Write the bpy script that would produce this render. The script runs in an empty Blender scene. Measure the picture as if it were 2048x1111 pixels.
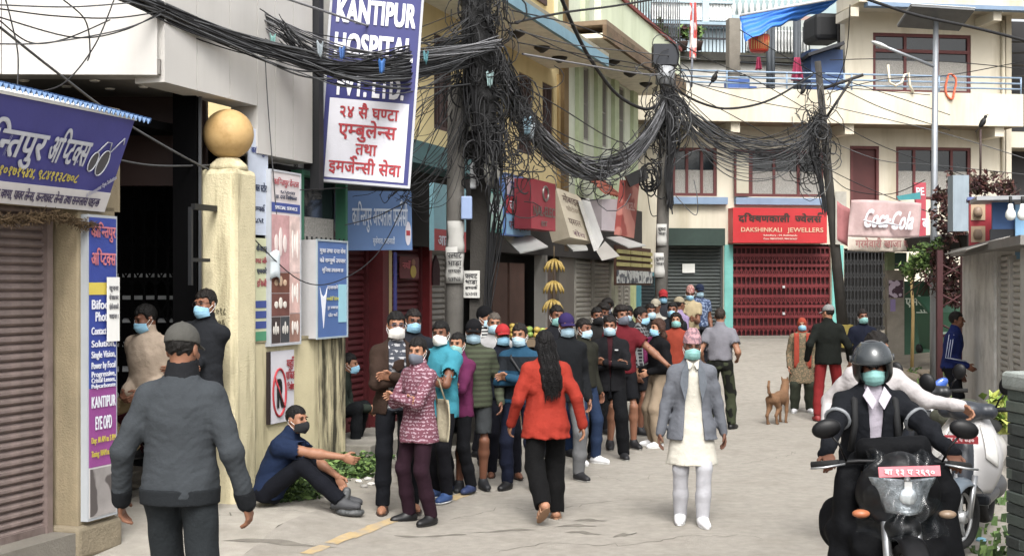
import bpy, bmesh, math, random
import numpy as np
from mathutils import Vector, Matrix, noise as mnoise
random.seed(7); RNG = np.random.default_rng(11)
R = math.radians; PI = math.pi
SC = bpy.context.scene; COL = SC.collection
# ------------------------------------------------ camera, sky, sun, exposure
CAMZ, HOR, FPX = 2.0, 570.0, 2600.0
cam = bpy.data.cameras.new('camera'); camo = bpy.data.objects.new('camera', cam); COL.objects.link(camo)
cam.sensor_width = 36; cam.lens = FPX/2048*36; cam.clip_start = .1; cam.clip_end = 600
cam.shift_y = (HOR-555.5)/2048
camo.location = (0, 0, CAMZ); camo.rotation_euler = (PI/2, 0, 0); SC.camera = camo
SUN_EL, SUN_AZ = R(50), R(4)          # azimuth measured from behind the camera towards the right
w = bpy.data.worlds.new('World'); SC.world = w; w.use_nodes = True; nt = w.node_tree
sky = nt.nodes.new('ShaderNodeTexSky'); sky.sky_type = 'NISHITA'; sky.sun_disc = False
sky.sun_elevation = SUN_EL; sky.sun_rotation = PI-SUN_AZ; sky.air_density = 1.0; sky.dust_density = 6.0; sky.ozone_density = .6
hs = nt.nodes.new('ShaderNodeHueSaturation'); hs.inputs['Saturation'].default_value = .16
nt.links.new(sky.outputs[0], hs.inputs['Color']); bg = nt.nodes['Background']
nt.links.new(hs.outputs[0], bg.inputs[0]); bg.inputs[1].default_value = .15
sl = bpy.data.lights.new('sun', 'SUN'); sl.energy = 1.05; sl.angle = R(22); sl.color = (1, .965, .91)
so = bpy.data.objects.new('sun', sl); COL.objects.link(so)
sd = Vector((math.sin(SUN_AZ)*math.cos(SUN_EL), -math.cos(SUN_AZ)*math.cos(SUN_EL), math.sin(SUN_EL)))
so.rotation_euler = sd.to_track_quat('Z', 'Y').to_euler(); so.location = (0, 0, 30)
vs = SC.view_settings; vs.view_transform = 'Standard'; vs.look = 'None'; vs.gamma = 1; vs.use_curve_mapping = False
vs.exposure = 1.12
SC.cycles.use_denoising = True; SC.cycles.max_bounces = 6; SC.cycles.transparent_max_bounces = 12
# ------------------------------------------------ materials
def lin(c):
    if isinstance(c, str):
        c = tuple(int(c[i:i+2], 16)/255 for i in (0, 2, 4))
    return tuple((x/12.92 if x <= .04045 else ((x+.055)/1.055)**2.4) for x in c)
MATS = {}
def mat(c, rough=.85, var=.14, scale=6., bump=.12, bscale=60., metal=0., dirt=None, damt=.5, dscale=1.3, streak=0, pat=None, c2=None, ps=30., alpha=1., trans=0., emis=0., spec=.4, coat=0., coord='Object', pstr=1., dth=(.48, .72)):
    key = (c, rough, var, scale, bump, bscale, metal, dirt, damt, dscale, streak, pat, c2, ps, alpha, trans, emis, spec, coat, coord, pstr, dth)
    if key in MATS: return MATS[key]
    m = bpy.data.materials.new('m%d' % len(MATS)); m.use_nodes = True; t = m.node_tree; N = t.nodes; L = t.links
    b = N['Principled BSDF']; col = lin(c); lu = .21*col[0]+.72*col[1]+.07*col[2]; col = tuple(x+(lu-x)*.13 for x in col)
    b.inputs['Roughness'].default_value = rough; b.inputs['Metallic'].default_value = metal
    b.inputs['Specular IOR Level'].default_value = spec; b.inputs['Coat Weight'].default_value = coat
    if alpha < 1: b.inputs['Alpha'].default_value = alpha
    if trans: b.inputs['Transmission Weight'].default_value = trans
    tc = N.new('ShaderNodeTexCoord'); co = tc.outputs[coord]
    def noise(s, det=3, rg=.6, src=None):
        n = N.new('ShaderNodeTexNoise'); n.inputs['Scale'].default_value = s; n.inputs['Detail'].default_value = det
        n.inputs['Roughness'].default_value = rg; L.new(src or co, n.inputs['Vector']); return n.outputs['Fac']
    def ramp(f, a, bb, ca, cb):
        r = N.new('ShaderNodeValToRGB'); L.new(f, r.inputs[0]); e = r.color_ramp.elements
        e[0].position = a; e[1].position = bb; e[0].color = (*ca, 1); e[1].color = (*cb, 1); return r.outputs[0]
    def mix(f, a, bb, mode='MIX'):
        x = N.new('ShaderNodeMix'); x.data_type = 'RGBA'; x.blend_type = mode
        if isinstance(f, float): x.inputs[0].default_value = f
        else: L.new(f, x.inputs[0])
        for i, v in ((6, a), (7, bb)):
            if isinstance(v, tuple): x.inputs[i].default_value = (*v, 1)
            else: L.new(v, x.inputs[i])
        return x.outputs[2]
    def scaled(sc):
        mp = N.new('ShaderNodeMapping'); mp.inputs['Scale'].default_value = sc; L.new(co, mp.inputs['Vector']); return mp.outputs[0]
    d = tuple(x*(1-var) for x in col); u = tuple(min(1, x*(1+var)) for x in col)
    out = ramp(noise(scale, 5), .3, .7, d, u)
    if pat:
        k2 = lin(c2)
        if pat == 'spots':
            v = N.new('ShaderNodeTexVoronoi'); v.inputs['Scale'].default_value = ps; L.new(co, v.inputs['Vector'])
            f = ramp(v.outputs['Distance'], .28, .36, (1,)*3, (0,)*3)
        elif pat == 'print':
            f = ramp(noise(ps, 2, .5), .5, .56, (0,)*3, (1,)*3)
        elif pat == 'rows':
            wv = N.new('ShaderNodeTexWave'); wv.bands_direction = 'Z'; wv.inputs['Scale'].default_value = ps*.28; wv.inputs['Distortion'].default_value = 3.5
            wv.inputs['Detail Scale'].default_value = 3; L.new(scaled((1, 1, 1)), wv.inputs['Vector'])
            f0 = ramp(wv.outputs['Fac'], .45, .6, (0,)*3, (1,)*3); f1 = ramp(noise(ps*1.4, 1, .4), .47, .54, (0,)*3, (1,)*3)
            f = mix(1., f0, f1, 'MULTIPLY')
        elif pat == 'stripe' or pat == 'vstripe':
            wv = N.new('ShaderNodeTexWave'); wv.bands_direction = 'Z' if pat == 'stripe' else 'X'; wv.inputs['Scale'].default_value = ps; L.new(co, wv.inputs['Vector'])
            f = ramp(wv.outputs['Fac'], .45, .55, (0,)*3, (1,)*3)
        elif pat == 'plaid':
            fs = []
            for ax in ('X', 'Z'):
                wv = N.new('ShaderNodeTexWave'); wv.bands_direction = ax; wv.inputs['Scale'].default_value = ps; L.new(co, wv.inputs['Vector'])
                fs.append(ramp(wv.outputs['Fac'], .8, .9, (0,)*3, (1,)*3))
            f = mix(1., fs[0], fs[1], 'ADD')
        elif pat == 'camo':
            f = ramp(noise(ps, 1, .4), .5, .53, (0,)*3, (1,)*3)
        if pstr < 1: f = mix(1-pstr, f, (0., 0., 0.))
        out = mix(f, out, k2)
    if dirt:
        dc = lin(dirt)
        src = scaled((1, 1, .13)) if streak else co
        f = ramp(noise(dscale, 6, .65, src), dth[0], dth[1], (0,)*3, (damt,)*3)
        out = mix(f, out, dc)
    L.new(out, b.inputs['Base Color'])
    if emis:
        L.new(out, b.inputs['Emission Color']); b.inputs['Emission Strength'].default_value = emis
    if bump:
        bn = N.new('ShaderNodeBump'); bn.inputs['Strength'].default_value = bump; bn.inputs['Distance'].default_value = .02
        L.new(noise(bscale, 4), bn.inputs['Height']); L.new(bn.outputs[0], b.inputs['Normal'])
    MATS[key] = m; return m
def plain(c, rough=.6, **k):
    k.setdefault('var', .05); k.setdefault('bump', 0); return mat(c, rough, **k)
# ------------------------------------------------ scene helpers
def tag(o, label, cat=None, group=None, kind=None):
    if label: o['label'] = label
    if cat: o['category'] = cat
    if group: o['group'] = group
    if kind: o['kind'] = kind
    return o
def thing(name, label, cat, loc=(0, 0, 0), rz=0., group=None, kind=None):
    o = bpy.data.objects.new(name, None); COL.objects.link(o); o.empty_display_size = .1
    o.location = loc; o.rotation_euler = (0, 0, rz); return tag(o, label, cat, group, kind)
def mobj(name, me, m=None, parent=None, loc=None, rot=None):
    o = bpy.data.objects.new(name, me); COL.objects.link(o)
    if m and not me.materials: me.materials.append(m)
    if parent: o.parent = parent
    if loc is not None: o.location = loc
    if rot is not None: o.rotation_euler = rot
    return o
def part(o, name, parent, loc, rot=None, scale=None):
    c = bpy.data.objects.new(name, o.data); COL.objects.link(c); c.parent = parent; c.location = loc
    if rot: c.rotation_euler = rot
    if scale: c.scale = scale
    return c
class MB:
    def __init__(s): s.v = []; s.f = []; s.sm = []
    def add(s, vs, fs, smooth=False):
        n = len(s.v); s.v += [tuple(p) for p in vs]
        for f in fs: s.f.append(tuple(i+n for i in f)); s.sm.append(smooth)
        return s
    def box(s, a, b, M=None, taper=None):
        x0, y0, z0 = a; x1, y1, z1 = b
        vs = [(x0, y0, z0), (x1, y0, z0), (x1, y1, z0), (x0, y1, z0), (x0, y0, z1), (x1, y0, z1), (x1, y1, z1), (x0, y1, z1)]
        if M: vs = [M @ Vector(p) for p in vs]
        return s.add(vs, [(3, 2, 1, 0), (4, 5, 6, 7), (0, 1, 5, 4), (1, 2, 6, 5), (2, 3, 7, 6), (3, 0, 4, 7)])
    def bbox(s, a, b, r=.01, M=None):       # bevelled box
        bm = bmesh.new(); bmesh.ops.create_cube(bm, size=1)
        c = [(p+q)/2 for p, q in zip(a, b)]; d = [abs(q-p) for p, q in zip(a, b)]
        for v in bm.verts: v.co = Vector((c[0]+v.co.x*d[0], c[1]+v.co.y*d[1], c[2]+v.co.z*d[2]))
        bmesh.ops.bevel(bm, geom=bm.edges[:], offset=min(r, min(d)*.45), segments=2, affect='EDGES', profile=.5)
        return s.bm(bm, M)
    def bm(s, bm, M=None, smooth=False):
        bm.verts.index_update(); vs = [(M @ v.co if M else v.co) for v in bm.verts]
        s.add(vs, [[v.index for v in f.verts] for f in bm.faces], smooth); bm.free(); return s
    def tube(s, pts, r, n=8, cap=True, smooth=True):
        pts = [Vector(p) for p in pts]; k = len(pts); rs = r if isinstance(r, (list, tuple)) else [r]*k
        vs = []; up = None
        for i, p in enumerate(pts):
            d = (pts[min(i+1, k-1)]-pts[max(i-1, 0)]).normalized() if k > 1 else Vector((0, 0, 1))
            if up is None:
                up = d.orthogonal().normalized()
            else:
                up = (up-d*up.dot(d)); up = up.normalized() if up.length > 1e-6 else d.orthogonal().normalized()
            q = d.cross(up)
            for j in range(n):
                a = 2*PI*j/n; vs.append(p+(up*math.cos(a)+q*math.sin(a))*rs[i])
        fs = [(i*n+j, i*n+(j+1) % n, (i+1)*n+(j+1) % n, (i+1)*n+j) for i in range(k-1) for j in range(n)]
        if cap: fs += [tuple(range(n-1, -1, -1)), tuple(range((k-1)*n, k*n))]
        return s.add(vs, fs, smooth)
    def cyl(s, p, q, r, r2=None, n=16, smooth=True): return s.tube([p, q], [r, r if r2 is None else r2], n, smooth=smooth)
    def lathe(s, prof, n=24, M=None, smooth=True):
        vs = []; k = len(prof)
        for r, z in prof:
            for j in range(n):
                a = 2*PI*j/n; p = Vector((r*math.cos(a), r*math.sin(a), z)); vs.append(M @ p if M else p)
        fs = [(i*n+j, i*n+(j+1) % n, (i+1)*n+(j+1) % n, (i+1)*n+j) for i in range(k-1) for j in range(n)]
        fs += [tuple(range(n-1, -1, -1)), tuple(range((k-1)*n, k*n))]
        return s.add(vs, fs, smooth)
    def ell(s, c, r, n=16, m=10, M=None):
        vs = []
        for i in range(m+1):
            t = PI*i/m
            for j in range(n):
                a = 2*PI*j/n; p = Vector((c[0]+r[0]*math.sin(t)*math.cos(a), c[1]+r[1]*math.sin(t)*math.sin(a), c[2]-r[2]*math.cos(t)))
                vs.append(M @ p if M else p)
        fs = [(i*n+j, i*n+(j+1) % n, (i+1)*n+(j+1) % n, (i+1)*n+j) for i in range(m) for j in range(n)]
        return s.add(vs, fs, True)
    def prism(s, poly, y0, y1, M=None, smooth=False):  # poly in xz, extruded along y
        n = len(poly); vs = [(x, y0, z) for x, z in poly]+[(x, y1, z) for x, z in poly]
        if M: vs = [M @ Vector(p) for p in vs]
        fs = [tuple(range(n)), tuple(range(2*n-1, n-1, -1))]+[(i, (i+1) % n+0, (i+1) % n+n, i+n)[::-1] for i in range(n)]
        return s.add(vs, fs, smooth)
    def sheet(s, fn, nu, nv, thick=0., smooth=True):  # fn(u,v) -> point
        g = [Vector(fn(i/nu, j/nv)) for i in range(nu+1) for j in range(nv+1)]; W = nv+1
        fs = [(i*W+j, (i+1)*W+j, (i+1)*W+j+1, i*W+j+1) for i in range(nu) for j in range(nv)]
        if not thick: return s.add(g, fs, smooth)
        nn = len(g); g2 = []
        for i in range(nu+1):
            for j in range(nv+1):
                a = g[min(i+1, nu)*W+j]-g[max(i-1, 0)*W+j]; b = g[i*W+min(j+1, nv)]-g[i*W+max(j-1, 0)]
                q = a.cross(b); g2.append(g[i*W+j]-(q.normalized() if q.length > 1e-9 else Vector((0, 1, 0)))*thick)
        fs2 = [tuple(k+nn for k in f[::-1]) for f in fs]
        rim = [i*W for i in range(nu+1)]+[nu*W+j for j in range(1, W)]+[i*W+nv for i in range(nu-1, -1, -1)]+[j for j in range(nv-1, 0, -1)]
        fr = [(rim[k], rim[k]+nn, rim[(k+1) % len(rim)]+nn, rim[(k+1) % len(rim)]) for k in range(len(rim))]
        s.add(g+g2, fs+fs2, smooth); n0 = len(s.v)-2*nn
        for f in fr: s.f.append(tuple(i+n0 for i in f)); s.sm.append(False)
        return s
    def mesh(s, name='m'):
        me = bpy.data.meshes.new(name); me.from_pydata(s.v, [], s.f)
        me.polygons.foreach_set('use_smooth', s.sm); me.update(); return me
    def build(s, name, m, parent=None, loc=None, rot=None): return mobj(name, s.mesh(name), m, parent, loc, rot)
def bx(name, a, b, m, parent=None, r=0):
    q = MB(); (q.bbox(a, b, r) if r else q.box(a, b)); return q.build(name, m, parent)
def T(x=0, y=0, z=0): return Matrix.Translation((x, y, z))
def Rm(a, ax): return Matrix.Rotation(a, 4, ax)
def P(px, py, d): return Vector(((px-1024)/FPX*d, d, CAMZ-(py-HOR)/FPX*d))
class Frame:
    def __init__(s, o, rz):
        s.o = Vector(o); s.rz = rz; s.M = T(*s.o) @ Rm(rz, 'Z'); s.I = s.M.inverted()
    def on(s, px, py, y=0.):       # point of the plane y seen at a pixel -> local (x, z)
        c = s.I @ Vector((0, 0, CAMZ)); d = s.I.to_3x3() @ Vector(((px-1024)/FPX, 1, -(py-HOR)/FPX))
        t = (y-c.y)/d.y; p = c+d*t; return p.x, p.z
    def x(s, px, y=0.): return s.on(px, 600, y)[0]
    def z(s, px, py, y=0.): return s.on(px, py, y)[1]
    def w(s, x, y, z): return s.M @ Vector((x, y, z))
    def thing(s, name, label, cat, x=0, y=0, z=0, group=None, rz=0): return thing(name, label, cat, s.w(x, y, z), s.rz+rz, group)
# ------------------------------------------------ lettering
GL = {}
def glyph(ch, bold):
    k = ch
    if k in GL: return GL[k]
    def get(body):
        c = bpy.data.curves.new('t', 'FONT'); c.body = body; c.size = 1; c.resolution_u = 3
        o = bpy.data.objects.new('t', c); me = o.to_mesh()
        v = [tuple(p.co[:2]) for p in me.vertices]; f = [tuple(p.vertices) for p in me.polygons]
        o.to_mesh_clear(); bpy.data.objects.remove(o); bpy.data.curves.remove(c); return v, f
    v, f = get(ch); a, _ = get(ch+'l'); b, _ = get('l')
    adv = max(p[0] for p in a)-max(p[0] for p in b)
    GL[k] = (v, f, adv); return GL[k]
def cutglyph(v, f, xmax):
    bm = bmesh.new(); bv = [bm.verts.new((x, y, 0)) for x, y in v]
    for q in f:
        try: bm.faces.new([bv[i] for i in q])
        except ValueError: pass
    bmesh.ops.bisect_plane(bm, geom=bm.verts[:]+bm.edges[:]+bm.faces[:], plane_co=(xmax, 0, 0), plane_no=(1, 0, 0), clear_outer=True)
    bm.verts.index_update(); r = [tuple(p.co[:2]) for p in bm.verts], [tuple(x.index for x in q.verts) for q in bm.faces]; bm.free(); return r
VIR = '\u094d'; CONS = set(chr(i) for i in range(0x915, 0x93a)); MATRA_UP = set('\u0947\u0948\u0902\u0901\u0941\u0942\u0943')
def layout(s, bold=0.):
    # returns verts, faces, width for one line (Devanagari gets half forms, left matras and reph)
    V = []; F = []; x = 0.; i = 0; items = []
    while i < len(s):
        ch = s[i]
        if ch in CONS:
            cl = [(ch, False)]; reph = False
            if ch == 'र' and i+2 < len(s) and s[i+1] == VIR and s[i+2] in CONS:
                reph = True; i += 2; cl = [(s[i], False)]
            while i+2 < len(s) and s[i+1] == VIR and s[i+2] in CONS:
                cl[-1] = (cl[-1][0], True); i += 2; cl.append((s[i], False))
            i += 1; ms = []
            while i < len(s) and ('\u093e' <= s[i] <= '\u094c' or s[i] in '\u0901\u0902'): ms.append(s[i]); i += 1
            if 'ि' in ms: items.append(('ि', 0)); ms.remove('ि')
            items += [(c, 1 if h else 0) for c, h in cl]; items += [(m_, 0) for m_ in ms]
            if reph: items.append(('R', 2))
        else:
            items.append((ch, 0)); i += 1
    k = 0
    for ch, mode in items:
        if mode == 2:
            pts = []; n = 8; r0, r1 = .10, .16+bold
            for q in range(n+1):
                a = R(200-q*190/n); pts.append((math.cos(a), math.sin(a)))
            vv = [(x-.12+c*r0, .80+.0+sn*r0) for c, sn in pts]+[(x-.12+c*r1, .80+sn*r1) for c, sn in pts]
            ff = [(q, q+1, n+2+q, n+1+q) for q in range(n)]; adv = 0
        else:
            v, f, adv = glyph(ch, bold)
            if mode == 1:
                cut = adv*(.80 if ch in 'कफ' else .70); v, f = cutglyph(v, f, cut); adv = cut
            vv = [(p[0]+x, p[1]) for p in v]; ff = f
            if ch == 'ि': adv -= .10
        for ci, (ox, oz) in enumerate(((-1, -.6), (1, .6), (-1, .6), (1, -.6), (0, 0)) if bold else ((0, 0),)):
            n0 = len(V); V += [(p[0]+ox*bold*.9, p[1]+oz*bold*.9, k % 3+3*ci) for p in vv]; F += [tuple(q+n0 for q in g) for g in ff]
        x += adv+bold*.5; k += 1
    return V, F, x
def text(s, m, parent, x, z, y=-.004, h=None, wd=None, bold=.012, align='C', name='lettering', shear=0., rot=0., depth=0., label=None, M=None):
    """line of lettering on the plane y of parent; fitted to cap height h and width wd; x is centre/left"""
    V, F, W = layout(s, bold)
    if not V: return None
    if h is None: h = wd/W*.72
    sy = h/.72; sx = (wd/W) if wd else sy
    off = -W*sx/2 if align == 'C' else (0 if align == 'L' else -W*sx)
    c, sn = math.cos(rot), math.sin(rot); out = []
    for a, b, k in V:
        X = a*sx+off+b*sy*shear; Z = b*sy-h/2
        out.append(Vector((x+X*c-Z*sn, y-.00035*k, z+X*sn+Z*c)))
    if M: out = [M @ p for p in out]
    q = MB(); q.add(out, F)
    if depth:
        me = q.mesh(name); bm = bmesh.new(); bm.from_mesh(me)
        r = bmesh.ops.extrude_face_region(bm, geom=bm.faces[:]); vv = [e for e in r['geom'] if isinstance(e, bmesh.types.BMVert)]
        bmesh.ops.translate(bm, verts=vv, vec=(0, -depth, 0)); bm.to_mesh(me); bm.free(); o = mobj(name, me, m, parent)
    else: o = q.build(name, m, parent)
    return o
# ------------------------------------------------ figures: signed distance fields meshed with surface nets
def surfnets(D, o, h):
    ins = D < 0; nx, ny, nz = D.shape
    c = np.zeros((nx-1, ny-1, nz-1), np.uint8)
    for a in (0, 1):
        for b in (0, 1):
            for e in (0, 1): c += ins[a:nx-1+a, b:ny-1+b, e:nz-1+e]
    act = (c > 0) & (c < 8); idx = np.argwhere(act)
    if len(idx) == 0: return None
    I, J, K = idx.T; acc = np.zeros((len(idx), 3)); cnt = np.zeros(len(idx))
    cor = {(a, b, e): D[I+a, J+b, K+e] for a in (0, 1) for b in (0, 1) for e in (0, 1)}
    for ax in range(3):
        for a in (0, 1):
            for b in (0, 1):
                p = [a, b]; p.insert(ax, 0); q = list(p); q[ax] = 1
                d0, d1 = cor[tuple(p)], cor[tuple(q)]; m = (d0 < 0) != (d1 < 0)
                t = np.where(m, d0/np.where(np.abs(d0-d1) < 1e-9, 1, d0-d1), 0)
                pt = np.tile(np.array(p, float), (len(idx), 1)); pt[:, ax] = t
                acc[m] += pt[m]; cnt[m] += 1
    V = (idx+acc/cnt[:, None])*h+np.asarray(o)
    vid = np.full(act.shape, -1, np.int32); vid[I, J, K] = np.arange(len(idx)); Q = []
    for ax in range(3):
        s0 = [slice(None)]*3; s1 = [slice(None)]*3; s0[ax] = slice(0, -1); s1[ax] = slice(1, None)
        a, b = ins[tuple(s0)], ins[tuple(s1)]; e = np.argwhere(a != b); u, v = [(1, 2), (2, 0), (0, 1)][ax]
        e = e[(e[:, u] > 0) & (e[:, v] > 0) & (e[:, u] < D.shape[u]-1) & (e[:, v] < D.shape[v]-1)]
        if len(e) == 0: continue
        def g(du, dv):
            k = e.copy(); k[:, u] -= du; k[:, v] -= dv; return vid[k[:, 0], k[:, 1], k[:, 2]]
        q = np.stack([g(1, 1), g(0, 1), g(0, 0), g(1, 0)], 1); fl = a[e[:, 0], e[:, 1], e[:, 2]]
        q[~fl] = q[~fl][:, ::-1]; Q.append(q)
    Q = np.concatenate(Q); Q = Q[(Q >= 0).all(1)]
    return V, Q
def npmesh(name, V, Q, smooth=True):
    me = bpy.data.meshes.new(name); n = len(V); m = len(Q)
    me.vertices.add(n); me.vertices.foreach_set('co', np.ascontiguousarray(V, np.float32).ravel())
    me.loops.add(4*m); me.loops.foreach_set('vertex_index', np.ascontiguousarray(Q, np.int32).ravel())
    me.polygons.add(m); me.polygons.foreach_set('loop_start', np.arange(0, 4*m, 4, dtype=np.int32))
    me.polygons.foreach_set('use_smooth', np.full(m, smooth)); me.update(calc_edges=True); return me
class SDF:
    def __init__(s, lo, hi, h):
        s.h = h; s.o = np.array(lo, float)-2*h; n = np.ceil((np.array(hi)+2*h-s.o)/h).astype(int)+1
        s.ax = [s.o[i]+h*np.arange(n[i]) for i in range(3)]; s.D = np.full(tuple(n), .3, np.float32)
    def win(s, lo, hi):
        sl = []
        for i in range(3):
            a = int(max(0, np.floor((lo[i]-s.o[i])/s.h))); b = int(min(len(s.ax[i]), np.ceil((hi[i]-s.o[i])/s.h)+1))
            if b <= a: return None
            sl.append(slice(a, b))
        g = [s.ax[i][sl[i]] for i in range(3)]
        return tuple(sl), g[0][:, None, None], g[1][None, :, None], g[2][None, None, :]
    def put(s, sl, d, k, sub=False):
        D = s.D[sl]
        if sub:
            if k: hh = np.clip(.5-.5*(D+d)/k, 0, 1); r = D*(1-hh)-d*hh+k*hh*(1-hh)
            else: r = np.maximum(D, -d)
        else:
            if k: hh = np.clip(.5+.5*(D-d)/k, 0, 1); r = D*(1-hh)+d*hh-k*hh*(1-hh)
            else: r = np.minimum(D, d)
        s.D[sl] = r
    def cone(s, a, b, ra, rb, k=.02, sub=False):
        a = np.array(a, float); b = np.array(b, float); m = max(ra, rb)+k+2*s.h+.03; w_ = s.win(np.minimum(a, b)-m, np.maximum(a, b)+m)
        if w_ is None: return
        sl, X, Y, Z = w_; ab = b-a; L2 = max(1e-9, ab@ab)
        t = np.clip(((X-a[0])*ab[0]+(Y-a[1])*ab[1]+(Z-a[2])*ab[2])/L2, 0, 1)
        d = np.sqrt((X-a[0]-t*ab[0])**2+(Y-a[1]-t*ab[1])**2+(Z-a[2]-t*ab[2])**2)-(ra+(rb-ra)*t)
        s.put(sl, d, k, sub)
    def chain(s, pts, rs, k=.02):
        for i in range(len(pts)-1): s.cone(pts[i], pts[i+1], rs[i], rs[i+1], k)
    def ell(s, c, r, k=.02, B=None, sub=False):
        c = np.array(c, float); m = max(r)+k+2*s.h+.02; w_ = s.win(c-m, c+m)
        if w_ is None: return
        sl, X, Y, Z = w_; x, y, z = X-c[0], Y-c[1], Z-c[2]
        if B is not None: x, y, z = [B[i][0]*x+B[i][1]*y+B[i][2]*z for i in range(3)]
        k0 = np.sqrt((x/r[0])**2+(y/r[1])**2+(z/r[2])**2); k1 = np.sqrt((x/r[0]**2)**2+(y/r[1]**2)**2+(z/r[2]**2)**2)
        s.put(sl, k0*(k0-1)/np.maximum(k1, 1e-6), k, sub)
    def loft(s, o, B, T_, A, Bb, k=.02, yo=None):
        # stacked ellipses along B[2] from o; half widths A (B[0]) and Bb (B[1]) at heights T_
        o = np.array(o, float); ext = max(max(A), max(Bb))+k+.05; p = [o+B[2]*T_[0], o+B[2]*T_[-1]]
        w_ = s.win(np.minimum(*p)-ext, np.maximum(*p)+ext)
        if w_ is None: return
        sl, X, Y, Z = w_; x, y, z = [B[i][0]*(X-o[0])+B[i][1]*(Y-o[1])+B[i][2]*(Z-o[2]) for i in range(3)]
        a = np.interp(z, T_, A); b = np.interp(z, T_, Bb)
        if yo is not None: y = y-np.interp(z, T_, yo)
        d = (np.sqrt((x/a)**2+(y/b)**2)-1)*np.minimum(a, b)
        d = np.maximum(d, np.maximum(T_[0]-z, z-T_[-1])); s.put(sl, d, k)
    def cut(s, p, n):    # keep the side against n
        p = np.array(p, float); n = np.array(n, float); n = n/np.linalg.norm(n)
        s.D = np.maximum(s.D, ((s.ax[0]-p[0])*n[0])[:, None, None]+((s.ax[1]-p[1])*n[1])[None, :, None]+((s.ax[2]-p[2])*n[2])[None, None, :]).astype(np.float32)
    def coords(s): return s.ax[0][:, None, None], s.ax[1][None, :, None], s.ax[2][None, None, :]
    def folds(s, amp, f=1., ph=0.):
        X, Y, Z = s.coords()
        wv = np.sin(f*(38*Z+11*X)+3*np.sin(9*X+ph)+2*np.sin(8*Y+ph))*.5+np.sin(f*(24*Z-31*X+17*Y)+2.5*np.sin(13*Z+ph*2))*.5+.6*np.sin(61*f*X+14*Z+ph)*np.sin(40*Y+9*Z)
        mk = .55+.45*np.sin(7*X+5*Z+ph)*np.sin(9*Z-4*Y+1.7*ph)+.35*np.sin(14*Z+3*X+ph)
        s.D += (amp*wv*mk).astype(np.float32)
    def mesh(s, name):
        r = surfnets(s.D, s.o, s.h)
        return r
def V3(*a): return np.array(a, float)
def nrm(v): return v/max(1e-9, np.linalg.norm(v))
def rotm(ax, a):
    ax = nrm(np.array(ax, float)); K = np.array([[0, -ax[2], ax[1]], [ax[2], 0, -ax[0]], [-ax[1], ax[0], 0]]); return np.eye(3)+math.sin(a)*K+(1-math.cos(a))*K@K
def ik(a, c, l1, l2, pole):
    d = c-a; L = np.linalg.norm(d)
    if L > (l1+l2)*.998: c = a+d/L*(l1+l2)*.998; d = c-a; L = np.linalg.norm(d)
    L = max(L, abs(l1-l2)+1e-3); u = d/L; x = (l1*l1-l2*l2+L*L)/(2*L); hh = math.sqrt(max(0, l1*l1-x*x))
    p = pole-u*(pole@u); p = nrm(p) if np.linalg.norm(p) > 1e-6 else V3(0, -1, 0); return a+u*x+p*hh, c
SKIN = ['7c523b', '6b432f', '8a5e44', '5c3a2a', '97694d']
def dim(c, f=.8): return ''.join('%02x' % int(int(c[i:i+2], 16)*f) for i in (0, 2, 4))
def cloth(c, **k):
    c = dim(c, .82)
    if k.get('c2'): k['c2'] = dim(k['c2'], .85)
   
    k.setdefault('rough', .9); k.setdefault('var', .10); k.setdefault('scale', 9); k.setdefault('bump', .32); k.setdefault('bscale', 34); k.setdefault('spec', .15); return mat(c, **k)
HAIRM = dict(rough=.6, var=.4, scale=45, bump=.7, bscale=70, spec=.25)
BODYN = 0
def catm(p): p = [Vector(x) for x in p]; return [a.lerp(b, t) for a, b in zip(p, p[1:]) for t in (0, .5)]+[p[-1]]
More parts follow.
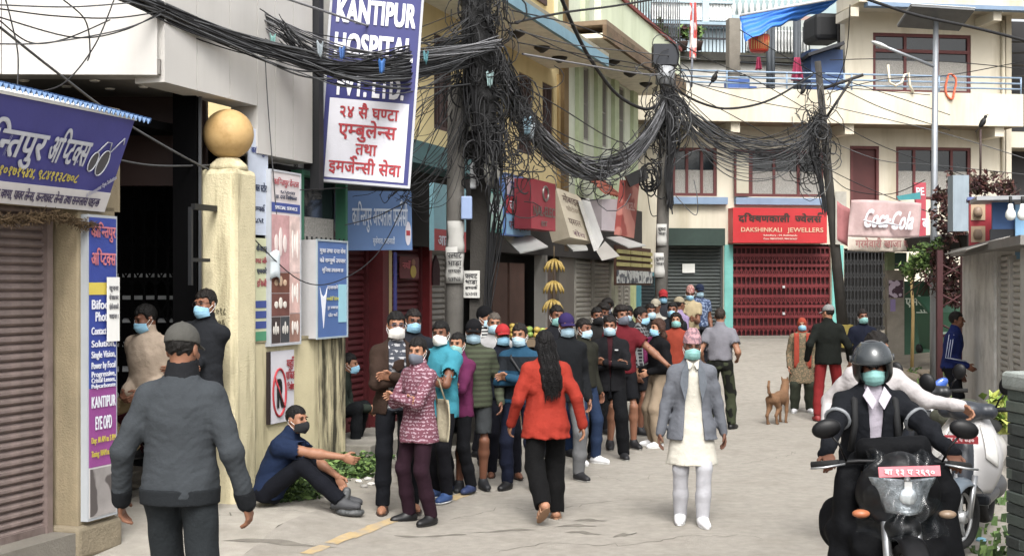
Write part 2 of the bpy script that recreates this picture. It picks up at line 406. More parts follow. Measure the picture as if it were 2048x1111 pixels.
def person(label, loc, face=0, H=1.7, d=None, pelvis=(0, 0, .945), lean=0, side=0, twist=0, head=(0, 0, 0),
           feet=None, fyaw=(-12, 12), kp=(0, -1, 0), hands=None, ep=None, hdir=None, curl=.5, girth=1., skin=0,
           top=None, inner=None, bottom=None, shoe=None, hair=None, hairc='0b0908', mask=None, cap=None, glasses=False, group=None, hideleg=False, extra=None, grip=None):
    global BODYN; BODYN += 1; ph = BODYN*1.37
    loc = Vector(loc); d = d or loc.y; lod = min(2.2, max(.62, d/11)); root = thing('person', label, 'person', loc, R(face), group)
    sc = H/1.7; root.scale = (sc, sc, sc); hb, hh_, hn = .0115*lod, .0068*lod, .0052*max(lod, .8)
    Mt = rotm((1, 0, 0), R(lean)); Ms = rotm((0, 1, 0), R(side)); B0 = Ms@Mt
    up = B0@V3(0, 0, 1); rt = B0@V3(1, 0, 0); fw = B0@V3(0, 1, 0)
    Bt = rotm(up, R(twist)); rx = Bt@rt; fy = Bt@fw      # shoulders turned by twist
    if not feet and pelvis == (0, 0, .945):
        rw = random.Random(BODYN*7); side = side+rw.uniform(-2, 2); feet = {-1: (-.10-rw.uniform(0, .05), rw.uniform(-.09, .08), .085), 1: (.10+rw.uniform(0, .05), rw.uniform(-.09, .08), .085)}
    pv = V3(*pelvis); N = pv+up*.495; Bp = np.stack([rt, fw, up]); Bs = np.stack([rx, fy, up])
    sh = {-1: pv+up*.392-rx*.150*girth**.5, 1: pv+up*.392+rx*.150*girth**.5}
    hands = hands or {}; feet = feet or {}; ep = ep or {}; hdir = hdir or {}; S = {}
    for sg in (-1, 1):
        wr = V3(*hands[sg]) if sg in hands else sh[sg]+V3(sg*.075, -.05, -.505)
        el, wr = ik(sh[sg], wr, .285, .255, V3(*ep[sg]) if sg in ep else V3(sg*.3, .9, -.1)); S['el', sg] = el; S['wr', sg] = wr
        hip = pv+rt*sg*.088-up*.03; an = V3(*feet[sg]) if sg in feet else V3(sg*.105, .02, .085)
        kn, an = ik(hip, an, .425, .425, V3(*kp[sg]) if isinstance(kp, dict) else V3(*kp)+V3(sg*.12, 0, 0)); S['hip', sg] = hip; S['kn', sg] = kn; S['an', sg] = an
    # head frame
    rv = random.Random(BODYN)
    head = (head[0]+rv.uniform(-9, 9), head[1]+rv.uniform(-3, 5), head[2]+rv.uniform(-5, 5))
    hd = rotm((0, 0, 1), R(head[0]))@rotm((1, 0, 0), R(head[1]))@rotm((0, 1, 0), R(head[2]))
    Hc = N+nrm(up*.75+V3(0, 0, .25))*.134+V3(0, -.018, 0)*1.; Bh = hd.T
    def hp(x, y, z): return Hc+hd@V3(x, y, z)
    piv = hp(0, .015, -.10); HS = .935
    S.update(N=N, pv=pv, sh=sh, hp=hp, Hc=Hc, up=up, rx=rx, fy=fy, root=root, hd=hd)
    Vs, Qs, mi, n0 = [], [], [], 0
    def grab(g, m=0, hs=False):
        nonlocal n0
        r = surfnets(g.D, g.o, g.h)
        if r is None: return
        Vs.append(piv+(r[0]-piv)*HS if hs else r[0]); Qs.append(r[1]+n0); mi.append(np.full(len(r[1]), m)); n0 += len(r[0])
    # --- body: head and neck
    lo = np.minimum(Hc-.17, N-.08); hi = np.maximum(Hc+.17, N+.1); g = SDF(lo, hi, hh_)
    g.ell(hp(0, .012, .028), (.073, .092, .088), .02, Bh); g.ell(hp(0, -.02, -.03), (.061, .07, .085), .02, Bh)
    g.ell(hp(0, -.036, -.082), (.042, .043, .033), .025, Bh); g.cone(hp(-.036, -.076, .03), hp(.036, -.076, .03), .013, .013, .015)
    for sg in (-1, 1):
        g.ell(hp(sg*.03, -.098, .006), (.016, .014, .011), .012, Bh, True); g.ell(hp(sg*.04, -.06, -.03), (.022, .022, .02), .02, Bh)
        g.ell(hp(sg*.075, .014, -.005), (.010, .021, .033), .008, Bh)
    g.cone(hp(0, -.088, .018), hp(0, -.110, -.026), .008, .014, .012); g.cone(hp(-.02, -.088, -.062), hp(.02, -.088, -.062), .008, .008, .01)
    g.cone(hp(0, .02, -.05), N-up*.05, .056, .066, .025); grab(g, 0, True)
    # --- arms and hands
    short = top.get('sleeve') == 'short'
    for sg in (-1, 1):
        el, wr = S['el', sg], S['wr', sg]; f = nrm(wr-el); f = nrm(V3(*hdir[sg])) if sg in hdir else nrm(f*.8+V3(0, -.05, -.2))
        s0 = (sh[sg] if short else el+(wr-el)*.5)
        pts = np.stack([s0, el if short else s0, wr, wr+f*.2]); g = SDF(pts.min(0)-.085, pts.max(0)+.085, hn)
        if short: g.chain([sh[sg], el, wr], [.052, .041, .026], .02); g.ell(el+(wr-el)*.25, (.042,)*3, .03)
        else: g.cone(s0, wr, .036, .025, .02)
        side_ = nrm(np.cross(f, V3(0, -1, 0))) if abs(f[1]) < .9 else V3(1, 0, 0)
        nrmp = V3(-sg, -.1, 0); nrmp = nrmp-f*(nrmp@f)
        if grip and sg in grip: nrmp = V3(*grip[sg]); nrmp = nrmp-f*(nrmp@f)
        nrmp = nrm(nrmp); wd = np.cross(f, nrmp)*(1 if np.cross(f, nrmp)@V3(0, -1, .2) > 0 else -1)
        pc = wr+f*.048; Bq = np.stack([wd, nrmp, f]); g.ell(pc, (.040, .0165, .056), .012, Bq)
        cu = curl[sg] if isinstance(curl, dict) else curl
        for q, (o_, l) in enumerate(((.030, .066), (.011, .076), (-.009, .071), (-.028, .056))):
            r0 = wr+f*.088+wd*o_; a1 = cu*(.75+.12*q); d1 = f*math.cos(a1)+nrmp*math.sin(a1); d2 = f*math.cos(a1*2.1)+nrmp*math.sin(a1*2.1)
            m1 = r0+d1*l*.55; g.chain([wr+f*.06+wd*o_*.9, r0, m1, m1+d2*l*.5], [.010, .0095, .0088, .0072], .004)
        t0 = wr+f*.026+wd*.028; t1 = t0+nrm(f*.62+wd*.6+nrmp*.35)*.042; g.chain([t0, t1, t1+nrm(f*.9+wd*.1+nrmp*.5)*.03], [.014, .0105, .0085], .008); grab(g)
    # --- core (trunk and legs under the clothes), bare shins where they show
    core = SDF(V3(-.6, -.9, -.02)+V3(pv[0], pv[1]*.5, 0), V3(.6, .7, 1.5)+V3(pv[0], pv[1]*.5, 0), .024); core.D[:] = .3
    core.loft(pv, Bp, [-.08, .1, .3, .44], [.12, .11, .125, .09], [.085, .08, .09, .06], .03); core.cone(pv+up*.38, N, .06, .055, .03)
    for sg in (-1, 1):
        core.chain([S['hip', sg], S['kn', sg], S['an', sg]], [.05, .04, .03], .03); core.chain([sh[sg], S['el', sg], S['wr', sg]], [.036, .03, .022], .03)
    grab(core)
    bk = bottom.get('kind', 'trousers')
    if bk != 'trousers' or bottom.get('bare'):
        for sg in (-1, 1):
            kn, an = S['kn', sg], S['an', sg]; pts = np.stack([kn, an]); g = SDF(pts.min(0)-.1, pts.max(0)+.1, hn*1.5)
            mid = kn+(an-kn)*.3+V3(0, .014, 0); g.chain([kn, mid, an-V3(0, 0, .03)], [.053, .052, .033], .03); grab(g)
    # eyes and brows
    q = MB()
    Hm = T(*piv) @ Matrix.Scale(HS, 4) @ T(*(-piv)) @ Matrix([[*hd[0], Hc[0]], [*hd[1], Hc[1]], [*hd[2], Hc[2]], [0, 0, 0, 1]])
    for sg in (-1, 1): q.ell((sg*.03, -.082, .007), (.016, .008, .0065), 8, 5, Hm)
    ne = len(q.f)
    for sg in (-1, 1): q.ell((sg*.033, -.089, .027), (.022, .006, .0045), 8, 5, Hm)
    Vs.append(np.array(q.v)); Qs.append(np.array(q.f)+n0); mi += [np.full(ne, 1), np.full(len(q.f)-ne, 2)]; n0 += len(q.v)
    me = npmesh('body', np.concatenate(Vs), np.concatenate(Qs)); me.polygons.foreach_set('material_index', np.concatenate(mi).astype(np.int32))
    sk = SKIN[skin] if isinstance(skin, int) else skin
    for m in (mat(sk, .55, .10, 14, .12, 90, spec=.35), plain('17110e', .25), plain('15100d', .8)): me.materials.append(m)
    mobj('body', me, None, root)
    # --- clothes
    def garment(sp, name, infl=0.):
        gi = sp.get('g', 1.)*girth; inf = sp.get('inf', .012)+infl; hem = sp.get('hem', -.06); slv = sp.get('sleeve', 'long')
        pts = np.stack([sh[-1], sh[1], N, pv+up*hem, S['el', -1], S['el', 1], S['wr', -1], S['wr', 1]])
        g = SDF(pts.min(0)-.2, pts.max(0)+.2, hb); fl = sp.get('flare', 0.); bl = sp.get('belly', 0.)
        Ts = [hem, min(-.02, hem+.1), .06, .16, .27, .35, .41, .45, .485]
        A = np.array([.158+fl, .16+fl*.7, .15, .144, .152, .155, .135, .09, .055])*gi**.6+inf; Bb = np.array([.112+fl*1.15, .113+fl*.8, .106+bl, .104+bl, .112, .108, .092, .075, .055])*gi+inf
        g.loft(pv, Bs if hem > -.2 else Bp, Ts, list(A), list(Bb), .015)
        g.cone(N-up*.02, N+up*sp.get('collar', .02), .066+inf*.5, .060+inf*.5, .02)
        for sg in (-1, 1):
            g.cone(N-up*.05, sh[sg]+up*.004, .048+inf*.5, .048+inf, .045)
            el, wr = S['el', sg], S['wr', sg]
            if slv == 'short':
                e2 = sh[sg]+(el-sh[sg])*sp.get('slen', .72); g.cone(sh[sg], e2, .060+inf, .056+inf*1.5, .03); g.cone(e2, e2+nrm(el-sh[sg])*.1, .056+inf*1.5, .05, 0, True)
            else:
                ww = wr-(wr-el)*.10; i2 = inf*.62; g.chain([sh[sg], sh[sg]+(el-sh[sg])*.55, el, ww], [.050+inf*.8, .046+i2, .040+i2, .030+i2], .022); g.cone(ww, wr+(wr-el)*.02, .030+i2, .029+i2, .006)
        g.folds(sp.get('fold', .006), sp.get('ff', 1.), ph)
        X, Y, Z = g.coords(); lx = rx[0]*(X-pv[0])+rx[1]*(Y-pv[1])+rx[2]*(Z-pv[2]); ly = fy[0]*(X-pv[0])+fy[1]*(Y-pv[1])+fy[2]*(Z-pv[2]); lz = up[0]*(X-pv[0])+up[1]*(Y-pv[1])+up[2]*(Z-pv[2])
        if lod < 1.3: g.D += (.0013*np.sin(130*Z+40*X+5*np.sin(23*X+ph)+4*np.sin(19*Y))*np.sin(17*X+23*Z+9*Y+ph)).astype(np.float32)
        if 'open' in sp:
            w0, w1 = sp['open']; wz = np.interp(lz, [hem-.02, .0, .44, .55], [w1*1.25, w1, w0, w0*1.2])
            armd = np.minimum(*[np.sqrt((X-S['el', sg][0])**2+(Y-S['el', sg][1])**2+(Z-S['el', sg][2])**2) for sg in (-1, 1)])
            cutd = np.maximum(np.abs(lx-sp.get('ox', 0))-wz, ly+.035); cutd = np.where(np.abs(lx) > .145, 1, cutd)
            if sp.get('crossed'): cutd = np.where((ly < -.125) & (lz < .36) & (lz > .1), 1, cutd)
            g.D = np.maximum(g.D, -cutd).astype(np.float32)
        if slv == 'none':
            pass
        if 'v' in sp:     # neckline
            g.cone(N+fy*-.09+up*.03, N+fy*-.105-up*sp['v'], .03, .012, .01, True)
        return g, (lx, ly, lz)
    def emit(g, name, m, par=root):
        r = surfnets(g.D, g.o, g.h)
        if r is None: return None
        if name in ('hair', 'cap', 'topi', 'beanie', 'headscarf', 'helmet'): r = (piv+(r[0]-piv)*HS, r[1])
        return mobj(name, npmesh(name, *r), m, par)
    # bottoms
    bi = bottom.get('inf', .012); pts = np.stack([S['hip', -1], S['hip', 1], S['kn', -1], S['kn', 1], S['an', -1], S['an', 1]])
    g = SDF(pts.min(0)-.2, pts.max(0)+.2, hb); wdt = bottom.get('w', 1.)
    g.loft(pv, Bp, [-.1, -.02, .05, .1], [.15+bi*.6, .158+bi*.6, .145+bi*.6, .14], [.105+bi, .108+bi, .1+bi*.5, .095], .02)
    for sg in (-1, 1):
        hip, kn, an = S['hip', sg], S['kn', sg], S['an', sg]; e = (an-kn); r3 = bottom.get('cuff', .048)
        g.chain([hip, kn, kn+e*.55, an+e*.04], [.078*girth**.5+bi, .056*wdt+bi, .050*wdt+bi*1.2, r3+bi], .03)
    g.folds(bottom.get('fold', .0055), .8, ph+2)
    if not bottom.get('tuck') and lean < 12 and pv[2] > .8:
        g.cut(pv+up*(max(-.75, min(top.get('hem', -.06), (inner or {}).get('hem', 0)))+.045), up)
    for sg in (-1, 1):
        kn, an = S['kn', sg], S['an', sg]; e = nrm(an-kn)
        if bk == 'shorts': a0 = S['hip', sg]+(kn-S['hip', sg])*bottom.get('len', .86); e1 = nrm(kn-S['hip', sg]); g.cone(a0+e1*.1, kn+(an-kn)*.3, .11, .12, 0, True); g.cone(kn, an, .10, .12, 0, True)
        else: g.cone(an+e*(.10+bottom.get('drop', 0)), an+e*.25, .10, .11, 0, True)
    if bk != 'shorts' and all(abs(S['an', sg][2]-.085) < .05 for sg in (-1, 1)): g.cut((0, 0, .022), (0, 0, -1))
    emit(g, bottom.get('name', 'trousers' if bk == 'trousers' else 'shorts'), bottom['m'])
    if inner:
        inner.setdefault('inf', .004); g, _ = garment(inner, 'shirt'); emit(g, inner.get('name', 'shirt'), inner['m'])
    g, _ = garment(top, 'shirt'); tobj = emit(g, top.get('name', 'shirt'), top['m']); S['top'] = tobj
    # shoes
    shoe = shoe or {}
    for i, sg in enumerate((-1, 1)):
        kn, an = S['kn', sg], S['an', sg]; ty = R(fyaw[i]); f = V3(math.sin(ty)*1., -math.cos(ty), 0); pt = shoe.get('pitch', {}).get(sg, 0); u = V3(0, 0, 1)
        if pt: ax = np.cross(f, u); Rp = rotm(ax, R(pt)); f = Rp@f; u = Rp@u
        s_ = np.cross(f, u); he = an-u*.048-f*.035; toe = an-u*.055+f*.155; pts = np.stack([he, toe]); g = SDF(pts.min(0)-.1, pts.max(0)+.12, .0085*max(.8, lod))
        sand = shoe.get('kind') == 'sandal'; Bf = np.stack([s_, f, u])
        if sand:     # bare foot in straps
            gb = SDF(pts.min(0)-.1, pts.max(0)+.12, .0085*max(.8, lod)); gb.chain([an, he+u*.01, an+f*.09-u*.05, toe-f*.01], [.036, .034, .033, .02], .03); gb.cone(an+u*.05, an, .034, .036, .02); gb.cut(an-u*.079, -u)
            emit(gb, 'foot', mat(sk, .55, .10, 14, .12, 90, spec=.35))
            g.ell(an-u*.077+f*.055, (.048, .135, .011), 0, Bf)
            for q_ in (.0, .05, .10): g.chain([an-u*.075+f*q_-s_*.045, an+f*q_-u*(.0+q_*.42)-s_*.028, an+f*q_-u*(-.004+q_*.42), an+f*q_-u*(.0+q_*.42)+s_*.028, an-u*.075+f*q_+s_*.045], [.008]*5, .004)
            emit(g, 'sandal', shoe.get('m') or plain('2a1d16'))
            continue
        g.chain([he, an+f*.03-u*.035, toe-u*.004], [.040, .044, .034], .03); g.cone(an+u*.012, an-u*.02, .043, .045, .03); g.ell(an+f*.07-u*.05, (.046, .12, .034), .02, Bf); g.cut(an-u*.070, -u)
        so_ = emit(g, 'shoe', shoe.get('m') or plain('15151a', .6))
        g = SDF(pts.min(0)-.1, pts.max(0)+.1, .0085*max(.8, lod)); g.ell(an-u*.073+f*.055, (.049, .142, .016), 0, Bf); g.cut(an-u*.084, -u); g.cut(an-u*.064, u)
        emit(g, 'sole', shoe.get('sole') or plain('201f1e', .8), so_)
    # --- hair
    if hairc == '0b0908': hairc = rv.choice(('0b0908', '120d0a', '0d0b0b', '181210'))
    hm = mat(hairc, **HAIRM)
    st = hair or 'short'
    if st:
        long_ = st in ('long', 'shoulder')
        lo = Hc-.2; hi = Hc+.2
        if long_: lo = np.minimum(lo, Hc+V3(-.24, -.1, -.7 if st == 'long' else -.36))
        if long_: hi = hi+V3(.03, .2, 0)
        g = SDF(lo, hi, hh_); t = {'crop': .007, 'bald': .004}.get(st, .011)
        g.ell(hp(0, .014, .034+t*.3), (.074+t, .093+t, .088+t*1.1), .02, Bh)
        if st == 'big': g.ell(hp(0, .0, .075), (.088, .1, .06), .03, Bh); g.ell(hp(0, .04, .02), (.095, .085, .085), .03, Bh)
        X, Y, Z = g.coords(); g.D += (0.003*np.sin(95*X+60*Y+4*np.sin(40*Z))*np.sin(70*Y-85*Z)+.003*np.sin(150*X+40*Z)).astype(np.float32)
        if st == 'bald': g.ell(hp(0, -.03, .1), (.06, .10, .06), .01, Bh, True)
        
        hx, hy, hz = [Bh[i][0]*(X-Hc[0])+Bh[i][1]*(Y-Hc[1])+Bh[i][2]*(Z-Hc[2]) for i in range(3)]
        nz_ = .004*np.sin(120*hx+ph)+.003*np.sin(260*hx+90*hz)+.003*np.sin(170*hz+140*hy)
        fr = np.where(hy < -.035, .050-.25*(hy+.035)-.5*np.maximum(0, .045-np.abs(hx))*.35+.25*np.maximum(0, np.abs(hx)-.045), np.where(hy < .0, .05-(hy+.035)*2.3, np.where(hy < .025, .008+(0)*hy-.02*(hy > .012), -.055-.25*(hy-.02))))
        sb = (hy > -.035) & (hy < -.012); fr = np.where(sb, .05-(hy+.035)*3.2, fr)
        g.D = np.maximum(g.D, (fr+nz_-hz)*.6).astype(np.float32)
        if cap: g.cut(hp(0, 0, .05), hd@V3(0, 0, 1))
        if long_:
            bot = -.46 if st == 'long' else -.27; wd_ = .082 if st == 'long' else .1
            pts = [hp(0, .02, .06), hp(0, .06, -.02), hp(0, .12, -.14), hp(0, .165, -.24), hp(0, .175, -.33), hp(0, .17, bot*.88), hp(.01, .16, bot)] if st == 'long' else [hp(0, .02, .06), hp(0, .05, -.02), hp(0, .075, -.12), hp(0, .08, bot)]
            for o_ in ((-1, -.6, -.2, .2, .6, 1)):
                rr = .038
                g.chain([p+hd@V3(o_*wd_*(.5 if i == 0 else .72 if i < len(pts)-1 else .62), -abs(o_)*.03, 0) for i, p in enumerate(pts)], [rr]*(len(pts)-1)+[.018], .03)
            g.D += (.0045*np.sin(210*X+9*np.sin(7*Z+9*X)+ph)*np.sin(9*Z+20*X)).astype(np.float32)
            g.cone(hp(-.03, -.12, -.05), hp(.03, -.12, -.05), .085, .085, .01, True)
        if st == 'ponytail': g.ell(hp(0, .10, .03), (.035, .035, .035), .015); g.chain([hp(0, .11, .03), hp(.03, .15, -.04), hp(.03, .13, -.16)], [.03, .034, .014], .02)
        ho = emit(g, 'hair', hm)
        if st == 'long':
            q = MB()
            for i in range(110):
                o_ = rv.uniform(-1.15, 1.15); j = rv.uniform(.006, .02); q.tube(catm([piv+(p+hd@V3(o_*wd_*(.55 if k == 0 else .82)+rv.gauss(0, .008), .036*math.sqrt(max(0, 1.3-o_*o_))+j-.01, rv.gauss(0, .01)-(.08*rv.random() if k == len(pts)-1 else 0))-piv)*HS for k, p in enumerate(pts)]), .0022, 3, False)
            so_ = q.build('hair_strands', hm, ho); so_['kind'] = 'stuff'
    # --- face mask with ear loops
    if mask:
        kn95 = mask.get('kind') == 'cup'
        def mf(u_, v_):
            a = (u_-.5)*2.5; zc = 1-abs(a)/1.25*.42; z = -.008-.052*(1-zc)*1.2-(.112*zc)*v_-.012*(1-zc); bul = math.sin(PI*min(1, v_*1.02))
            rr = .094+.016*bul*max(0, math.cos(a))+(.016 if not kn95 else .03)*max(0, math.cos(a*1.6))*(1-.35*v_)*(.55 if v_ < .05 else 1)
            rr += .0022*math.sin(v_*20) if not kn95 else .005*max(0, 1-abs(a)*5)
            rr -= .022*v_*v_*v_
            return Hm @ Vector((math.sin(a)*.077, -.008-math.cos(a)*rr+.0, z))
        q = MB(); q.sheet(mf, 16, 12, .002); mk = q.build('face_mask', mask.get('m') or mat('7fc3dc', .8, .06, 30, .2, 90), root)
        for sg in (-1, 1):
            q = MB(); q.tube([Hm @ Vector(p) for p in ((sg*.072, -.04, -.045), (sg*.080, -.005, -.02), (sg*.085, .03, .0), (sg*.083, .03, -.03), (sg*.076, -.015, -.07), (sg*.070, -.04, -.085))], .0018, 4)
            q.build('ear_loop', plain('e8e8e6', .8), mk)
    # --- headwear
    if cap:
        ck = cap.get('kind', 'cap'); cm = cap['m']; g = SDF(Hc-.2, Hc+.24, hh_)
        if ck == 'cap':
            bk_ = cap.get('back', 1); g.ell(hp(0, .012, .045), (.088, .106, .098), 0, Bh); g.cut(hp(0, 0, .028), hd@V3(0, .10, -1)); g.ell(hp(0, .012, .143), (.008, .008, .006), .004, Bh); o = emit(g, 'cap', cm)
            q = MB(); sgn = -bk_
            def bf(u_, v_):
                a = (u_-.5)*2.2; r_ = 1+.0*v_; x = math.sin(a)*(.086+.0*v_); y = -math.cos(a)*.104; L_ = .085*max(0, math.cos(a*.8)); return Hm @ Vector((x*(1-.05*v_), .012+(y-L_*v_)*bk_, .034-.022*v_-.02*math.sin(a)**2))
            q.sheet(bf, 14, 4, .005); q.build('brim', cap.get('brim') or cm, o)
        elif ck == 'topi':
            Bo = np.stack([hd@V3(1, 0, 0), hd@V3(0, 1, 0), hd@V3(0, 0, 1)]); g.loft(hp(0, .01, .03), Bo, [0, .06, .11, .15], [.088, .084, .068, .03], [.106, .10, .084, .055], .0, [0, 0, .0, -.015]); g.cut(hp(0, .03, .175), hd@V3(0, .35, 1)); g.folds(.003, 1.5, ph); emit(g, 'topi', cm)
        elif ck == 'beanie':
            g.ell(hp(0, .014, .04), (.09, .108, .105), 0, Bh); g.cut(hp(0, -.08, .03), hd@V3(0, -.5, -1)); g.folds(.002, 2, ph); emit(g, 'beanie', cm)
        elif ck == 'scarf':
            g.ell(hp(0, .015, .03), (.092, .110, .108), .0, Bh); g.cone(hp(0, .02, -.05), N+V3(0, 0, .0), .085, .095, .04); g.folds(.004, 1.2, ph)
            g.ell(hp(0, -.125, -.01), (.06, .07, .075), .01, Bh, True); emit(g, 'headscarf', cm)
    if glasses:
        q = MB()
        for sg in (-1, 1):
            q.tube([Hm @ Vector((sg*.031+.022*math.cos(a), -.104, .006+.016*math.sin(a))) for a in [2*PI*i/12 for i in range(13)]], .0022, 4, False); q.cyl(Hm @ Vector((sg*.053, -.102, .01)), Hm @ Vector((sg*.078, .01, .008)), .002, n=4)
        q.cyl(Hm @ Vector((-.01, -.106, .008)), Hm @ Vector((.01, -.106, .008)), .002, n=4); q.build('glasses', plain(glasses if isinstance(glasses, str) else '1a1614', .3), root)
    S['emit'] = emit; S['Hm'] = Hm; S['hb'] = hb; S['ph'] = ph
    if extra: extra(S)
    return S
BLUEM = mat('79aac4', .8, .06, 30, .2, 90); TEALM = mat('74a8a4', .8, .06, 30, .2, 90); PALEM = mat('98b8c8', .8, .06, 30, .2, 90); WHITEM = mat('e4e2dc', .8, .05, 30, .2, 90); GREYM = mat('5f6470', .9, .06, 30, .3, 90); BLACKM = mat('17181b', .9, .06, 30, .3, 90)
# ------------------------------------------------ the ground
def sst(a, b, x): t = min(1, max(0, (x-a)/(b-a))); return t*t*(3-2*t)
def gz(x, y):
    z = .75*max(0, (y-20.3)/11.4)*sst(19.5, 23, y) if y < 33 else .836
    if y > 33: z = .836
    v = (x+6.376-.337*y)*.9475          # distance from the left frontage
    z += .10*(1-sst(.7, 2.0, v))*sst(9.6, 10.6, y)*(1-sst(13, 16, y))
    z += .30*sst(0, 2.2, x-(4.6+.12*y))*sst(17, 22, y)
    return z
def gsheet(name, f, nu, nv, m, lift=0., kind='structure'):
    q = MB()
    def fn(u, v):
        x, y = f(u, v); return (x, y, gz(x, y)+lift)
    q.sheet(fn, nu, nv); o = q.build(name, m); o['kind'] = kind; return o
gsheet('ground', lambda u, v: (-70+150*u, -25+185*v), 60, 140, mat('6f675a', .95, .2, 3, .5, 30, dirt='4a443a', dscale=.9), -.04)
def roadx(y): return -6.376+.337*y+1.0+max(0, (10.4-y))*.18, (3.9+.14*y) if y < 19 else 6.56+.1*(y-19)
ROADM = mat('9a948a', .92, .12, 9, .8, 190, dirt='7f796f', damt=.45, dscale=1.7, spec=.2)
gsheet('road', lambda u, v: (lambda y: (roadx(y)[0]+(roadx(y)[1]-roadx(y)[0])*u, y))(-12+43.4*v), 40, 150, ROADM, .004)
gsheet('path', lambda u, v: (lambda y: (-6.376+.337*y-1.2+u*(roadx(y)[0]+6.376-.337*y+1.2), y))(-8+36*v), 14, 90, mat('9c968b', .92, .15, 5, .7, 120, dirt='6b665b', damt=.5, dscale=1.1), .002)
# worn yellow edge dashes painted on the road
YEL = mat('a58e62', .9, .12, 12, .2, 90, dirt='85807a', damt=1., dscale=9)
for (a, b) in (((612, 1108), (650, 1094)), ((662, 1090), (712, 1072)), ((700, 1079), (752, 1060)), ((742, 1062), (800, 1041)), ((900, 1003), (935, 990))):
    pa = P(a[0], a[1], 2*FPX/(a[1]-HOR)); pb = P(b[0], b[1], 2*FPX/(b[1]-HOR)); dr = (pb-pa); n = Vector((dr.y, -dr.x, 0)).normalized()*.055
    q = MB(); q.sheet(lambda u, v: (lambda p: (p.x, p.y, gz(p.x, p.y)+.0085))(pa+dr*u+n*(v*2-1)*(1+.08*math.sin(9*u+a[0]))), 8, 2); o = q.build('road_marking', YEL); o['kind'] = 'structure'
CRACK = mat('6a655c', .95, .2, 10, .4, 60)
for (px, py, l, ang) in ((1010, 1062, .5, .1), (1150, 1052, .35, .05), (1165, 1066, .3, -.08), (860, 1072, .55, .06), (1180, 1041, .3, .02), (1250, 1070, .2, .2), (560, 1092, .9, -.1)):
    d = 2*FPX/(py-HOR); p = P(px, py, d); q = MB(); ph = px*.01
    def fn(u, v):
        w_ = (.035+.02*math.sin(5*u+ph)+.012*math.sin(17*u+2*ph))*math.sin(PI*min(1, max(0, u)))**.6; x = p.x+(u-.5)*l*(1+.08*math.sin(7*v+ph)); y = p.y+ang*(u-.5)+.03*math.sin(6*u+ph)+(v-.5)*2*w_; return (x, y, gz(x, y)+.0075)
    q.sheet(fn, 40, 4); o = q.build('road_patch', CRACK); o['kind'] = 'structure'
CRK = plain('6a655c', .95)
for i, (pts, w_) in enumerate((([(900, 1040), (1010, 1015), (1100, 1022), (1230, 1000), (1330, 1005)], .010), ([(980, 1108), (1090, 1085), (1240, 1092), (1400, 1070), (1560, 1078)], .009), ([(1180, 950), (1260, 962), (1330, 948)], .009), ([(1480, 930), (1560, 915), (1600, 900)], .009), ([(330, 1100), (420, 1060), (520, 1040), (640, 1048)], .012))):
    pp = []
    for (a_, b_), (c_, d_) in zip(pts, pts[1:]):
        for k in range(9): t = k/9; px, py = a_+(c_-a_)*t+random.gauss(0, 4), b_+(d_-b_)*t+random.gauss(0, 1.6); pp.append(P(px, py, 2*FPX/(py-HOR)))
    q = MB(); V = []
    for k, p in enumerate(pp):
        dr = (pp[min(k+1, len(pp)-1)]-pp[max(k-1, 0)]); n = Vector((dr.y, -dr.x, 0)); n = n.normalized()*w_*.7*random.uniform(.2, 1)*math.sin(PI*(k+.5)/len(pp))**.4
        for e in (p+n, p-n): V.append((e.x, e.y, gz(e.x, e.y)+.0068))
    q.add(V, [(2*k, 2*k+1, 2*k+3, 2*k+2) for k in range(len(pp)-1)]); o = q.build('road_crack', CRK); o['kind'] = 'structure'
# ------------------------------------------------ facade helpers
L = Frame((-2.5, 11.5, 0), R(71.37)); J = Frame((6.53, 31.7, 0), R(8))
def holed(x0, x1, z0, z1, holes, y0, y1):
    q = MB(); xs = sorted({x0, x1, *[h[0] for h in holes], *[h[1] for h in holes]}); zs = sorted({z0, z1, *[h[2] for h in holes], *[h[3] for h in holes]})
    xs = [x for x in xs if x0 <= x <= x1]; zs = [z for z in zs if z0 <= z <= z1]
    for i in range(len(xs)-1):
        k = 0
        while k < len(zs)-1:
            def free(k): cx, cz = (xs[i]+xs[i+1])/2, (zs[k]+zs[k+1])/2; return not any(h[0] < cx < h[1] and h[2] < cz < h[3] for h in holes)
            if free(k):
                k2 = k
                while k2+1 < len(zs)-1 and free(k2+1): k2 += 1
                q.box((xs[i], y0, zs[k]), (xs[i+1], y1, zs[k2+1])); k = k2+1
            else: k += 1
    return q
GLASS = mat('1b2126', .08, .2, 2, 0, spec=.6); CURT = mat('8f8c86', .9, .3, 40, .3, 20)
def ring(q, x0, x1, z0, z1, y0, y1, t):
    q.box((x0, y0, z0), (x1, y1, z0+t)); q.box((x0, y0, z1-t), (x1, y1, z1)); q.box((x0, y0, z0+t), (x0+t, y1, z1-t)); q.box((x1-t, y0, z0+t), (x1, y1, z1-t)); return q
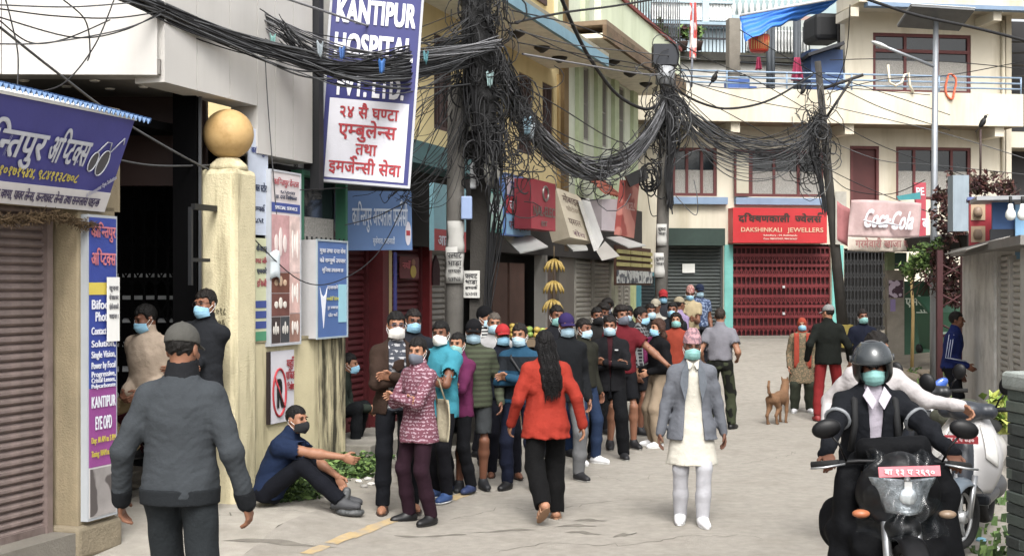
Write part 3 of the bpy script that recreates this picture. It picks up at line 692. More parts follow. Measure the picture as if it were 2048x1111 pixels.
def window(par, x0, x1, z0, z1, y, m, nx=2, nz=1, t=.06, curtain=True, bars=0, glass=None, rec=.1):
    q = ring(MB(), x0, x1, z0, z1, y-.03, y+.07, t); w_ = q.build('window', m, par)
    for i in range(1, nx): cx = x0+(x1-x0)*i/nx; bx('mullion', (cx-t*.45, y-.02, z0+t), (cx+t*.45, y+.06, z1-t), m, w_)
    for i in range(1, nz): cz = z0+(z1-z0)*i/nz; bx('transom', (x0+t, y-.024, cz-t*.3), (x1-t, y+.056, cz+t*.3), m, w_)
    for i in range(nx): a = x0+(x1-x0)*i/nx+t*.4; b = x0+(x1-x0)*(i+1)/nx-t*.4; bx('pane', (a, y+.02, z0+t*.9), (b, y+.028, z1-t*.9), glass or GLASS, w_)
    if curtain:
        q = MB(); q.sheet(lambda u, v: (x0+t+(x1-x0-2*t)*u, y+.012+.006*math.sin(u*60), z0+t+(z1-z0-2*t)*.55*v), 60, 1); q.build('curtain', CURT, w_)
    if bars:
        b0 = None
        for i in range(bars):
            cx = x0+t+(x1-x0-2*t)*(i+.5)/bars; q = MB(); q.box((-.012, -.012, z0+t), (.012, .012, z1-t))
            if b0 is None: b0 = q.build('bar', m, w_, (cx, y-.015, 0))
            else: part(b0, 'bar', w_, (cx, y-.015, 0))
    return w_
SLATS = {}
def shutter(par, x0, x1, z0, z1, y, m, pitch=.075, single=True):
    fr = bx('shutter', (x0-.03, y+.035, z0), (x1+.03, y+.05, z1), m, par)
    n = int((z1-z0)/pitch); w_ = x1-x0
    def prof(q, zb):
        pr = [(.03, 0), (.012, .012), (0, pitch*.35), (.002, pitch*.62), (.016, pitch*.86), (.03, pitch*.98)]
        vs = [(x, yy, zb+zz) for x in (-w_/2, w_/2) for yy, zz in pr]; k = len(pr); q.add(vs, [(i, k+i, k+i+1, i+1) for i in range(k-1)], False)
    if single:
        s0 = None
        for i in range(n):
            if s0 is None: q = MB(); prof(q, 0); s0 = q.build('slat', m, fr, ((x0+x1)/2, y, z0+.02)); continue
            part(s0, 'slat', fr, ((x0+x1)/2, y+random.uniform(-.002, .002), z0+.02+i*pitch))
    else:
        q = MB()
        for i in range(n): prof(q, z0+.02+i*pitch)
        o = q.build('slat_curtain', m, fr, ((x0+x1)/2, y, 0)); o['kind'] = 'stuff'
    bx('bottom_bar', (x0, y-.012, z0), (x1, y+.03, z0+.05), m, fr)
    for x in (x0, x1): bx('guide_rail', (x-.03, y-.03, z0), (x+.03, y+.06, z1), m, fr)
    return fr
def latgate(par, x0, x1, z0, z1, y, m, n=16, name='folding_gate'):
    g = bx(name, (x0, y-.02, z1-.05), (x1, y+.02, z1), m, par); b0 = None
    for i in range(n+1):
        x = x0+(x1-x0)*i/n
        if b0 is None: q = MB(); q.box((-.012, -.016, z0), (.012, .016, z1-.05)); b0 = q.build('bar', m, g, (x, y, 0))
        else: part(b0, 'bar', g, (x, y, 0))
    q = MB(); st = (x1-x0)/n; nz = int((z1-z0)/.32)
    for k in range(nz):
        zz = z0+.1+k*(z1-z0-.15)/nz; hh = (z1-z0-.15)/nz*.55
        for i in range(n):
            xa = x0+st*i
            for (a, b) in (((xa, zz), (xa+st, zz+hh)), ((xa, zz+hh), (xa+st, zz))):
                dx, dz = b[0]-a[0], b[1]-a[1]; l = math.hypot(dx, dz); nx_, nz_ = -dz/l*.009, dx/l*.009
                yy = y-.02; q.add([(a[0]-nx_, yy, a[1]-nz_), (b[0]-nx_, yy, b[1]-nz_), (b[0]+nx_, yy, b[1]+nz_), (a[0]+nx_, yy, a[1]+nz_)], [(0, 1, 2, 3)])
    o = q.build('lattice', m, g); o['kind'] = 'stuff'; return g
def wtag(o, l): o['label'] = l; return o
# ------------------------------------------------ optics shop, front left
CONC = mat('8e8064', .93, .15, 4, .4, 70, dirt='5d5341', damt=.6, dscale=2.2, streak=1)
CREAM = mat('c4b994', .93, .12, 3, .5, 60, dirt='6b6246', damt=.8, dscale=5, streak=1, dth=(.50, .70))
SHUT = mat('746560', .5, .25, 5, .15, 50, dirt='3a2c27', damt=.7, dscale=3, spec=.5)
sh = L.thing('optics_shop', 'beige optics shop with brown roller shutter at the near left edge', 'shop', -2.3, .2, 0)
def inL(o): o.matrix_parent_inverse = Matrix.Identity(4); return o
# shop parts are built in the frontage frame: a child empty is not needed, offsets are applied through this shift
def shift(root, fr): # place a root at the frame origin so that parts use frame coordinates
    root.location = fr.o; root.rotation_euler = (0, 0, fr.rz)
shift(sh, L)
bx('plinth', (-6, -.02, -.1), (-2.05, 1.2, .2), mat('6d685f', .95, .15, 4, .5, 50), sh)
shutter(sh, -5.2, -2.2, .2, 2.62, .2, SHUT, .062)
bx('pillar', (-2.11, 0, 0), (-1.66, .5, 2.6), CONC, sh, .012)
bx('pillar_base', (-2.16, -.05, 0), (-1.63, .52, .24), mat('7b705b', .95, .2, 5, .6, 40), sh, .03)
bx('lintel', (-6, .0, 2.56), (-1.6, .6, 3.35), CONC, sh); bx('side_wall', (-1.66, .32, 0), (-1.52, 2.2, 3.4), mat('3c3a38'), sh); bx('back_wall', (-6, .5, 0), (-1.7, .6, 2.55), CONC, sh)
# straw garland below the sign
q = MB()
for i in range(900):
    x = random.uniform(-3.6, -1.98); zc = 2.465+.025*math.sin(x*7); q.tube([(x, -.06+random.gauss(0, .02), zc+random.gauss(0, .022)), (x+random.uniform(-.09, .09), -.06+random.gauss(0, .025), zc-.015+random.gauss(0, .028))], .003, 3, False)
o = q.build('straw_garland', mat('55432b', .95, .3, 20)); shift(o, L); tag(o, 'dry brown straw garland hanging below the purple optics sign', 'garland')
# sign
PURP = mat('3f3f86', .45, .10, 3, .05, 30, spec=.5); WHT = mat('d6d6d2', .6, .05); SILV = mat('b9bcc4', .4, .08)
sg = thing('shop_sign', 'purple optics shop signboard with white Devanagari lettering and drawn sunglasses', 'sign'); shift(sg, L)
zt, zb = 3.225, 2.55; tilt = math.atan2(.27, zt-zb); hS = math.hypot(.27, zt-zb); MS = T(0, -.03, zb) @ Rm(tilt, 'X')   # local board: x along, z up the board
q = MB(); q.box((-5.2, 0, 0), (-1.84, .1, hS), MS); q.build('board', PURP, sg)
q = MB(); q.box((-5.2, -.006, .0), (-1.84, 0, .15), MS); q.build('bottom_strip', plain('c9c5c4', .6), sg)
q = MB(); q.box((-5.2, -.012, hS), (-1.83, .11, hS+.022), MS); q.build('top_trim', WHT, sg)
def st(s, x, z, h, wd, m, **k): return text(s, m, sg, x, z, -.011, h=h, wd=wd, M=MS, **k)
st('कान्तिपुर', -3.12, .43, .20, .78, SILV, bold=.03, shear=.12); st('अप्टिक्स', -2.47, .43, .20, .42, SILV, bold=.03, shear=.12)
YT = mat('c9b93c', .6); st('९८५१०१७१५४४, ९८४११३८७०८', -2.75, .235, .07, .95, YT, bold=.02, shear=.1)
st('यहाँ सबै प्रकारका चश्मा, पावर लेन्स, कन्ट्याक्ट लेन्स तथा सनग्लास पाइन्छ', -2.65, .073, .07, 1.4, mat('4a3f63', .6), bold=.01)
st('A Computer Eye Solution', -1.985, .2, .035, .32, plain('b9b9cc'), rot=.55)
LENS = plain('4b4a4e', .3)
for cx, s in ((-2.17, .055), (-2.06, .072)):
    for (nm, m, k, yy) in (('lens', LENS, 1., -.009), ('lens_rim', SILV, 0, -.012)):
        q = MB(); pts = [(cx+s*.8*math.cos(a)+.25*s*math.sin(a), .37+s*1.35*math.sin(a)) for a in [2*PI*i/20 for i in range(20)]]
        if k: q.prism(pts, yy, yy+.003, MS)
        else: q.tube([MS @ Vector((x, yy, z)) for x, z in pts+pts[:1]], .0045, 4, False)
        q.build(nm, m, sg)
q = MB(); q.tube([MS @ Vector(p) for p in ((-2.16, -.012, .44), (-2.08, -.012, .53), (-2.03, -.012, .53), (-2.02, -.012, .45), (-1.93, -.012, .55), (-1.9, -.012, .58), (-1.89, -.012, .53))], .005, 4); q.build('frame_arm', SILV, sg)
# bunting of blue and white triangles on the top edge
bt = thing('bunting', 'row of tiny blue and white triangles along the top of the optics sign', 'bunting'); shift(bt, L)
q = MB(); q.tube([(-5.2, -.33, 3.29), (-3.4, -.33, 3.285), (-2.4, -.33, 3.27), (-1.68, -.33, 3.24)], .008, 4); q.build('cord', plain('20304a'), bt)
q1, q2 = MB(), MB()
t0 = None
for i in range(64):
    x = -5.1+i*.0535; z = 3.285 if x < -3.4 else 3.285-.022*max(0, (x+3.4)/1.6)**1.5*1.6
    if t0 is None:
        q = MB(); q.prism([(-.023, 0), (.023, 0), (0, -.038)], -.004, .004); t0 = q.build('pennant', plain('88aee0', .6), bt, (x, -.34, z))
        q = MB(); q.prism([(-.023, 0), (.023, 0), (0, -.038)], -.004, .004); t1 = q.build('pennant', plain('2c4f7c', .6), bt, (x+.026, -.335, z+.01))
    else: part(t0, 'pennant', bt, (x, -.34, z)); part(t1, 'pennant', bt, (x+.026, -.335, z+.01))
# vertical banner on the pillar
bn = thing('eye_clinic_banner', 'tall blue and purple eye clinic banner on the beige shop pillar', 'banner'); shift(bn, L)
bx('frame', (-2.075, -.06, .27), (-1.72, 0, 2.52), plain('9ea3a8', .4), bn)
def bp(n, z0, z1, c, x0=-2.06, x1=-1.735, y=-.063): return bx(n, (x0, y, z0), (x1, -.0595, z1), mat(c, .5, .06), bn)
bp('blue_panel', 1.24, 2.5, '2c3f8f'); bp('yellow_panel', 1.93, 2.02, 'c9b32f', y=-.066); bp('purple_panel', .66, 1.238, '8a3f84'); bp('photo_panel', .29, .658, 'b5b1b0')
PINK = mat('c9737e', .6); TXW = plain('d9dbe4', .6)
for s, z, h, m in (('कान्तिपुर', 2.40, .09, PINK), ('अप्टिक्स', 2.2, .1, PINK), ('Bifocal,', 1.86, .07, TXW), ('Photo,', 1.77, .07, TXW), ('Contact Lens', 1.665, .055, TXW), ('Solution,', 1.57, .05, TXW), ('Single Vision,', 1.49, .05, TXW), ('Power by Focal', 1.41, .05, TXW), ('Progressive,', 1.345, .042, TXW), ('Cristal Lenses,', 1.30, .036, TXW), ('Polycarbonate', 1.258, .032, TXW), ('KANTIPUR', 1.14, .085, TXW), ('EYE OPD', .985, .1, TXW), ('Day: 10 AM to 5 PM', .86, .045, YT), ('Timing: 10AM to 5 PM', .76, .045, YT)):
    text(s, m, bn, -1.8975, z, -.068, h=h, wd=.29 if len(s) > 7 else .2, bold=.03)
bx('photo_print', (-2.05, -.067, .3), (-1.745, -.0635, .648), mat('8d8886', .6, .2, 4, 0, pat='camo', c2='4f4a49', ps=5), bn)
o = bx('paper_notice', (-1.88, -.09, 1.58), (-1.73, -.085, 2.06), mat('d8d8d4', .8, .04)); shift(o, L); tag(o, 'white paper notice pasted over the blue eye clinic banner', 'notice'); 
for i, t_ in enumerate(('सूचना', 'यो पसल बन्द', 'रहेको जानकारी', 'गराइन्छ ।')): text(t_, plain('77777c', .8), o, -1.805, 1.98-.07*i, -.092, h=.035, wd=.11, bold=.01)
# ------------------------------------------------ hospital building
HW = mat('b9b6b1', .5, .05, 1.5, .04, 20, dirt='8f8c86', damt=.35, dscale=1.2, streak=1)
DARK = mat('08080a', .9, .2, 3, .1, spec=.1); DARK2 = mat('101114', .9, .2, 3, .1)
hb_ = thing('hospital_building', 'white panelled hospital building above the dark stair entrance', 'building'); shift(hb_, L)
xs = [L.x(p) for p in (322, 388, 454, 509, 545, 581, 620)]
for i in range(6):
    zb_ = 3.64 if i < 3 else 3.21
    bx('facade_panel', (xs[i]+.006, -.03, zb_), (xs[i+1]-.006, .25, 4.95 if i >= 3 else 7), HW, hb_)
    if i >= 3: bx('facade_panel', (xs[i]+.006, -.03, 5.75), (xs[i+1]-.006, .25, 7), HW, hb_)
bx('joint_backing', (xs[0]+.01, .0, 3.66), (xs[-1]-.01, .24, 4.9), plain('4d4b49'), hb_)
window(hb_, xs[3], xs[-1]+.5, 4.95, 5.75, .05, plain('23262d', .5), 4, 1, .05, False)
bx('downpipe', (xs[-1]+.02, -.09, 2.95), (xs[-1]+.12, .01, 7), plain('1c1d20', .6), hb_)
bx('end_wall', (xs[-1]+.13, .5, 3.2), (4.5, .8, 6.8), mat('b3b0a9'), hb_)
cw = L.w(xs[0], 0, 0); F0 = Frame((cw.x, cw.y, 0), R(1.5))     # frontal wing to the left of the corner
hw = thing('hospital_wing', 'frontal white panelled wing with downlights above the optics sign', 'building'); shift(hw, F0)
for i, (a, b) in enumerate(((-4.6, -3.1), (-3.09, -1.262), (-1.255, -.02))): bx('facade_panel', (a, -.05, 3.69), (b, .2, 7), HW, hw)
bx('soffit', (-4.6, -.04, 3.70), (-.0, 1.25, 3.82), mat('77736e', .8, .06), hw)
for x, y in ((-1.2, .3), (-.95, .62), (-.62, .3), (-.62, .75), (-.3, .62), (-.05, .3)):
    q = MB(); q.lathe([(.035, -.012), (.045, 0), (.03, .004)], 12, T(x, y, 3.698)); q.build('downlight', mat('e6e2d8', .3), hw)
# entrance walls, columns, ceiling, floor
bx('inner_beam', (-1.5, 1.25, 2.9), (.1, 1.35, 3.7), plain('3a2723'), hw)
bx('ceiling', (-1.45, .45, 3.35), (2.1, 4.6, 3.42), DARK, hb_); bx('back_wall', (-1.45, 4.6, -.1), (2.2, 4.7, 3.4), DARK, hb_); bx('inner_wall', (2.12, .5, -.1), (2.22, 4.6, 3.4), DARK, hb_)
bx('column', (-.08, .75, 0), (.12, .95, 3.7), plain('050506', .9, spec=.05), hw); bx('glass_column', (.13, .8, .1), (.155, .83, 3.7), plain('3a3c40', .4), hw)
latgate(hw, -.95, .35, .9, 3.35, 1.5, plain('050506', .9, spec=.05), 12)
stc = thing('staircase', 'dark open metal staircase inside the hospital entrance', 'staircase'); shift(stc, F0)
s0 = None
for i in range(8):
    Y = 12.0-cw.y+.25*i+.1
    if s0 is None: q = MB(); q.bbox((-.5, -.12, -.02), (.5, .12, .02), .005); s0 = q.build('tread', mat('a9acae', .6), stc, (-.95, Y, .48))
    else: part(s0, 'tread', stc, (-.95, Y, .48+.232*i))
for x in (-1.42, -.46): q = MB(); q.cyl((x, 1.35, .3), (x, 3.4, 2.3), .03, n=6); q.build('stringer', plain('2b2d30'), stc)
q = MB(); q.tube([(-1.4, 1.3, .9), (-1.4, 3.2, 3.0)], .02, 6); q.build('handrail', plain('3a3c40', .4), stc)
# ------------------------------------------------ gate pillar with ball, boundary wall and its posters
OCH = mat('b8955a', .6, .10, 6, .12, 60, dirt='7d5f30', damt=.8, dscale=3, dth=(.45, .66))
gp = thing('gate_pillar', 'cream gate pillar topped by an ochre ball', 'gate pillar'); shift(gp, L)
q = MB(); q.bbox((-.19, -.17, -.1), (.20, .20, 3.02), .05); q.build('shaft', CREAM, gp)
q = MB(); q.lathe([(.175, 0), (.165, .05), (.10, .11)], 20, T(.01, .015, 3.01)); q.build('neck', CREAM, gp)
q = MB(); q.ell((.01, .015, 3.335), (.222, .222, .222), 32, 20); q.build('ball', OCH, gp)
q = MB(); q.box((-.55, .0, 2.64), (-.2, .04, 2.69)); q.build('gate_bracket', plain('1a1a1b', .5), gp)
q = MB(); q.box((-.58, .02, 2.0), (-.55, .05, 2.66)); q.box((-.55, .02, 2.2), (-.28, .05, 2.23)); q.build('gate_hinge', plain('202124', .5), gp)
GRAF = plain('5c563f', .9)
for i, s in enumerate(('९८०१८', '९८०६', '९८०६', '९८७', '९६५', '४४५', '९९०')): text(s, GRAF, gp, -.115, 1.78-.10*i, 0, h=.06, wd=.17-.015*i, bold=.01, M=T(-.196, .0, 0) @ Rm(R(-90), 'Z') @ T(.115, 0, 0), name='painted_number')
bw = thing('boundary_wall', 'weathered cream boundary wall with black rain stains', 'wall'); shift(bw, L)
xa, xb = .19, L.x(690)
q = MB(); q.bbox((xa, 0, -.15), (xb, .2, 1.47), .015); q.build('wall_face', mat('c6ba92', .93, .10, 2.5, .3, 50, dirt='5f553f', damt=.8, dscale=5, streak=1, dth=(.52, .72)), bw)
bx('coping', (xa, -.012, 1.47), (xb+.01, .215, 1.50), mat('8d8262', .95, .2, 5, .5, 40, dirt='3a362c', dscale=3), bw)
q = MB(); q.bbox((xb-.62, -.004, -.15), (xb+.004, .205, 1.468), .004); q.build('stained_end', mat('c6ba92', .95, .15, 3, .4, 50, dirt='262319', damt=.95, dscale=9, streak=1, dth=(.40, .58)), bw)
def board(name, label, cat, pa, pb, y, th, m, par=None, fm=None, tl=0):
    x0, z1 = L.on(pa[0], pa[1], y); x1 = L.x(pb[0], y); z0 = L.z(pa[0], pb[1], y)
    o = thing(name, label, cat); shift(o, L); bx('panel', (x0, y, z0), (x1, y+th, z1), m, o)
    if fm: ring(MB(), x0-.012, x1+.012, z0-.012, z1+.012, y-.008, y+th+.002, .018).build('frame', fm, o)
    return o, x0, x1, z0, z1
def lines(o, specs, x0, x1, z0, z1, y):
    for (s, u, v, h, wd, m, *k) in specs: text(s, m, o, x0+(x1-x0)*u, z0+(z1-z0)*v, y-.004, h=(z1-z0)*h, wd=(x1-x0)*wd if wd else None, bold=k[0] if k else .02)
INK = plain('38415c', .7); RED = mat('a32630', .6, .05); REDP = plain('b95a62', .7); BLUP = plain('394a8c', .6)
o, a, b, c, e = board('notice_poster', 'pale hanging notice poster beside the gate pillar ball', 'poster', (497, 255), (536, 468), -.01, .012, mat('b9c2d2', .7, .06))
lines(o, (('कान्तिपुर', .5, .8, .06, .75, BLUP), ('जनरल स्टोर', .5, .45, .07, .8, INK), ('सम्पर्क', .5, .25, .05, .6, INK), ('९८५१', .5, .14, .05, .5, INK)), a, b, c, e, -.01)
o, a, b, c, e = board('price_chart', 'green and white service chart on the wall beside the dental banner', 'poster', (507, 475), (538, 682), -.01, .012, mat('c2c49c', .7, .06))
q = MB(); w_, hh = b-a, e-c
for i in range(3): q.box((a+.02, -.014, c+hh*(.12+.1*i)), (b-.02, -.011, c+hh*(.19+.1*i)))
q.build('blue_row', BLUP, o); bx('green_row', (a, -.014, c), (b, -.011, c+hh*.09), plain('3f8a63'), o)
lines(o, (('सेवाहरु', .5, .9, .05, .7, INK), ('रगत जाँच', .5, .78, .05, .8, REDP), ('एक्सरे', .5, .68, .05, .6, INK), ('इसिजी', .5, .56, .06, .6, REDP)), a, b, c, e, -.01)
o, a, b, c, e = board('dental_banner', 'tall white dental clinic banner with tooth photographs', 'banner', (541, 340), (600, 690), -.05, .05, mat('c9c0c0', .6, .05), fm=plain('a9adb3', .4))
w_, hh = b-a, e-c
bx('blue_band', (a, -.054, c+hh*.765), (b, -.051, c+hh*.82), BLUP, o)
lines(o, (('कान्तिपुर डेन्टल', .5, .94, .035, .85, REDP), ('९८५१०४४', .55, .885, .018, .5, INK), ('डा. दन्त विशेषज्ञ', .5, .855, .022, .7, INK), ('SPECIAL SERVICE', .5, .792, .02, .75, TXW)), a, b, c, e, -.054)
for (u0, u1, v0, v1, c1, c2) in ((.02, .62, .42, .75, 'b58a8a', 'd9c9c4'), (.64, .98, .42, .75, 'cdb3ac', 'e2d6cf'), (.02, .62, .30, .415, '6b3f30', 'c8a98a'), (.02, .62, .165, .295, '6a4038', 'd6cfc4'), (.02, .31, .01, .16, '3e3230', 'c9c3ba'), (.33, .62, .01, .16, '3b3d40', 'c0bcb4'), (.64, .98, .18, .415, 'c9a59c', 'e4dcd4'), (.64, .98, .01, .175, '8f6a5c', 'd9d0c8')):
    bx('tooth_photo', (a+w_*u0, -.055, c+hh*v0), (a+w_*u1, -.051, c+hh*v1), mat(c1, .6, .3, 6, 0), o)
    q = MB(); uc, vc = (u0+u1)/2, (v0+v1)/2
    for i in range(3): q.ell((a+w_*(uc+(i-1)*(u1-u0)*.24), -.056, c+hh*(vc+.01*(i % 2))), (w_*(u1-u0)*.11, .003, hh*(v1-v0)*(.16+.1*((i+int(u0*9)) % 2))), 10, 6)
    q.build('tooth_print', mat(c2, .5, .1), o)
lb, a, b, c, e = board('clinic_lightbox', 'blue clinic lightbox sign standing on the boundary wall', 'sign', (634, 480), (694, 676), -.10, .004, mat('46659c', .5, .06), fm=plain('9aa7ad', .4))
for (nm, s_) in (('box_body', 0),):
    x0l = L.x(600, .1); bx('box_body', (a-.01, -.095, c-.005), (b+.01, .22, e+.005), mat('a8a6a6', .6, .06), lb)
lines(lb, (('मुख तथा दन्त रोग', .5, .9, .045, .85, TXW), ('को सम्पूर्ण उपचार', .5, .80, .045, .85, TXW), ('सुविधा उपलब्ध छ', .5, .70, .04, .7, TXW), ('एक्सरे', .5, .52, .035, .35, TXW), ('स्केलिंग', .5, .40, .035, .4, plain('c9c65a')), ('रुट क्यानल', .5, .31, .03, .35, TXW), ('दाँत भर्ने', .5, .23, .03, .3, TXW)), a, b, c, e, -.10)
w_, hh = b-a, e-c; bx('cyan_panel', (a+w_*.7, -.106, c+hh*.15), (a+w_*.97, -.102, c+hh*.55), plain('8cc0cf'), lb)
q = MB(); q.prism([(a+w_*.08, c+hh*.52), (a+w_*.13, c+hh*.45), (a+w_*.2, c+hh*.42), (a+w_*.27, c+hh*.45), (a+w_*.32, c+hh*.52), (a+w_*.26, c+hh*.34), (a+w_*.2, c+hh*.1), (a+w_*.14, c+hh*.34)], -.107, -.102); q.build('tooth_drawing', TXW, lb)
npk, a, b, c, e = board('no_parking_sign', 'white no parking sign with red ring and black R on the boundary wall', 'sign', (541, 703), (588, 848), -.03, .03, mat('c4c2c8', .6, .05))
w_, hh = b-a, e-c; bx('dark_edge', (a-.03, -.034, c), (a-.002, 0, e), plain('2a2021'), npk)
q = MB(); ctr = (a+w_*.36, c+hh*.42); q.tube([(ctr[0]+w_*.27*math.cos(t), -.035, ctr[1]+hh*.33*math.sin(t)) for t in [2*PI*i/24 for i in range(25)]], .012, 5, False); q.tube([(ctr[0]-w_*.2, -.036, ctr[1]+hh*.22), (ctr[0]+w_*.2, -.036, ctr[1]-hh*.22)], .011, 5); q.build('red_ring', RED, npk)
lines(npk, (('R', .37, .42, .40, .28, plain('1d1a1b'), .05), ('यहाँ', .80, .82, .12, .3, RED), ('पार्किङ', .80, .65, .12, .36, RED), ('निषेध', .82, .48, .10, .28, RED)), a, b, c, e, -.034)
# small torn paper by the posters
q = MB(); q.sheet(lambda u, v: (.62+.16*u, -.06-.05*math.sin(3*u), 2.05+.25*v+.03*math.sin(5*u)), 6, 4, .003); o = q.build('torn_paper', mat('b5bfc4', .7)); shift(o, L); tag(o, 'torn pale paper flapping beside the dental banner', 'paper')
# steel window box with green frame behind the banners
wb = thing('grille_window', 'dark green framed window with grille above the clinic lightbox', 'window'); shift(wb, L)
x0, x1 = L.x(600, .1), L.x(692, .1); z0, z1 = 2.15, 3.15
ring(MB(), x0, x1, z0, z1, .08, .2, .05).build('frame', plain('2f6a50', .6), wb); bx('pane', (x0, .22, z0), (x1, .24, z1), GLASS, wb); bx('curtain', (x0+.3, .2, z0+.25), (x1-.1, .215, z0+.55), CURT, wb)
for i in range(9): bx('grille_bar', (x0+.06+i*(x1-x0-.1)/9, .05, z0), (x0+.075+i*(x1-x0-.1)/9, .065, z0+.34), plain('1d1f20'), wb)
bx('window_wall', (xs[-1]-.2, .26, 1.5), (x1+.2, .5, 3.2), plain('17181b'), hb_)
# hospital hanging sign (faces the camera)
NAVY = mat('272a6b', .4, .06, 3, 0, spec=.5)
pc = P(741, 180, 13.25); hsn = thing('hospital_sign', 'large tilted navy hospital sign with white and red lettering', 'sign', pc, R(6))
sx = 13.25/FPX; tl = R(4.2)
MH = Rm(-tl*-1, 'Y')
def hbx(n, x0, z0, x1, z1, y0, y1, m): q = MB(); q.box((x0*sx, y0, z0*sx), (x1*sx, y1, z1*sx), MH); return q.build(n, m, hsn)
hbx('panel', -90, -187, 90, 240, 0, .12, NAVY)
q = ring(MB(), -93*sx, 93*sx, -190*sx, 243*sx, -.012, .13, .025); q.v = [tuple(MH @ Vector(p)) for p in q.v]; q.build('frame', plain('a7a9ae', .4), hsn)
hbx('white_panel', -79, -180, 79, -22, -.006, -.001, mat('c4c4cc', .5, .04))
HWT = mat('dcdce4', .5, .03)
for s, z, h, wd, m, bo in (('KANTIPUR', 155, 47, 158, HWT, .05), ('HOSPITAL', 86, 47, 158, HWT, .05), ('PVT. LTD.', 8, 44, 135, HWT, .05), ('२४ सै घण्टा', -46, 24, 118, RED, .03), ('एम्बुलेन्स', -82, 27, 114, RED, .03), ('तथा', -119, 24, 42, RED, .03), ('इमर्जेन्सी सेवा', -156, 25, 142, RED, .03)):
    text(s, m, hsn, 0, z*sx, -.012, h=h*sx, wd=wd*sx, bold=bo, M=MH)
for z in (-100, 60): q = MB(); q.cyl((-90*sx, .06, z*sx), (-150*sx, .1, z*sx), .025, n=6); q.build('bracket', plain('2a2a2c'), hsn)
# pharmacy sign (faces the camera)
F1 = Frame(P(760, 440, 14.6), R(20)); sx = 14.6/FPX
ps = thing('pharmacy_sign', 'sky blue pharmacy signboard below the hospital sign', 'sign', F1.o, F1.rz)
q = MB(); q.box((-66*sx, 0, -60*sx), (66*sx, .06, 58*sx), Rm(R(-1), 'Y')); q.build('panel', mat('5677a8', .55, .06, 3), ps)
lines(ps, (('कान्तिपुर अस्पताल फार्मेसी', .5, .58, .32, .86, plain('c3cede'), .02), ('सुकेधारा, काठमाडौं', .56, .16, .10, .34, plain('c3cede'))), -66*sx, 66*sx, -60*sx, 58*sx, 0)
q = MB(); q.prism([(58*sx+6*sx*math.cos(t), -26*sx+24*sx*math.sin(t)) for t in [2*PI*i/18 for i in range(18)]], -.006, -.002); q.build('oval_mark', plain('c9c4cc'), ps)
q = MB(); q.box((54*sx, -.01, -30*sx), (62*sx, -.0065, -20*sx)); q.build('red_mark', RED, ps)
# ------------------------------------------------ left row: yellow and green buildings over the shops
YW = mat('d2bd86', .92, .06, 2, .15, 40, dirt='9c8450', damt=.45, dscale=1.0, streak=1); GW = mat('cdd3bf', .92, .06, 2, .15, 40, dirt='8b9473', damt=.4, streak=1)
BRW = mat('4d3a37', .7, .15, 5); REDS = mat('511b1f', .55, .2, 4, .1, dirt='34100f', damt=.6, dscale=3); GRYS = mat('77736c', .55, .15, 4, .1, dirt='4b473f', damt=.6, dscale=3)
yb = thing('yellow_building', 'yellow plastered building with shops below and brown grilled windows', 'building'); shift(yb, L)
FY = .5
def X(px, y=FY): return L.x(px, y)
def zz(px, py, y=FY): return L.z(px, py, y)
wins = [(X(868), X(906), 4.1, 5.38), (X(1038), X(1066), 4.13, 5.42), (X(1085), X(1107), 4.15, 5.45)]
x_end = X(1130); x_g = X(1278)
holed(4.65, x_end, 3.62, 9, [(a, b, c, e) for a, b, c, e in wins], FY, FY+.3).build('upper_wall', YW, yb)
for a, b, c, e in wins: window(yb, a, b, c, e, FY+.06, BRW, 2, 1, .06, False, 6)
window(yb, X(1045), X(1090), 6.75, 8.0, FY-.01, BRW, 2, 1, .06, False, 5)
bx('drainpipe', (X(1118), FY-.1, 2.6), (X(1127), FY, 9), mat('6b5532', .8), yb); bx('corner_pier', (x_end-.5, FY-.03, 3.62), (x_end, FY+.01, 5.7), mat('a58a55', .9, .1, 3), yb)
bx('eave_soffit', (4.65, -.5, 5.72), (11.3, FY, 5.80), mat('ddd6c4', .9), yb); bx('eave_edge', (4.65, -.56, 5.70), (11.3, -.5, 5.86), mat('6f95a6', .6, .1, 4, dirt='4a6470', damt=.4), yb); bx('eave_cap', (4.65, -.56, 5.86), (11.3, FY, 5.92), mat('8a8674'), yb)
for px in (985, 1040, 1090, 1125):
    x, _ = L.on(px, 150, -.05); q = MB(); q.lathe([(.03, -.09), (.12, -.03), (.13, 0)], 10, T(min(x, 11.0), 0, 5.715)); q.build('soffit_lamp', plain('35302b'), yb)
gbd = thing('green_building', 'pale green building with three tall barred windows at the bend', 'building'); shift(gbd, L)
gw = [(X(1165), X(1181), 4.75, 6.14), (X(1200), X(1217), 4.76, 6.16), (X(1234), X(1251), 4.78, 6.18)]
holed(x_end, x_g, 3.3, 9.5, gw, FY+.02, FY+.3).build('upper_wall', GW, gbd)
for a, b, c, e in gw: window(gbd, a, b, c, e, FY+.08, plain('8d8a83', .6), 2, 2, .05, False, 5, mat('70736f', .3))
for px in (1152, 1190, 1224, 1262): bx('pilaster', (X(px), FY-.06, 3.3), (X(px+9), FY+.019, 6.2), mat('b0bc98', .9, .08), gbd)
bx('eave_soffit', (11.31, -.45, 6.2), (x_g, FY, 6.28), mat('d6cfbc', .9), gbd); bx('eave_edge', (11.31, -.52, 6.18), (x_g+.2, -.45, 6.42), mat('6b5743', .95, .25, 5, .5, 30, dirt='3b4023', damt=.8, dscale=2), gbd); bx('eave_cap', (11.31, -.52, 6.42), (x_g+.2, FY, 6.5), mat('7b6a55', .95), gbd)
for x in (12.2, 13.6, 15, 16.4): q = MB(); q.lathe([(.03, -.09), (.13, -.03), (.14, 0)], 10, T(x, -.05, 6.195)); q.build('soffit_lamp', plain('35302b'), gbd)
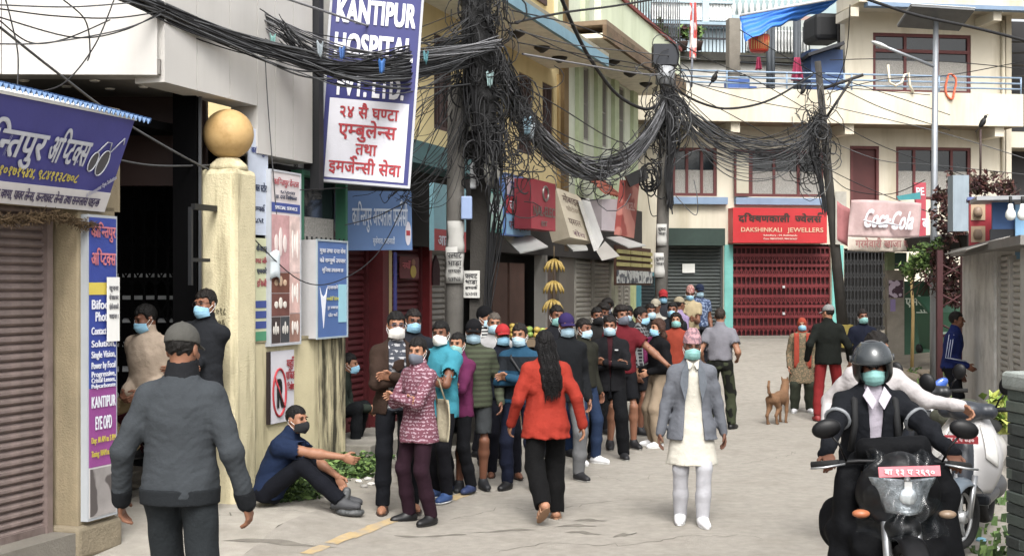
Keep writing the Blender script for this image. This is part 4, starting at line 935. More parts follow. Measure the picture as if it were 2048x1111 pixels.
for x in (11.6, 13.4, 15.2, 17): bx('upper_pier', (x, FY-.07, 6.5), (x+.3, FY+.02, 9.4), mat('bcc6a6', .9), gbd)
bx('balcony_parapet', (11.4, -.4, 6.5), (x_g+.1, -.28, 7.15), mat('c9d2b4', .9, .06, 2, dirt='8d9673', streak=1), gbd); bx('parapet_cap', (11.38, -.44, 7.15), (x_g+.14, -.24, 7.22), plain('7c3a34', .8), gbd)
b0 = None
for i in range(28):
    x = 12+i*.24
    if b0 is None: q = MB(); q.cyl((0, 0, 7.22), (0, 0, 8.3), .014, n=5); b0 = q.build('railing_bar', plain('55565a', .5), gbd, (x, -.34, 0))
    else: part(b0, 'railing_bar', gbd, (x, -.34, 0))
bx('side_wall', (x_g-.02, FY+.3, 0), (x_g+.2, 6, 9.4), GW, gbd); bx('end_wall', (4.5, .5, 0), (4.66, 6, 9), YW, yb)
# shop fronts on the ground floor
bx('shop_beam', (2.35, FY-.1, 2.5), (18, FY+.3, 3.62), mat('2d2a28', .8, .2, 3), yb)
bx('teal_beam', (3.6, FY-.55, 3.45), (X(900), FY+.1, 3.72), mat('4f7478', .7), yb)
bx('shop_back', (2.35, FY+.45, 0), (18, FY+.55, 3.0), mat('1b1918', .9), yb)
shutter(yb, X(697), X(738), .3, 2.55, FY+.05, REDS, .075); shutter(yb, X(778), X(846), .3, 2.5, FY+.05, REDS, .075); shutter(yb, X(856), X(898), .3, 2.5, FY+.05, GRYS, .075)
bx('red_pier', (X(741), FY-.16, .1), (X(752), FY+.2, 2.6), mat('55181b', .6, .2, 4), yb); bx('red_door', (X(753), FY-.02, .25), (X(775), FY+.12, 2.5), mat('481619', .6, .2, 4), yb); bx('red_jamb', (X(848), FY-.08, .1), (X(853), FY+.2, 2.5), mat('6f1f22', .5), yb)
o = bx('door_strip', (X(768), FY-.14, 1.0), (X(773), FY-.125, 2.4), plain('3c3f86'), yb)
for i, (pa, pb) in enumerate(((960, 982), (984, 1016), (1018, 1050))):
    d_ = bx('plank_door', (X(pa)+.03, FY, .25), (X(pb)-.03, FY+.06, 2.35), mat(['3a3634', '4a3329', '4e362c'][i], .8, .2, 4), yb); bx('door_bolt', (X(pb)-.25, FY-.03, 1.25), (X(pb)-.1, FY+.0, 1.3), plain('8a8a88', .4, metal=.8), d_)
bx('wood_door', (X(1082), FY, .3), (X(1112), FY+.06, 2.4), mat('55453c', .7, .15, 4), yb); bx('door_post', (X(1074), FY-.15, .1), (X(1078), FY+.05, 2.5), plain('8f8c86'), yb)
bx('grey_panel', (X(1118), FY, .3), (X(1148), FY+.06, 2.5), mat('5d574f', .8, .1, 3), yb)
for a, b in ((1154, 1188), (1191, 1224), (1234, 1247), (1251, 1262)): shutter(gbd, X(a), X(b), .4, 2.5, FY+.05, mat('8b877e', .55, .12, 4, dirt='5d584e', damt=.5), .09, False)
bx('shop_pier', (X(1225), FY-.05, .2), (X(1232), FY+.2, 2.6), mat('9a9a86', .8), gbd); bx('lime_jamb', (X(1263), FY-.05, .2), (X(1268), FY+.2, 2.4), mat('a7b07a', .8), gbd)
td = ring(MB(), X(1272), X(1312), .4, 2.3, FY-.1, FY, .09).build('teal_door_frame', mat('3f7f8a', .6), gbd); bx('door_glass', (X(1273), FY-.04, .45), (X(1311), FY, 2.25), GLASS, td)
# shelf with printed stickers above the far shop
x0, x1 = X(1236, -.2), X(1306, -.2); sf = thing('sticker_shelf', 'yellow slatted vent panel above a row of stickers on the far shop', 'panel'); shift(sf, L)
for r in range(3):
    for k in range(3): a = x0+(x1-x0)*k/3; bx('slat', (a+.05, -.2, 2.36+.12*r), (a+(x1-x0)/3-.05, -.16, 2.43+.12*r), mat('9a9256', .7), sf)
bx('backing', (x0, -.155, 2.0), (x1, -.12, 2.75), mat('4a2f22', .8), sf)
for k in range(5): a = x0+(x1-x0)*k/5; bx('sticker', (a+.06, -.2, 2.04), (a+(x1-x0)/5-.06, -.16, 2.28), mat('a9aca8', .6, .1, 8, pat='camo', c2='4a4d52', ps=9), sf)
# steps and slabs in front of the shops
SLAB = mat('7f7b72', .95, .15, 3, .4, 60, dirt='4f4b42', damt=.5)
for i, (y0, y1, z) in enumerate(((-.75, -.28, .15), (-.28, .5, .32))):
    for j in range(6): o = bx('kerb_slab', (2.35+j*1.6, y0, -.1), (3.92+j*1.6, y1, z-.008*(j % 2)), SLAB, None, .015); shift(o, L); o['kind'] = 'structure'
# ---- shop signs
def sboard(name, label, pa, pb, y, th, col, rz=0, spec=(), bands=(), side=None):
    o, a, b, c, e = board(name, label, 'sign', pa, pb, y, th, mat(col, .5, .07))
    if side: bx('side_panel', (a-.015, y+.004, c), (a-.001, y+th, e), plain(side), o)
    for (v0, v1, cc) in bands: bx('band', (a+.01, y-.004, c+(e-c)*v0), (b-.01, y-.001, c+(e-c)*v1), mat(cc, .5, .06), o)
    lines(o, spec, a, b, c, e, y-.004); return o, a, b, c, e
o, a, b, c, e = sboard('store_sign', 'light blue store sign with a red lower band behind the first pole', (868, 365), (932, 500), -.12, .06, '7fb2bf', bands=((0, .32, 'a8383c'),), spec=(('आहा स्टोर', .5, .16, .16, .8, TXW), ('किराना', .62, .75, .12, .5, REDP)))
bx('bottle_picture', (a+.4, -.128, c+.35), (b-.3, -.1245, c+.62), mat('8e8a5c', .6, .1, 8, pat='camo', c2='b9c8c0', ps=7), o)
o, a, b, c, e = sboard('store_sign', 'blue white and red striped store sign beside the red sign', (1012, 345), (1061, 470), -.15, .1, '4d6aa0', bands=((.66, .95, 'b3a9b4'), (.36, .64, 'a6333c'), (.02, .34, '6f9dc0')), spec=(('जोन्स स्टोर', .55, .5, .16, .85, TXW), ('नाम्लो', .55, .8, .2, .8, BLUP), ('फ्रेस हाउस', .5, .18, .14, .8, plain('6d4650'))))
o, a, b, c, e = sboard('beer_sign', 'red box sign with a round emblem and chrome letters', (1063, 356), (1111, 456), -.45, .25, '9b2838', side='6d1a26', spec=(('NAL-ELEC', .5, .38, .2, .9, plain('6e6a66', .3, metal=.6), .03), ('EST', .5, .13, .1, .25, plain('77706a'), .03)))
q = MB(); q.tube([(a+(b-a)*.55+.13*math.cos(t), -.458, c+(e-c)*.75+.10*math.sin(t)) for t in [2*PI*i/16 for i in range(17)]], .02, 5, False); q.build('emblem', plain('8a8580', .3, metal=.6), o)
sboard('price_sign', 'teal and white price panel between the first pole and the striped sign', (968, 375), (1008, 462), -.1, .05, '4f8f86', bands=((.1, .9, '8fb0a6'),), spec=(('मासु पसल', .5, .6, .2, .7, TXW),))
def freeboard(name, label, quad, d, th, m, cat='sign', dd=(0, 0, 0, 0)):
    pts = [P(px, py, d+dd[i]) for i, (px, py) in enumerate(quad)]; c = sum(pts, Vector())/4; q = MB(); n = (pts[1]-pts[0]).cross(pts[3]-pts[0]).normalized()
    if n.y > 0: n = -n
    v = [p-c for p in pts]; q.add(v+[p-n*th for p in v], [(0, 1, 2, 3), (7, 6, 5, 4), (0, 4, 5, 1), (1, 5, 6, 2), (2, 6, 7, 3), (3, 7, 4, 0)])
    o = q.build(name, m, None, c); tag(o, label, cat); return o, v, n
def onboard(o, v, n, s, u, w_, h, wd, m, bold=.02):   # lettering on a free quad: u,w in 0..1
    ex = (v[1]-v[0]); ez = (v[0]-v[3]); M = Matrix.Identity(4)
    M.col[0][:3] = ex.normalized(); M.col[2][:3] = ez.normalized(); M.col[1][:3] = -n; M.col[3][:3] = v[3]+n*.004
    return text(s, m, o, ex.length*u, ez.length*w_, 0, h=h*ez.length, wd=wd*ex.length, bold=bold, M=M)
o, v, n = freeboard('tilted_sign', 'white sign leaning sideways with faded brown lettering', ((1112, 375), (1160, 392), (1188, 484), (1140, 474)), 20.5, .35, mat('b8ad98', .6, .08), dd=(0, .5, .5, 0))
onboard(o, v, n, 'मोबाइल', .5, .82, .15, .7, plain('6d5a52')); onboard(o, v, n, 'फोटोकपी', .5, .62, .1, .6, plain('8a7a6a')); onboard(o, v, n, 'पसल', .4, .36, .14, .5, plain('6d5a52')); onboard(o, v, n, 'सेवा', .5, .12, .1, .6, plain('6a4c58'))
freeboard('fallen_sign', 'narrow white sign panel hanging crooked beside the leaning white sign', ((1163, 400), (1178, 396), (1207, 478), (1195, 500)), 20.8, .06, mat('c9c8c4', .5, .06), dd=(0, .8, .8, 0))
freeboard('tin_sheet', 'curled tin sheet hanging below the crooked sign panel', ((1193, 502), (1210, 482), (1240, 512), (1204, 521)), 20.6, .02, mat('9a9690', .45, .1, 4, metal=.3), 'tin sheet')
freeboard('box_sign', 'grey and white blank box sign under the tiled ledge', ((1204, 398), (1246, 398), (1240, 463), (1203, 460)), 23.5, .5, mat('a9a0a4', .6, .06), dd=(0, .5, .5, 0))
o, v, n = freeboard('red_panel_sign', 'tall faded red panel sign at the end of the left row', ((1252, 360), (1279, 366), (1268, 476), (1240, 470)), 23.8, .12, mat('98453f', .5, .1, 3, pat='camo', c2='b77a70', ps=2.5), dd=(0, .6, .6, 0))
onboard(o, v, n, 'NCELL', .5, .55, .14, .7, plain('c9a59e'))
for lab, qd, d in (('white tin awning sheet below the striped store sign', ((1005, 472), (1062, 470), (1096, 492), (1040, 505)), 18.5), ('long white tin awning sheet under the red panel sign', ((1212, 474), (1240, 472), (1292, 490), (1256, 494)), 23.2), ('grey tin awning sheet below the leaning white sign', ((1132, 488), (1172, 490), (1176, 498), (1146, 500)), 20.2)):
    freeboard('tin_awning', lab, qd, d, .02, mat('a5a6a3', .45, .08, 4, metal=.2), 'awning', dd=(.5, .5, -.3, -.3))
tr = thing('tiled_ledge', 'small red tiled ledge between the green wall and the box sign', 'roof'); c0 = P(1225, 372, 24); tr.location = c0; tr.rotation_euler = (0, 0, L.rz); t0 = None
for r in range(4):
    for k in range(7):
        if t0 is None: q = MB(); q.sheet(lambda u, v: ((u-.5)*.2, .11*(v-.5), .03*math.sin(PI*u)+.09*(v-.5)), 5, 1, .012); t0 = q.build('tile', mat('8f4a38', .8, .2, 6, dirt='4b2b22', damt=.5), tr, (-.6, 0, -.15))
        else: part(t0, 'tile', tr, (-.6+.205*k, .11*r, -.15+.1*r))
# soot silhouette hanging on grey shutter, little poster
q = MB(); xx = L.x(873, .4); z0 = zz(873, 540, .4); q.prism([(xx+.12*a, z0+.2*b) for a, b in ((-1, -1), (1, -1), (1.05, .1), (.7, .55), (.35, .75), (0, 1), (-.35, .75), (-.7, .55), (-1.05, .1))], .40, .43); o = q.build('hanging_cloth', plain('2d1518', .9)); shift(o, L); tag(o, 'dark maroon cloth hanging on the grey shutter', 'cloth')
o, a, b, c, e = board('poster', 'maroon poster of a woman in yellow on the red shutter', 'poster', (800, 512), (838, 556), .44, .01, mat('5d2429', .6, .08))
q = MB(); q.ell((a+(b-a)*.68, .435, c+(e-c)*.32), ((b-a)*.16, .005, (e-c)*.3)); q.build('yellow_dress', plain('a58d2f'), o); q = MB(); q.ell((a+(b-a)*.68, .433, c+(e-c)*.74), ((b-a)*.1, .005, (e-c)*.16)); q.build('face', plain('8a5f48'), o)
lines(o, (('नयाँ', .3, .6, .3, .4, REDP),), a, b, c, e, .436)
# ------------------------------------------------ electricity poles
PCON = mat('5b5853', .93, .15, 4, .4, 60, dirt='45423c', damt=.6, dscale=2, streak=1); PDARK = mat('3a3733', .93, .2, 4, .4, 60, dirt='1e1c1a', damt=.6, dscale=3, streak=1)
def gnd(px, d): x = (px-1024)/FPX*d; return Vector((x, d, gz(x, d)))
def pole(label, px, d, r0, r1, ztop, m, lean=0, sq=False):
    b = gnd(px, d); t = thing('utility_pole', label, 'utility pole', b); q = MB(); top = Vector((lean, 0, ztop-b.z))
    if sq: q.tube([(0, 0, -.2), top], [r0*1.3, r1*1.3], 4, smooth=False)
    else: q.tube([(0, 0, -.2), top], [r0, r1], 14)
    q.build('shaft', m, t); return t, b
p1, b1 = pole('round grey concrete pole wrapped in paper notices, left of the pair', 906, 15.2, .112, .10, 4.3, PCON, .04)
p2, b2 = pole('dark square concrete pole buried in black cables, right of the pair', 955, 15.5, .125, .11, 9, PDARK, .10, True)
p3, b3 = pole('grey pole by the far shutter where cable bundles meet', 1318, 24, .13, .10, 2+(570-130)*24/FPX, PCON, .13)
q = MB(); q.cyl((.10, 0, 5.45), (.13, 0, 5.78), .17, n=14); q.build('pole_cap', plain('8d9094', .4), p3); q = MB(); q.box((-.12, -.16, 5.80), (.34, .16, 6.18)); q.build('junction_box', plain('20242c', .5), p3)
p4, b4 = pole('leaning dark pole in front of the red jeweller sign', 1692, 28.5, .13, .07, 6.9, PDARK, -.62)
bx('painted_band', (-.13, -.14, .1), (.12, .13, .6), plain('8a7a2c'), p4)
q = MB(); q.cyl((-.55, 0, 5.75), (.35, -.1, 6.05), .035, n=6); q.cyl((.1, -.08, 5.95), (-.45, 0, 5.1), .03, n=6); q.build('cross_arm', plain('2a2726'), p4)
q = MB(); q.box((-.27, -.16, 2.35), (-.03, -.14, 3.5)); q.build('paper_strip', mat('9c988e', .8, .15, 6), p4)
def notice(par, lab, x, z, w_, h, rad, txt, m='a3a29d'):
    q = MB(); q.sheet(lambda u, v: (x+(rad+.004+.01*math.sin(9*v+x))*math.sin((u-.5)*w_/rad), -(rad+.006)*math.cos((u-.5)*w_/rad)-.01*(1-v), z+h*(v-.5)), 8, 4, .002); o = q.build('paper_notice', mat(m, .85, .08, 6), par); o['label'] = lab
    for i, (s, hh) in enumerate(txt): text(s, plain('2a2a2c'), o, x, z+h*(.28-.22*i), -(rad+.022), h=hh, wd=w_*.7*(1-.05*i), bold=.03)
for (px, py, w_, h, par, rad, tx) in ((912, 475, .22, .38, p1, .12, ()), (910, 530, .24, .42, p1, .13, (('फ्ल्याट', .07), ('भाडा', .06), ('सम्पर्क', .045), ('९८४१५३३', .05)))):
    c = P(px, py, 15.2); notice(p1, 'white paper notice pasted round the pole', c.x-b1.x, c.z-b1.z, w_, h, rad, tx)
c = P(943, 568, 15.4); q = MB(); w0 = c.x-b2.x; z0 = c.z-b2.z; q.box((w0-.10, -.18, z0-.16), (w0+.10, -.176, z0+.16)); o = q.build('paper_notice', mat('b9b8b2', .85, .08), p2)
for i, (s, h) in enumerate((('फ्ल्याट', .06), ('भाडा', .05), ('सम्पर्क', .035), ('९८५१०३४', .04))): text(s, plain('26262a'), o, w0, z0+.10-.07*i, -.184, h=h, wd=.14, bold=.03)
for (nm, x0, y0, x1, y1, c, dd) in (('meter_box', 937, 210, 965, 263, '77776c', 15.1), ('fuse_box', 940, 325, 952, 376, 'a3a5a6', 15.1), ('junction_box', 922, 392, 944, 438, '7f93b8', 15.0)):
    a, b = P(x0, y1, dd), P(x1, y0, dd); q = MB(); q.bbox(a-b2, b-b2+Vector((0, .16, 0)), .012); q.build(nm, plain(c, .5), p2)
a = P(983, 342, 15.1)-b2; q = MB(); q.ell(a, (.10, .09, .2), 12, 10); q.build('plastic_wrap', mat('8f8d84', .6, .2, 8, .5, 20), p2)
a = P(955, 265, 15.3)-b2; q = MB(); q.bbox(a-Vector((.28, .1, .3)), a+Vector((.12, .15, .25)), .05); q.build('transformer_box', plain('15140f', .8), p2)
for (px, py, w_, h) in ((1322, 470, .2, .4), (1318, 530, .22, .45)): c = P(px, py, 24); notice(p3, 'torn white notice pasted round the far pole', c.x-b3.x, c.z-b3.z, w_, h, .13, (('सूचना', .06), ('भाडा', .05)))
a = P(1300, 385, 23.7)-b3; q = MB(); q.box((-.2, -.1, -.1), (.18, .1, .12), T(*P(1275, 355, 23.7)-b3) @ Rm(R(-25), 'Y')); q.build('flood_lamp', plain('141415', .5), p3)
# ------------------------------------------------ jeweller building across the end of the street
CRM = mat('c6beab', .9, .05, 1.5, .12, 40, dirt='8d8168', damt=.6, dscale=1.1, streak=1); BLUE = mat('7086a0', .6, .08, 4); MAR = mat('5b2b2a', .6, .12, 6); TEAL = mat('5fa8a0', .7, .08, 3, dirt='3d6f6a', damt=.4)
jb = thing('jeweller_building', 'cream three storey building with jeweller shop, balcony and maroon windows', 'building'); shift(jb, J)
def jx(px, y=0.): return J.x(px, y)
def jz(px, py, y=0.): return J.z(px, py, y)
x0, x1 = jx(1236), jx(2120); xr = jx(2010)
W1 = (jx(1345), jx(1434), 4.15, 5.32); W2 = (jx(1500), jx(1647), 4.15, 5.3); D1 = (jx(1700), jx(1757), 3.35, 5.42); W3 = (jx(1792), jx(1942), 4.12, 5.42)
GFh = [(jx(1328), jx(1447), .6, 2.98), (jx(1466), jx(1662), .6, 3.0), (jx(1688), jx(1776), .6, 2.9)]
holed(x0, xr, .4, 6.0, [W1, W2, D1, W3]+GFh, 0, .3).build('front_wall', CRM, jb)
for w_, n in ((W1, 3), (W2, 3), (W3, 4)): window(jb, *w_, .06, MAR, n, 1, .075, True, 0)
bx('shutter_leaf', (jx(1468, -.1), -.14, 4.15), (jx(1500, -.1), -.1, 5.28), MAR, jb); bx('frosted_pane', (jx(1468, -.1)+.05, -.15, 4.22), (jx(1500, -.1)-.05, -.138, 5.2), plain('a9a491', .4), jb)
dr = bx('door', (D1[0], .05, D1[2]), (D1[1], .12, D1[3]), mat('4f2524', .6, .1, 5), jb); ring(MB(), D1[0], D1[1], D1[2], D1[3], -.03, .049, .07).build('door_frame', MAR, dr)
for (a, b) in ((jx(1338), jx(1452)), (jx(1468), jx(1682))): bx('window_sill', (a, -.16, 3.95), (b, .02, 4.12), BLUE, jb)
# ground floor
dk = mat('3b4140', .6, .15, 4, dirt='22261f', damt=.5)
shutter(jb, jx(1330), jx(1445), .75, 2.98, .1, dk, .085, False); bx('awning_box', (jx(1322, -.3), -.35, 2.95), (jx(1449, -.3), 0, 3.36), mat('24352f', .7, .15, 4), jb)
o = bx('white_notice', (jx(1366), .055, 2.3), (jx(1391), .06, 2.52), plain('c9c9c4'), jb)
for a, b in ((1448, 1465), (1663, 1686)): bx('teal_pillar', (jx(a), -.04, .5), (jx(b), .2, 2.98), TEAL, jb)
REDG = mat('6a1a1f', .55, .12, 4, dirt='3f0f12', damt=.5, dscale=2)
bx('gate_backing', (jx(1467), .16, .7), (jx(1661), .18, 3.0), mat('3d1214', .7), jb); latgate(jb, jx(1467), jx(1661), .76, 2.95, .09, REDG, 22)
for k in range(8): bx('gate_band', (jx(1467), .062, .95+.25*k), (jx(1661), .068, 1.02+.25*k), REDG, jb)
for pz in (1.28, 1.93): bx('gate_lock', (jx(1566), .03, pz), (jx(1571), .06, pz+.06), plain('b5b5b5', .4), jb)
latgate(jb, jx(1690), jx(1774), .76, 2.85, .09, plain('1f1f20', .6), 12); bx('dark_room', (x0, .32, .5), (xr, .4, 5.6), plain('191817'), jb)
bx('plinth_step', (jx(1320), -.5, .3), (jx(1790), .05, .775), SLAB, jb); bx('plinth_step', (jx(1320), -.9, .2), (jx(1790), -.5, .70), mat('8b877f', .95, .12, 3, .3), jb)
# balcony, soffit beams, rail, second floor
xl = jx(1272, -1); bx('balcony_parapet', (xl, -1.02, 5.84), (jx(2046, -1), -.88, 6.62), CRM, jb); bx('balcony_floor', (xl, -.88, 5.86), (jx(2046, -1), .3, 6.02), mat('7d6f5c', .9), jb)
for px in (1310, 1380, 1462, 1690, 1990): bx('soffit_beam', (jx(px, -.9), -.9, 5.6), (jx(px+18, -.9), -.02, 5.86), CRM, jb)
xs2 = jx(1690); W4 = (jx(1746), jx(1942), 6.75, 8.22)
holed(xs2, xr, 6.02, 9.3, [W4], 0, .3).build('upper_wall', CRM, jb); window(jb, *W4, .06, MAR, 3, 1, .08, True); bx('transom', (W4[0], .02, 7.75), (W4[1], .1, 7.83), MAR, jb)
bx('upper_room', (xs2, .4, 6.02), (xr, .5, 9.3), plain('23201e'), jb); bx('corner_pier', (xr-.02, -.1, .4), (xr+.12, .3, 9.2), CRM, jb)
bx('window_sill', (jx(1700), -.15, 6.55), (jx(1975), .0, 6.68), BLUE, jb)
bx('roof_slab', (xs2-.1, -1.1, 8.72), (x1, .3, 9.4), CRM, jb); bx('roof_edge', (xs2+.1, -1.14, 8.62), (x1, -.9, 8.72), BLUE, jb)
for px in (1700, 1985): bx('roof_beam', (jx(px, -.9), -.95, 8.4), (jx(px+16, -.9), -.02, 8.62), CRM, jb)
for i, z in enumerate((6.75, 6.88, 7.02)): q = MB(); q.cyl((jx(1340, -1), -.95, z), (jx(2044, -1), -.95, z), .022, n=6); q.build('handrail', mat('7d93aa', .4), jb)
for px in (1345, 1455, 1575, 1690, 1705, 1880, 2044): q = MB(); q.cyl((jx(px, -1), -.95, 6.6), (jx(px, -1), -.95, 7.04), .022, n=6); q.build('rail_post', mat('7d93aa', .4), jb)
q = MB(); q.cyl((jx(2004), -.06, 4), (jx(2004), -.06, 8.6), .05, n=8); q.build('drainpipe', CRM, jb)
# coiled hoses on the balcony
def hose(lab, px, py, c, n=5, sc=1.):
    ct = J.w(jx(px, -1.05), -1.06, jz(px, py, -1.05)); q = MB()
    q.tube([(.12*sc*math.cos(t)+.02*math.sin(3*t), -.02*math.sin(2.3*t), .30*sc*math.sin(t)+.02*math.cos(2*t)) for t in [i*.35 for i in range(int(18*n))]], .022, 6); o = q.build('garden_hose', mat(c, .5), None, ct); tag(o, lab, 'hose')
hose('orange hose coiled over the upper balcony rail', 1901, 172, 'd2603a'); 
q = MB(); q.tube([J.w(jx(px, -1.05), -1.08, jz(px, py, -1.05)) for px, py in ((1775, 130), (1778, 165), (1790, 172), (1803, 165), (1808, 150), (1816, 147), (1818, 170), (1826, 186))], .03, 6); o = q.build('garden_hose', mat('c9bfa8', .5)); tag(o, 'cream hose looped over the upper balcony rail', 'hose')
# open storey right of the building
rb = thing('unfinished_building', 'dark open building frame behind the right end of the cream building', 'building'); shift(rb, J)
bx('back_wall', (xr+.2, 1.4, .4), (x1+4, 1.6, 8.9), plain('2b2a2b'), rb); bx('floor_slab', (xr+.15, .5, 5.5), (x1+4, 1.4, 5.9), CRM, rb)
for i in range(5): q = MB(); q.cyl((xr+.3, .6, 7+.3*i), (x1+3, .6, 7.1+.3*i+.2*(i % 2)), .025, n=5); q.build('scaffold_pole', plain('4e4a46'), rb)
q = MB(); q.cyl((jx(2030), .5, 6), (jx(2030), .5, 9.3), .05, n=6); q.build('scaffold_pole', plain('77736c'), rb)
# jeweller sign
js = thing('jeweller_sign', 'bright red jeweller shop sign with dark raised and cream lettering', 'sign'); shift(js, J)
a, e = J.on(1466, 415, -.4); b = jx(1654, -.4); c = jz(1466, 485, -.4)
bx('panel', (a, -.4, c), (b, -.02, e), mat('b3151d', .4, .05, 3, spec=.5), js)
lines(js, (('दक्षिणकाली', .33, .70, .2, .54, plain('3a2722', .5), .05), ('ज्वेलर्स', .80, .70, .2, .28, plain('3a2722', .5), .05), ('DAKSHINKALI', .30, .38, .13, .44, plain('c9a98a'), .015), ('JEWELLERS', .77, .38, .13, .38, plain('c9a98a'), .015), ('Sukedhara - 04, Kathmandu', .5, .22, .05, .36, plain('d9c9b9')), ('Cont: 9851073427, 9841263627', .5, .12, .05, .36, plain('d9c9b9'))), a, b, c, e, -.404)
# ------------------------------------------------ roof terrace things left of the second floor
def jbox(name, label, cat, px0, px1, py0, py1, y, th, m, r=0):
    xa, za = J.on(px0, py1, y); xb = jx(px1, y); zb = jz(px0, py0, y); o = bx(name, (xa, y, za), (xb, y+th, zb), m, None, r); shift(o, J); tag(o, label, cat); return o
jbox('terrace_wall', 'white limewashed wall at the back of the roof terrace', 'wall', 1335, 1700, 116, 185, 3.2, .3, mat('b9b7b0', .9, .06, 2, .2, dirt='8a867c', damt=.5))
jbox('planter_ledge', 'black mossy ledge carrying potted plants above the terrace wall', 'ledge', 1275, 1620, 100, 117, 3.0, .5, mat('35342f', .95, .25, 5, .5, dirt='55543a'))
jbox('concrete_post', 'bare grey concrete post on the roof terrace', 'post', 1459, 1481, 36, 186, .4, .3, mat('7b756a', .95, .15, 4, .4))
jbox('blue_shed', 'dark blue sheet metal shed on the roof terrace', 'shed', 1622, 1686, 98, 190, -.2, 1.2, mat('26426e', .5, .12, 3))
o, v, n = freeboard('shed_roof', 'sloping dark sheet roof of the blue shed', ((1616, 106), (1688, 82), (1690, 88), (1618, 112)), 31.3, .9, plain('23242a'), 'roof')
jbox('black_tank', 'black water tank behind the blue tarpaulin', 'water tank', 1632, 1690, 24, 78, .8, 1, mat('1b1c1e', .7, .2, 4), .12)
for i, (px0, px1, py0, py1) in enumerate(((1455, 1480, 158, 186), (1477, 1500, 157, 186), (1497, 1514, 172, 186))): jbox('plastic_crate', ('blue plastic crate on the terrace left of the post', 'blue plastic crate on the terrace right of the post', 'low blue plastic crate on the terrace nearest the steel posts')[i], 'crate', px0, px1, py0, py1, -.5+.1*i, .3, mat('3a5c9c', .5, .1), .02)
for i, px in enumerate((1538, 1546, 1592, 1598)): q = MB(); xx = jx(px, .3); q.cyl((xx, .3, 6.0), (xx, .3, jz(px, 40, .3)), .05 if i % 2 else .07, n=6); o = q.build('steel_post', plain('3a4046', .6)); shift(o, J); tag(o, ('outer left steel post under the blue tarpaulin', 'inner left steel post under the blue tarpaulin', 'inner right steel post under the blue tarpaulin', 'outer right steel post under the blue tarpaulin')[i], 'post')
for i, py in enumerate((112, 125, 152)): q = MB(); q.cyl((jx(1480, .35), .36, jz(1500, py, .35)), (jx(1622, .35), .36, jz(1500, py+4, .35)), .02, n=5); o = q.build('steel_rail', plain('34383c')); shift(o, J); tag(o, ('upper', 'middle', 'lower')[i]+' steel rail between the posts of the roof terrace', 'rail')
# blue tarpaulin
q = MB(); A, B_, C_, D_ = [P(px, py, d) for px, py, d in ((1479, 32, 31), (1684, -6, 30.6), (1645, 24, 31.2), (1492, 84, 30.4))]
def tf(u, v):
    p = A.lerp(B_, u).lerp(D_.lerp(C_, u), v); p = p+Vector((0, .07*math.sin(9*u+2*v)+.05*math.sin(17*v+5*u), .10*math.sin(PI*u)*(v-.2)+.03*math.sin(25*u)*v)); return p-A
q.sheet(tf, 30, 12, .008); o = q.build('tarpaulin', mat('1a6bc4', .5, .10, 3, .3, 8), None, A); tag(o, 'bright blue tarpaulin strung over the roof terrace', 'tarpaulin')
q = MB(); q.tube([P(1479, 33, 30.9)+Vector((0, 0, .02)), P(1684, -4, 30.5)+Vector((0, 0, .02))], .035, 6); o = q.build('tarpaulin_pole', plain('b3b4b4')); tag(o, 'pale pole along the upper edge of the blue tarpaulin', 'pole')
# red plastic basket, cloths, flag
c = P(1518, 88, 31); bsk = thing('plastic_basket', 'orange red plastic basket hanging below the blue tarpaulin', 'basket', c); q = MB(); q.lathe([(.16, -.2), (.22, -.16), (.26, .12), (.25, .2), (.22, .18), (.18, -.14)], 16); q.build('bowl', mat('c63a22', .5, .1), bsk)
s0 = None
for i in range(9):
    q = MB(); q.cyl((-.2+.05*i, -.24+.012*abs(i-4)**1.5, -.15), (-.2+.05*i, -.26+.012*abs(i-4)**1.5, .18), .01, n=4); q.build('slot', plain('c9b86a'), bsk)
for (lab, px, py, h, w_) in (('small magenta cloth hanging from a terrace rail', 1517, 127, .3, .06), ('larger magenta cloth hanging on a terrace post', 1594, 138, .55, .12)):
    c = P(px, py, 30.8); q = MB(); q.sheet(lambda u, v: ((u-.5)*w_*2*(.5+.7*(1-v)), .05*math.sin(11*u)*(1-.5*v), (v-.5)*h), 10, 6, .006); o = q.build('hanging_cloth', mat('8a2245', .8), None, c); tag(o, lab, 'cloth')
fl = thing('flag_pole', 'pole with a faded red and white flag on the roof terrace', 'flag', P(1383, 182, 31)); q = MB(); q.cyl((0, 0, 0), (.04, 0, 2.1), .025, n=6); q.build('pole', mat('8a8f9a', .5), fl)
q = MB(); q.sheet(lambda u, v: (.04+(u-.5)*.16, .05*math.sin(8*u+5*v), .75+1.35*v), 6, 12, .006); q.build('flag', mat('b84a44', .8, .1, 4, pat='camo', c2='d9c9c4', ps=3), fl)
